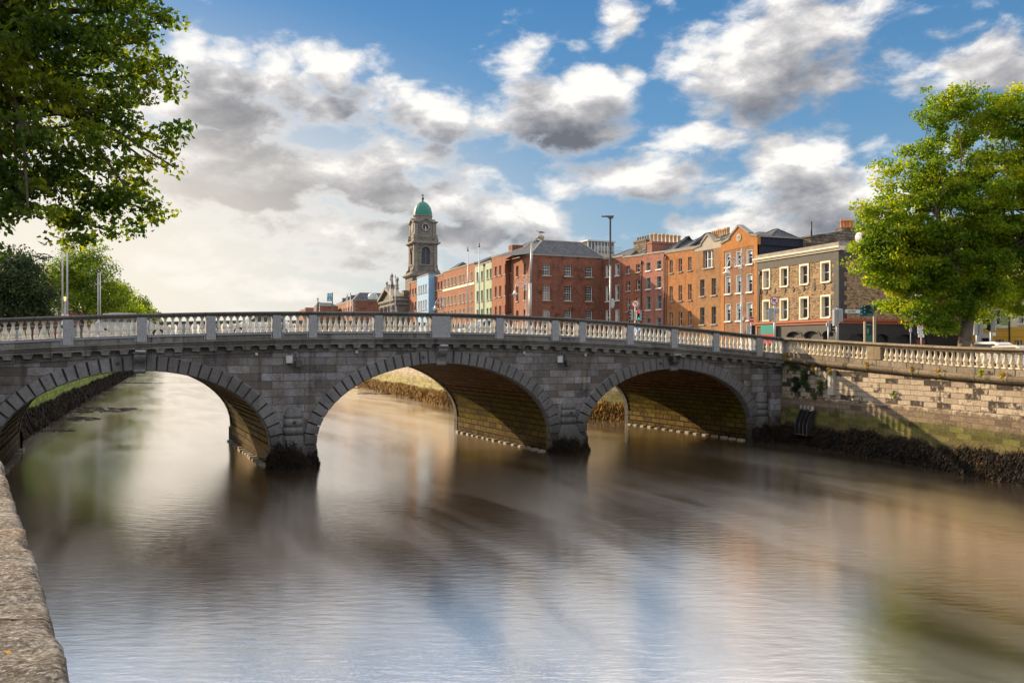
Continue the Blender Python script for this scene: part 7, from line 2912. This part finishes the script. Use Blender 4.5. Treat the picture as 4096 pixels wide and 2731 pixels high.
def on_bridge(s_, t_): return (*b2w(s_, t_), zt(s_) - 1.28)


p = on_bridge(-16.5, 5); car('silver car on the bridge behind the second balustrade panel from the left', *p, BTH, m_ps)
p = on_bridge(-9.0, 9.5); car('white car crossing the left half of the bridge', *p, BTH + PI, m_pw)
p = on_bridge(7.0, 10.5); car('silver grey car crossing the right half of the bridge', *p, BTH + PI, m_ps)
p = on_bridge(17.8, 5.0); car('blue car near the right end of the bridge', *p, BTH, m_pb)
for (px, Z, rz, mt, lab) in ((4000, 56, R(-68), m_pw, 'white car parked behind the balustrade before the yellow house'), (4085, 52.5, R(-68), m_ps, 'silver car at the right edge behind the balustrade')):
    x = X_at(px, Z)
    car(lab, x, Z, ground_h(x, Z) + .1, rz, mt)

# railing before the yellow house
r = empty('railing', (44.6, 80.0, 0), math.atan2(WY[1], WY[0]), 'low black iron railing before the yellow house', 'railing')
mb = MB()
for i in range(70):
    u = -4 + i * .2
    mb.box(u, u + .025, 0, .025, 5.1, 6.35)
    mb.prism([(u - .02, 6.35), (u + .045, 6.35), (u + .012, 6.5)], 0, .025, lambda a, z, v: (a, v, z))
mb.build('bars', m_iron, r)
mb = MB(); mb.box(-4, 10, -.01, .035, 6.2, 6.24); mb.box(-4, 10, -.01, .035, 5.25, 5.29); mb.build('rail', m_iron, r)
r = empty('guard_rail', (X_at(3990, 50.5), 50.5, ground_h(28, 50.5)), R(-72), 'grey pedestrian guard rail behind the right balustrade', 'railing')
mb = MB()
for i in range(48):
    mb.tube([(i * .14, 0, .12), (i * .14, 0, .95)], .01, 4)
for hh_ in (.12, .95, 1.05):
    mb.tube([(0, 0, hh_), (6.7, 0, hh_)], .022, 5)
for i in range(5):
    mb.tube([(i * 1.67, 0, 0), (i * 1.67, 0, 1.05)], .025, 5)
mb.build('bars', m_galv, r)

# ------------------------------------------------------------------ pedestrian
def person(label, loc, rz):
    H = 1.74
    root = empty('person', loc, rz, label, 'person')
    # facing -y, mid stride
    J = {'pel': (0, 0, .93), 'w': (0, .0, 1.08), 'ch': (0, .01, 1.30), 'ne': (0, 0, 1.46), 'nk': (0, -.01, 1.53), 'hd': (0, -.02, 1.62), 'ht': (0, -.01, 1.70),
         'hL': (.1, 0, .88), 'kL': (.11, -.16, .50), 'aL': (.11, -.12, .09), 'tL': (.11, -.28, .04),
         'hR': (-.1, 0, .88), 'kR': (-.11, .10, .50), 'aR': (-.11, .32, .13), 'tR': (-.11, .20, .04),
         'sL': (.19, 0, 1.42), 'eL': (.24, .12, 1.14), 'wL': (.24, .02, .90), 'mL': (.235, -.02, .82),
         'sR': (-.19, 0, 1.42), 'eR': (-.24, -.02, 1.14), 'wR': (-.23, -.2, .95), 'mR': (-.225, -.26, .88)}
    E_ = [('pel', 'w'), ('w', 'ch'), ('ch', 'ne'), ('ne', 'nk'), ('nk', 'hd'), ('hd', 'ht'), ('pel', 'hL'), ('hL', 'kL'), ('kL', 'aL'), ('aL', 'tL'), ('pel', 'hR'), ('hR', 'kR'), ('kR', 'aR'), ('aR', 'tR'),
          ('ne', 'sL'), ('sL', 'eL'), ('eL', 'wL'), ('wL', 'mL'), ('ne', 'sR'), ('sR', 'eR'), ('eR', 'wR'), ('wR', 'mR')]
    Rd = dict(pel=(.15, .11), w=(.14, .10), ch=(.16, .11), ne=(.09, .08), nk=(.055, .055), hd=(.08, .10), ht=(.065, .08), hL=(.09, .09), kL=(.062, .062), aL=(.04, .045), tL=(.035, .03), hR=(.09, .09), kR=(.062, .062), aR=(.04, .045), tR=(.035, .03),
              sL=(.06, .06), eL=(.042, .042), wL=(.03, .026), mL=(.038, .02), sR=(.06, .06), eR=(.042, .042), wR=(.03, .026), mR=(.038, .02))

    def skin(name, keys, mat, infl, parent, rootk):
        me = bpy.data.meshes.new(name)
        ks = list(keys)
        ed = [(ks.index(a), ks.index(b)) for a, b in E_ if a in ks and b in ks]
        me.from_pydata([J[k] for k in ks], ed, [])
        o = bpy.data.objects.new(name, me)
        COL.objects.link(o)
        o.modifiers.new('skin', 'SKIN').use_smooth_shade = True
        for i, k in enumerate(ks):
            v = me.skin_vertices[0].data[i]
            v.radius = (Rd[k][0] + infl, Rd[k][1] + infl)
            v.use_root = (k == rootk)
        s2 = o.modifiers.new('sub', 'SUBSURF'); s2.levels = 2; s2.render_levels = 2
        me.materials.append(mat)
        o.parent = parent
        return o
    skin('body', J.keys(), plain('skin', (0.50, 0.28, 0.19), .6, .05), 0, root, 'pel')
    skin('jacket', ['w', 'ch', 'ne', 'sL', 'eL', 'wL', 'sR', 'eR', 'wR', 'pel'], plain('dark blue jacket', (0.03, 0.045, 0.09), .8, .1), .022, root, 'w')
    skin('trousers', ['pel', 'hL', 'kL', 'aL', 'hR', 'kR', 'aR'], plain('dark jeans', (0.03, 0.035, 0.055), .85, .1), .02, root, 'pel')
    mb = MB()
    for k in ('L', 'R'):
        a, t = Vector(J['a' + k]), Vector(J['t' + k])
        mb.tube([a + Vector((0, .06, -.02)), a + Vector((0, 0, -.03)), t, t + Vector((0, -.05, 0))], [.045, .055, .045, .02], 8)
    mb.build('shoes', m_sigblack, root)
    mb = MB()
    mb.ball((0, .012, 1.66), .105, 12, 8, sc=(.88, 1.02, .95))
    mb.build('hair', plain('short brown hair', (0.05, 0.03, 0.02), .8), root)
    mb = MB()
    mb.tube([(0, -.115, 1.63), (0, -.145, 1.60), (0, -.115, 1.59)], [.008, .016, .01], 6)
    for s_ in (-1, 1):
        mb.ball((s_ * .088, 0, 1.61), .022, 6, 5, sc=(.5, 1, 1.3))
    mb.build('nose_and_ears', bpy.data.materials['skin'], root)
    mb = MB()
    for s_ in (-1, 1):
        mb.ball((s_ * .033, -.108, 1.635), .011, 6, 5)
    mb.box(-.025, .025, -.118, -.105, 1.565, 1.572)
    mb.build('eyes_and_mouth', m_sigblack, root)


x = X_at(3889, 47.5)
person('pedestrian in dark blue jacket walking behind the right balustrade', (x, 47.5, ground_h(x, 47.5) + .02), R(-35))

# ------------------------------------------------------------------ plants on the quay wall
def wall_plant(name, label, cat, l, zoff, w, hgt, n, mat, off=.25, size=.1, group=None):
    (p, an) = at_len(l)
    nn = (-math.sin(an), math.cos(an))
    if nn[0] > 0: nn = (-nn[0], -nn[1])
    base = (p[0] + nn[0] * off, p[1] + nn[1] * off, zr(p) + zoff)
    cs, rs, ct = [], [], []
    k = max(3, int(hgt / .18))
    for i in range(k):
        f = i / (k - 1)
        cs.append((math.cos(an) * rng.normal(0, w * .25), math.sin(an) * rng.normal(0, w * .25), -hgt * f))
        rs.append((w * (.5 - .2 * abs(f - .3)), w * .45, hgt / k * 1.1))
        ct.append(n / k)
    o = leaves([np.array(c) for c in cs], rs, ct, size, name, mat, None)
    o.location = base
    tag(o, label, cat, group)
    return o


m_yplant = leaf_mat('yellow wall flower leaves', (0.12, 0.10, 0.01), (0.35, 0.25, 0.02), (0.55, 0.38, 0.03), .3)
wall_plant('ivy', 'long dark green ivy clump hanging on the quay wall beside the bridge', 'ivy', 2.9, -2.1, .6, .95, 1300, m_leaf_c, .30, .09)
wall_plant('ivy', 'rounded ivy clump left of the long one on the quay wall', 'ivy', 1.9, -2.75, .65, .65, 1000, m_leaf_c, .22, .09)
wall_plant('ivy', 'bright green ivy tuft below the black fitting on the quay wall', 'ivy', 4.5, -2.75, .4, .65, 500, m_leaf_d, .22, .09)
wall_plant('ivy', 'small ivy tuft lowest on the quay wall beside the bridge', 'ivy', 3.8, -3.6, .35, .25, 220, m_leaf_d, .22, .08)
wall_plant('creeper', 'brown creeper trailing just under the quay wall string course', 'creeper', 1.6, -1.75, 1.3, .35, 700, m_leaf_c, .3, .08)
for i, (l, zo, lab) in enumerate(((.8, -1.12, 'yellow flower tuft at the bridge end of the quay wall ledge'), (3.9, -1.75, 'yellow flowering tuft over the long ivy'), (9.2, -1.22, 'orange tuft on the ledge below the first quay pedestal'), (13.1, -1.25, 'yellow tuft on the ledge in the middle of the quay wall'), (15.2, -1.25, 'tiny yellow tuft on the quay wall ledge'), (18.2, -1.15, 'green yellow weed below the second quay pedestal'), (19.6, -1.2, 'yellow weed on the ledge at the right edge'), (11.4, -2.75, 'small green weed growing from the pale wall stones'), (5.5, -1.8, 'yellow tuft above the black wall fitting'))):
    wall_plant('wall_weed', lab, 'plant', l, zo, .32, .28, 130, m_yplant if i not in (7, 5) else m_leaf_b, .3 if zo > -2 else .12, .1, 'weeds on the quay wall')
# keystone ivy
x, y = b2w(15.6, -.35)
o = leaves([np.array((0, 0, 0)), np.array((.1, 0, -.3)), np.array((.5, -.1, .1))], [.22, .18, .2], [160, 110, 120], .09, 'ivy', m_leaf_c, None)
o.location = (x, y, zt(15.6) - 2.15)
tag(o, 'small ivy tuft growing on the right keystone of the bridge', 'ivy')

# outfall flap: four curved black fins on the wall
(p, an) = at_len(3.3)
r = empty('outfall_screen', (p[0] - .30, p[1] - .05, 0), an, 'black four finned metal outfall screen on the quay wall near the bridge', 'outfall screen')
zT_, zB_ = 2.35, .75
for i in range(4):
    u = -.75 + i * .42
    mb = MB()
    N = 8
    out1 = [(-.45 * math.sin(PI * .5 * min(1, k / N * 1.4)) - .02, zT_ - (zT_ - zB_) * k / N) for k in range(N + 1)]
    poly = [(.12, zT_)] + out1 + [(.12, zB_)]
    mb.prism(poly, u, u + .07, lambda v, z, a: (a, v, z))
    mb.build('fin', m_iron, r)
    mb = MB(); mb.box(u, u + .07, -.06, .1, zT_ + .02, zT_ + .28); mb.build('bracket', m_galv, r)
mb = MB(); mb.box(-.85, .75, -.04, .1, zT_ - .08, zT_ + .02); mb.box(-.8, .62, -.5, .1, zB_ - .05, zB_); mb.build('frame', m_iron, r)
(p, an) = at_len(3.75)
r = empty('wall_floodlight', (p[0] - .25, p[1], zr(p) - 2.25), an, 'small black floodlight fixed to the quay wall among ivy', 'floodlight')
mb = MB(); mb.box(-.18, .18, -.35, -.1, 0, .18); mb.build('lamp_housing', m_iron, r, bevel=.02)
mb = MB(); mb.tube([(0, -.1, .05), (.1, .2, -.1), (.5, .25, -.2)], .03, 5); mb.build('bracket', m_iron, r)
(p, an) = at_len(5.6)
mb = MB(); mb.box(-.28, .28, -.12, .25, -1.25, .35); o = mb.build('wall_pipe_cover', m_render, None, (p[0] - .12, p[1], zr(p) - 2.2), an)
tag(o, 'upright grey stone casing on the quay wall right of the ivy', 'pipe casing')

# ------------------------------------------------------------------ flotsam and gulls at the water
m_mud = plain('wet mud and sticks', (0.05, 0.04, 0.032), .35, .5, nscale=8)


def debris(label, x, y, rx, ry, n, name='driftwood'):
    mb = MB()
    for _ in range(n):
        a = random.uniform(0, PI * 2)
        q = math.sqrt(random.random())
        cx_, cy_ = q * rx * math.cos(a), q * ry * math.sin(a)
        t = random.uniform(0, PI)
        L2 = random.uniform(.15, .6)
        w = random.uniform(.02, .07)
        c_, s_ = math.cos(t), math.sin(t)
        mb.box(-L2, L2, -w, w, -.02, random.uniform(.02, .09), fn=lambda u, v, z: (cx_ + u * c_ - v * s_, cy_ + u * s_ + v * c_, z))
    o = mb.build(name, m_mud, None, (x, y, 0))
    tag(o, label, 'flotsam', kind='stuff')
    return o


debris('dark drift of sticks at the foot of the left abutment', X_at(150, 68.5), 68.5, 2.6, 1.0, 96)
debris('drift of debris below the mossy wall', X_at(300, 92), 92, 6.5, 4.5, 252)
debris('thin line of debris upstream with gulls', X_at(510, 166), 166, 7, 1.0, 78)
debris('scattered debris along the left wall', X_at(200, 79), 79, 4.0, 3.5, 120)
debris('debris bank before the golden seaweed', X_at(1560, 126), 126, 4.5, 1.2, 84)
debris('small debris bank upstream right', X_at(1475, 146), 146, 3.5, .8, 48)
debris('floating clump of twigs beside the near quay wall', X_at(200, 10.95), 10.95, .10, .05, 36)
gull((X_at(508, 166), 166, .06), 0, 'left seagull on the debris line upstream', 1.5)
gull((X_at(470, 165), 165, .06), 2, 'sitting seagull at the left end of the debris line', 1.3)
gull((X_at(572, 166), 166, .06), 1, 'right seagull on the debris line upstream', 1.3)
gull((X_at(1581, 125), 125, .08), 0, 'white seagull on the debris bank before the golden seaweed', 1.4)

# pleated cream canopy at the far left edge
Zc = 90.0
r = empty('pleated_canopy', (X_at(-30, Zc), Zc, ground_h(X_at(-30, Zc), Zc)), 0, 'cream pleated canopy at the left edge below the dark tree', 'canopy')
mb = MB()
N = 36
hc = z_at(1165, Zc) - r.location.z
for i in range(N):
    a0, a1 = 2 * PI * i / N, 2 * PI * (i + 1) / N
    r0, r1 = (1.95, 1.7) if i % 2 else (1.7, 1.95)
    for (za, zb, ka, kb) in ((0.0, hc * .55, 1.0, .8), (hc * .55, hc * .85, .8, .45), (hc * .85, hc, .45, .04)):
        mb.face([(r0 * ka * math.cos(a0), r0 * ka * math.sin(a0), za), (r1 * ka * math.cos(a1), r1 * ka * math.sin(a1), za), (r1 * kb * math.cos(a1), r1 * kb * math.sin(a1), zb), (r0 * kb * math.cos(a0), r0 * kb * math.sin(a0), zb)])
mb.build('canvas', m_cream, r)
mb = MB()
mb.tube([(0, 0, 0), (0, 0, hc + .3)], .06, 6)
mb.build('pole', m_galv, r)
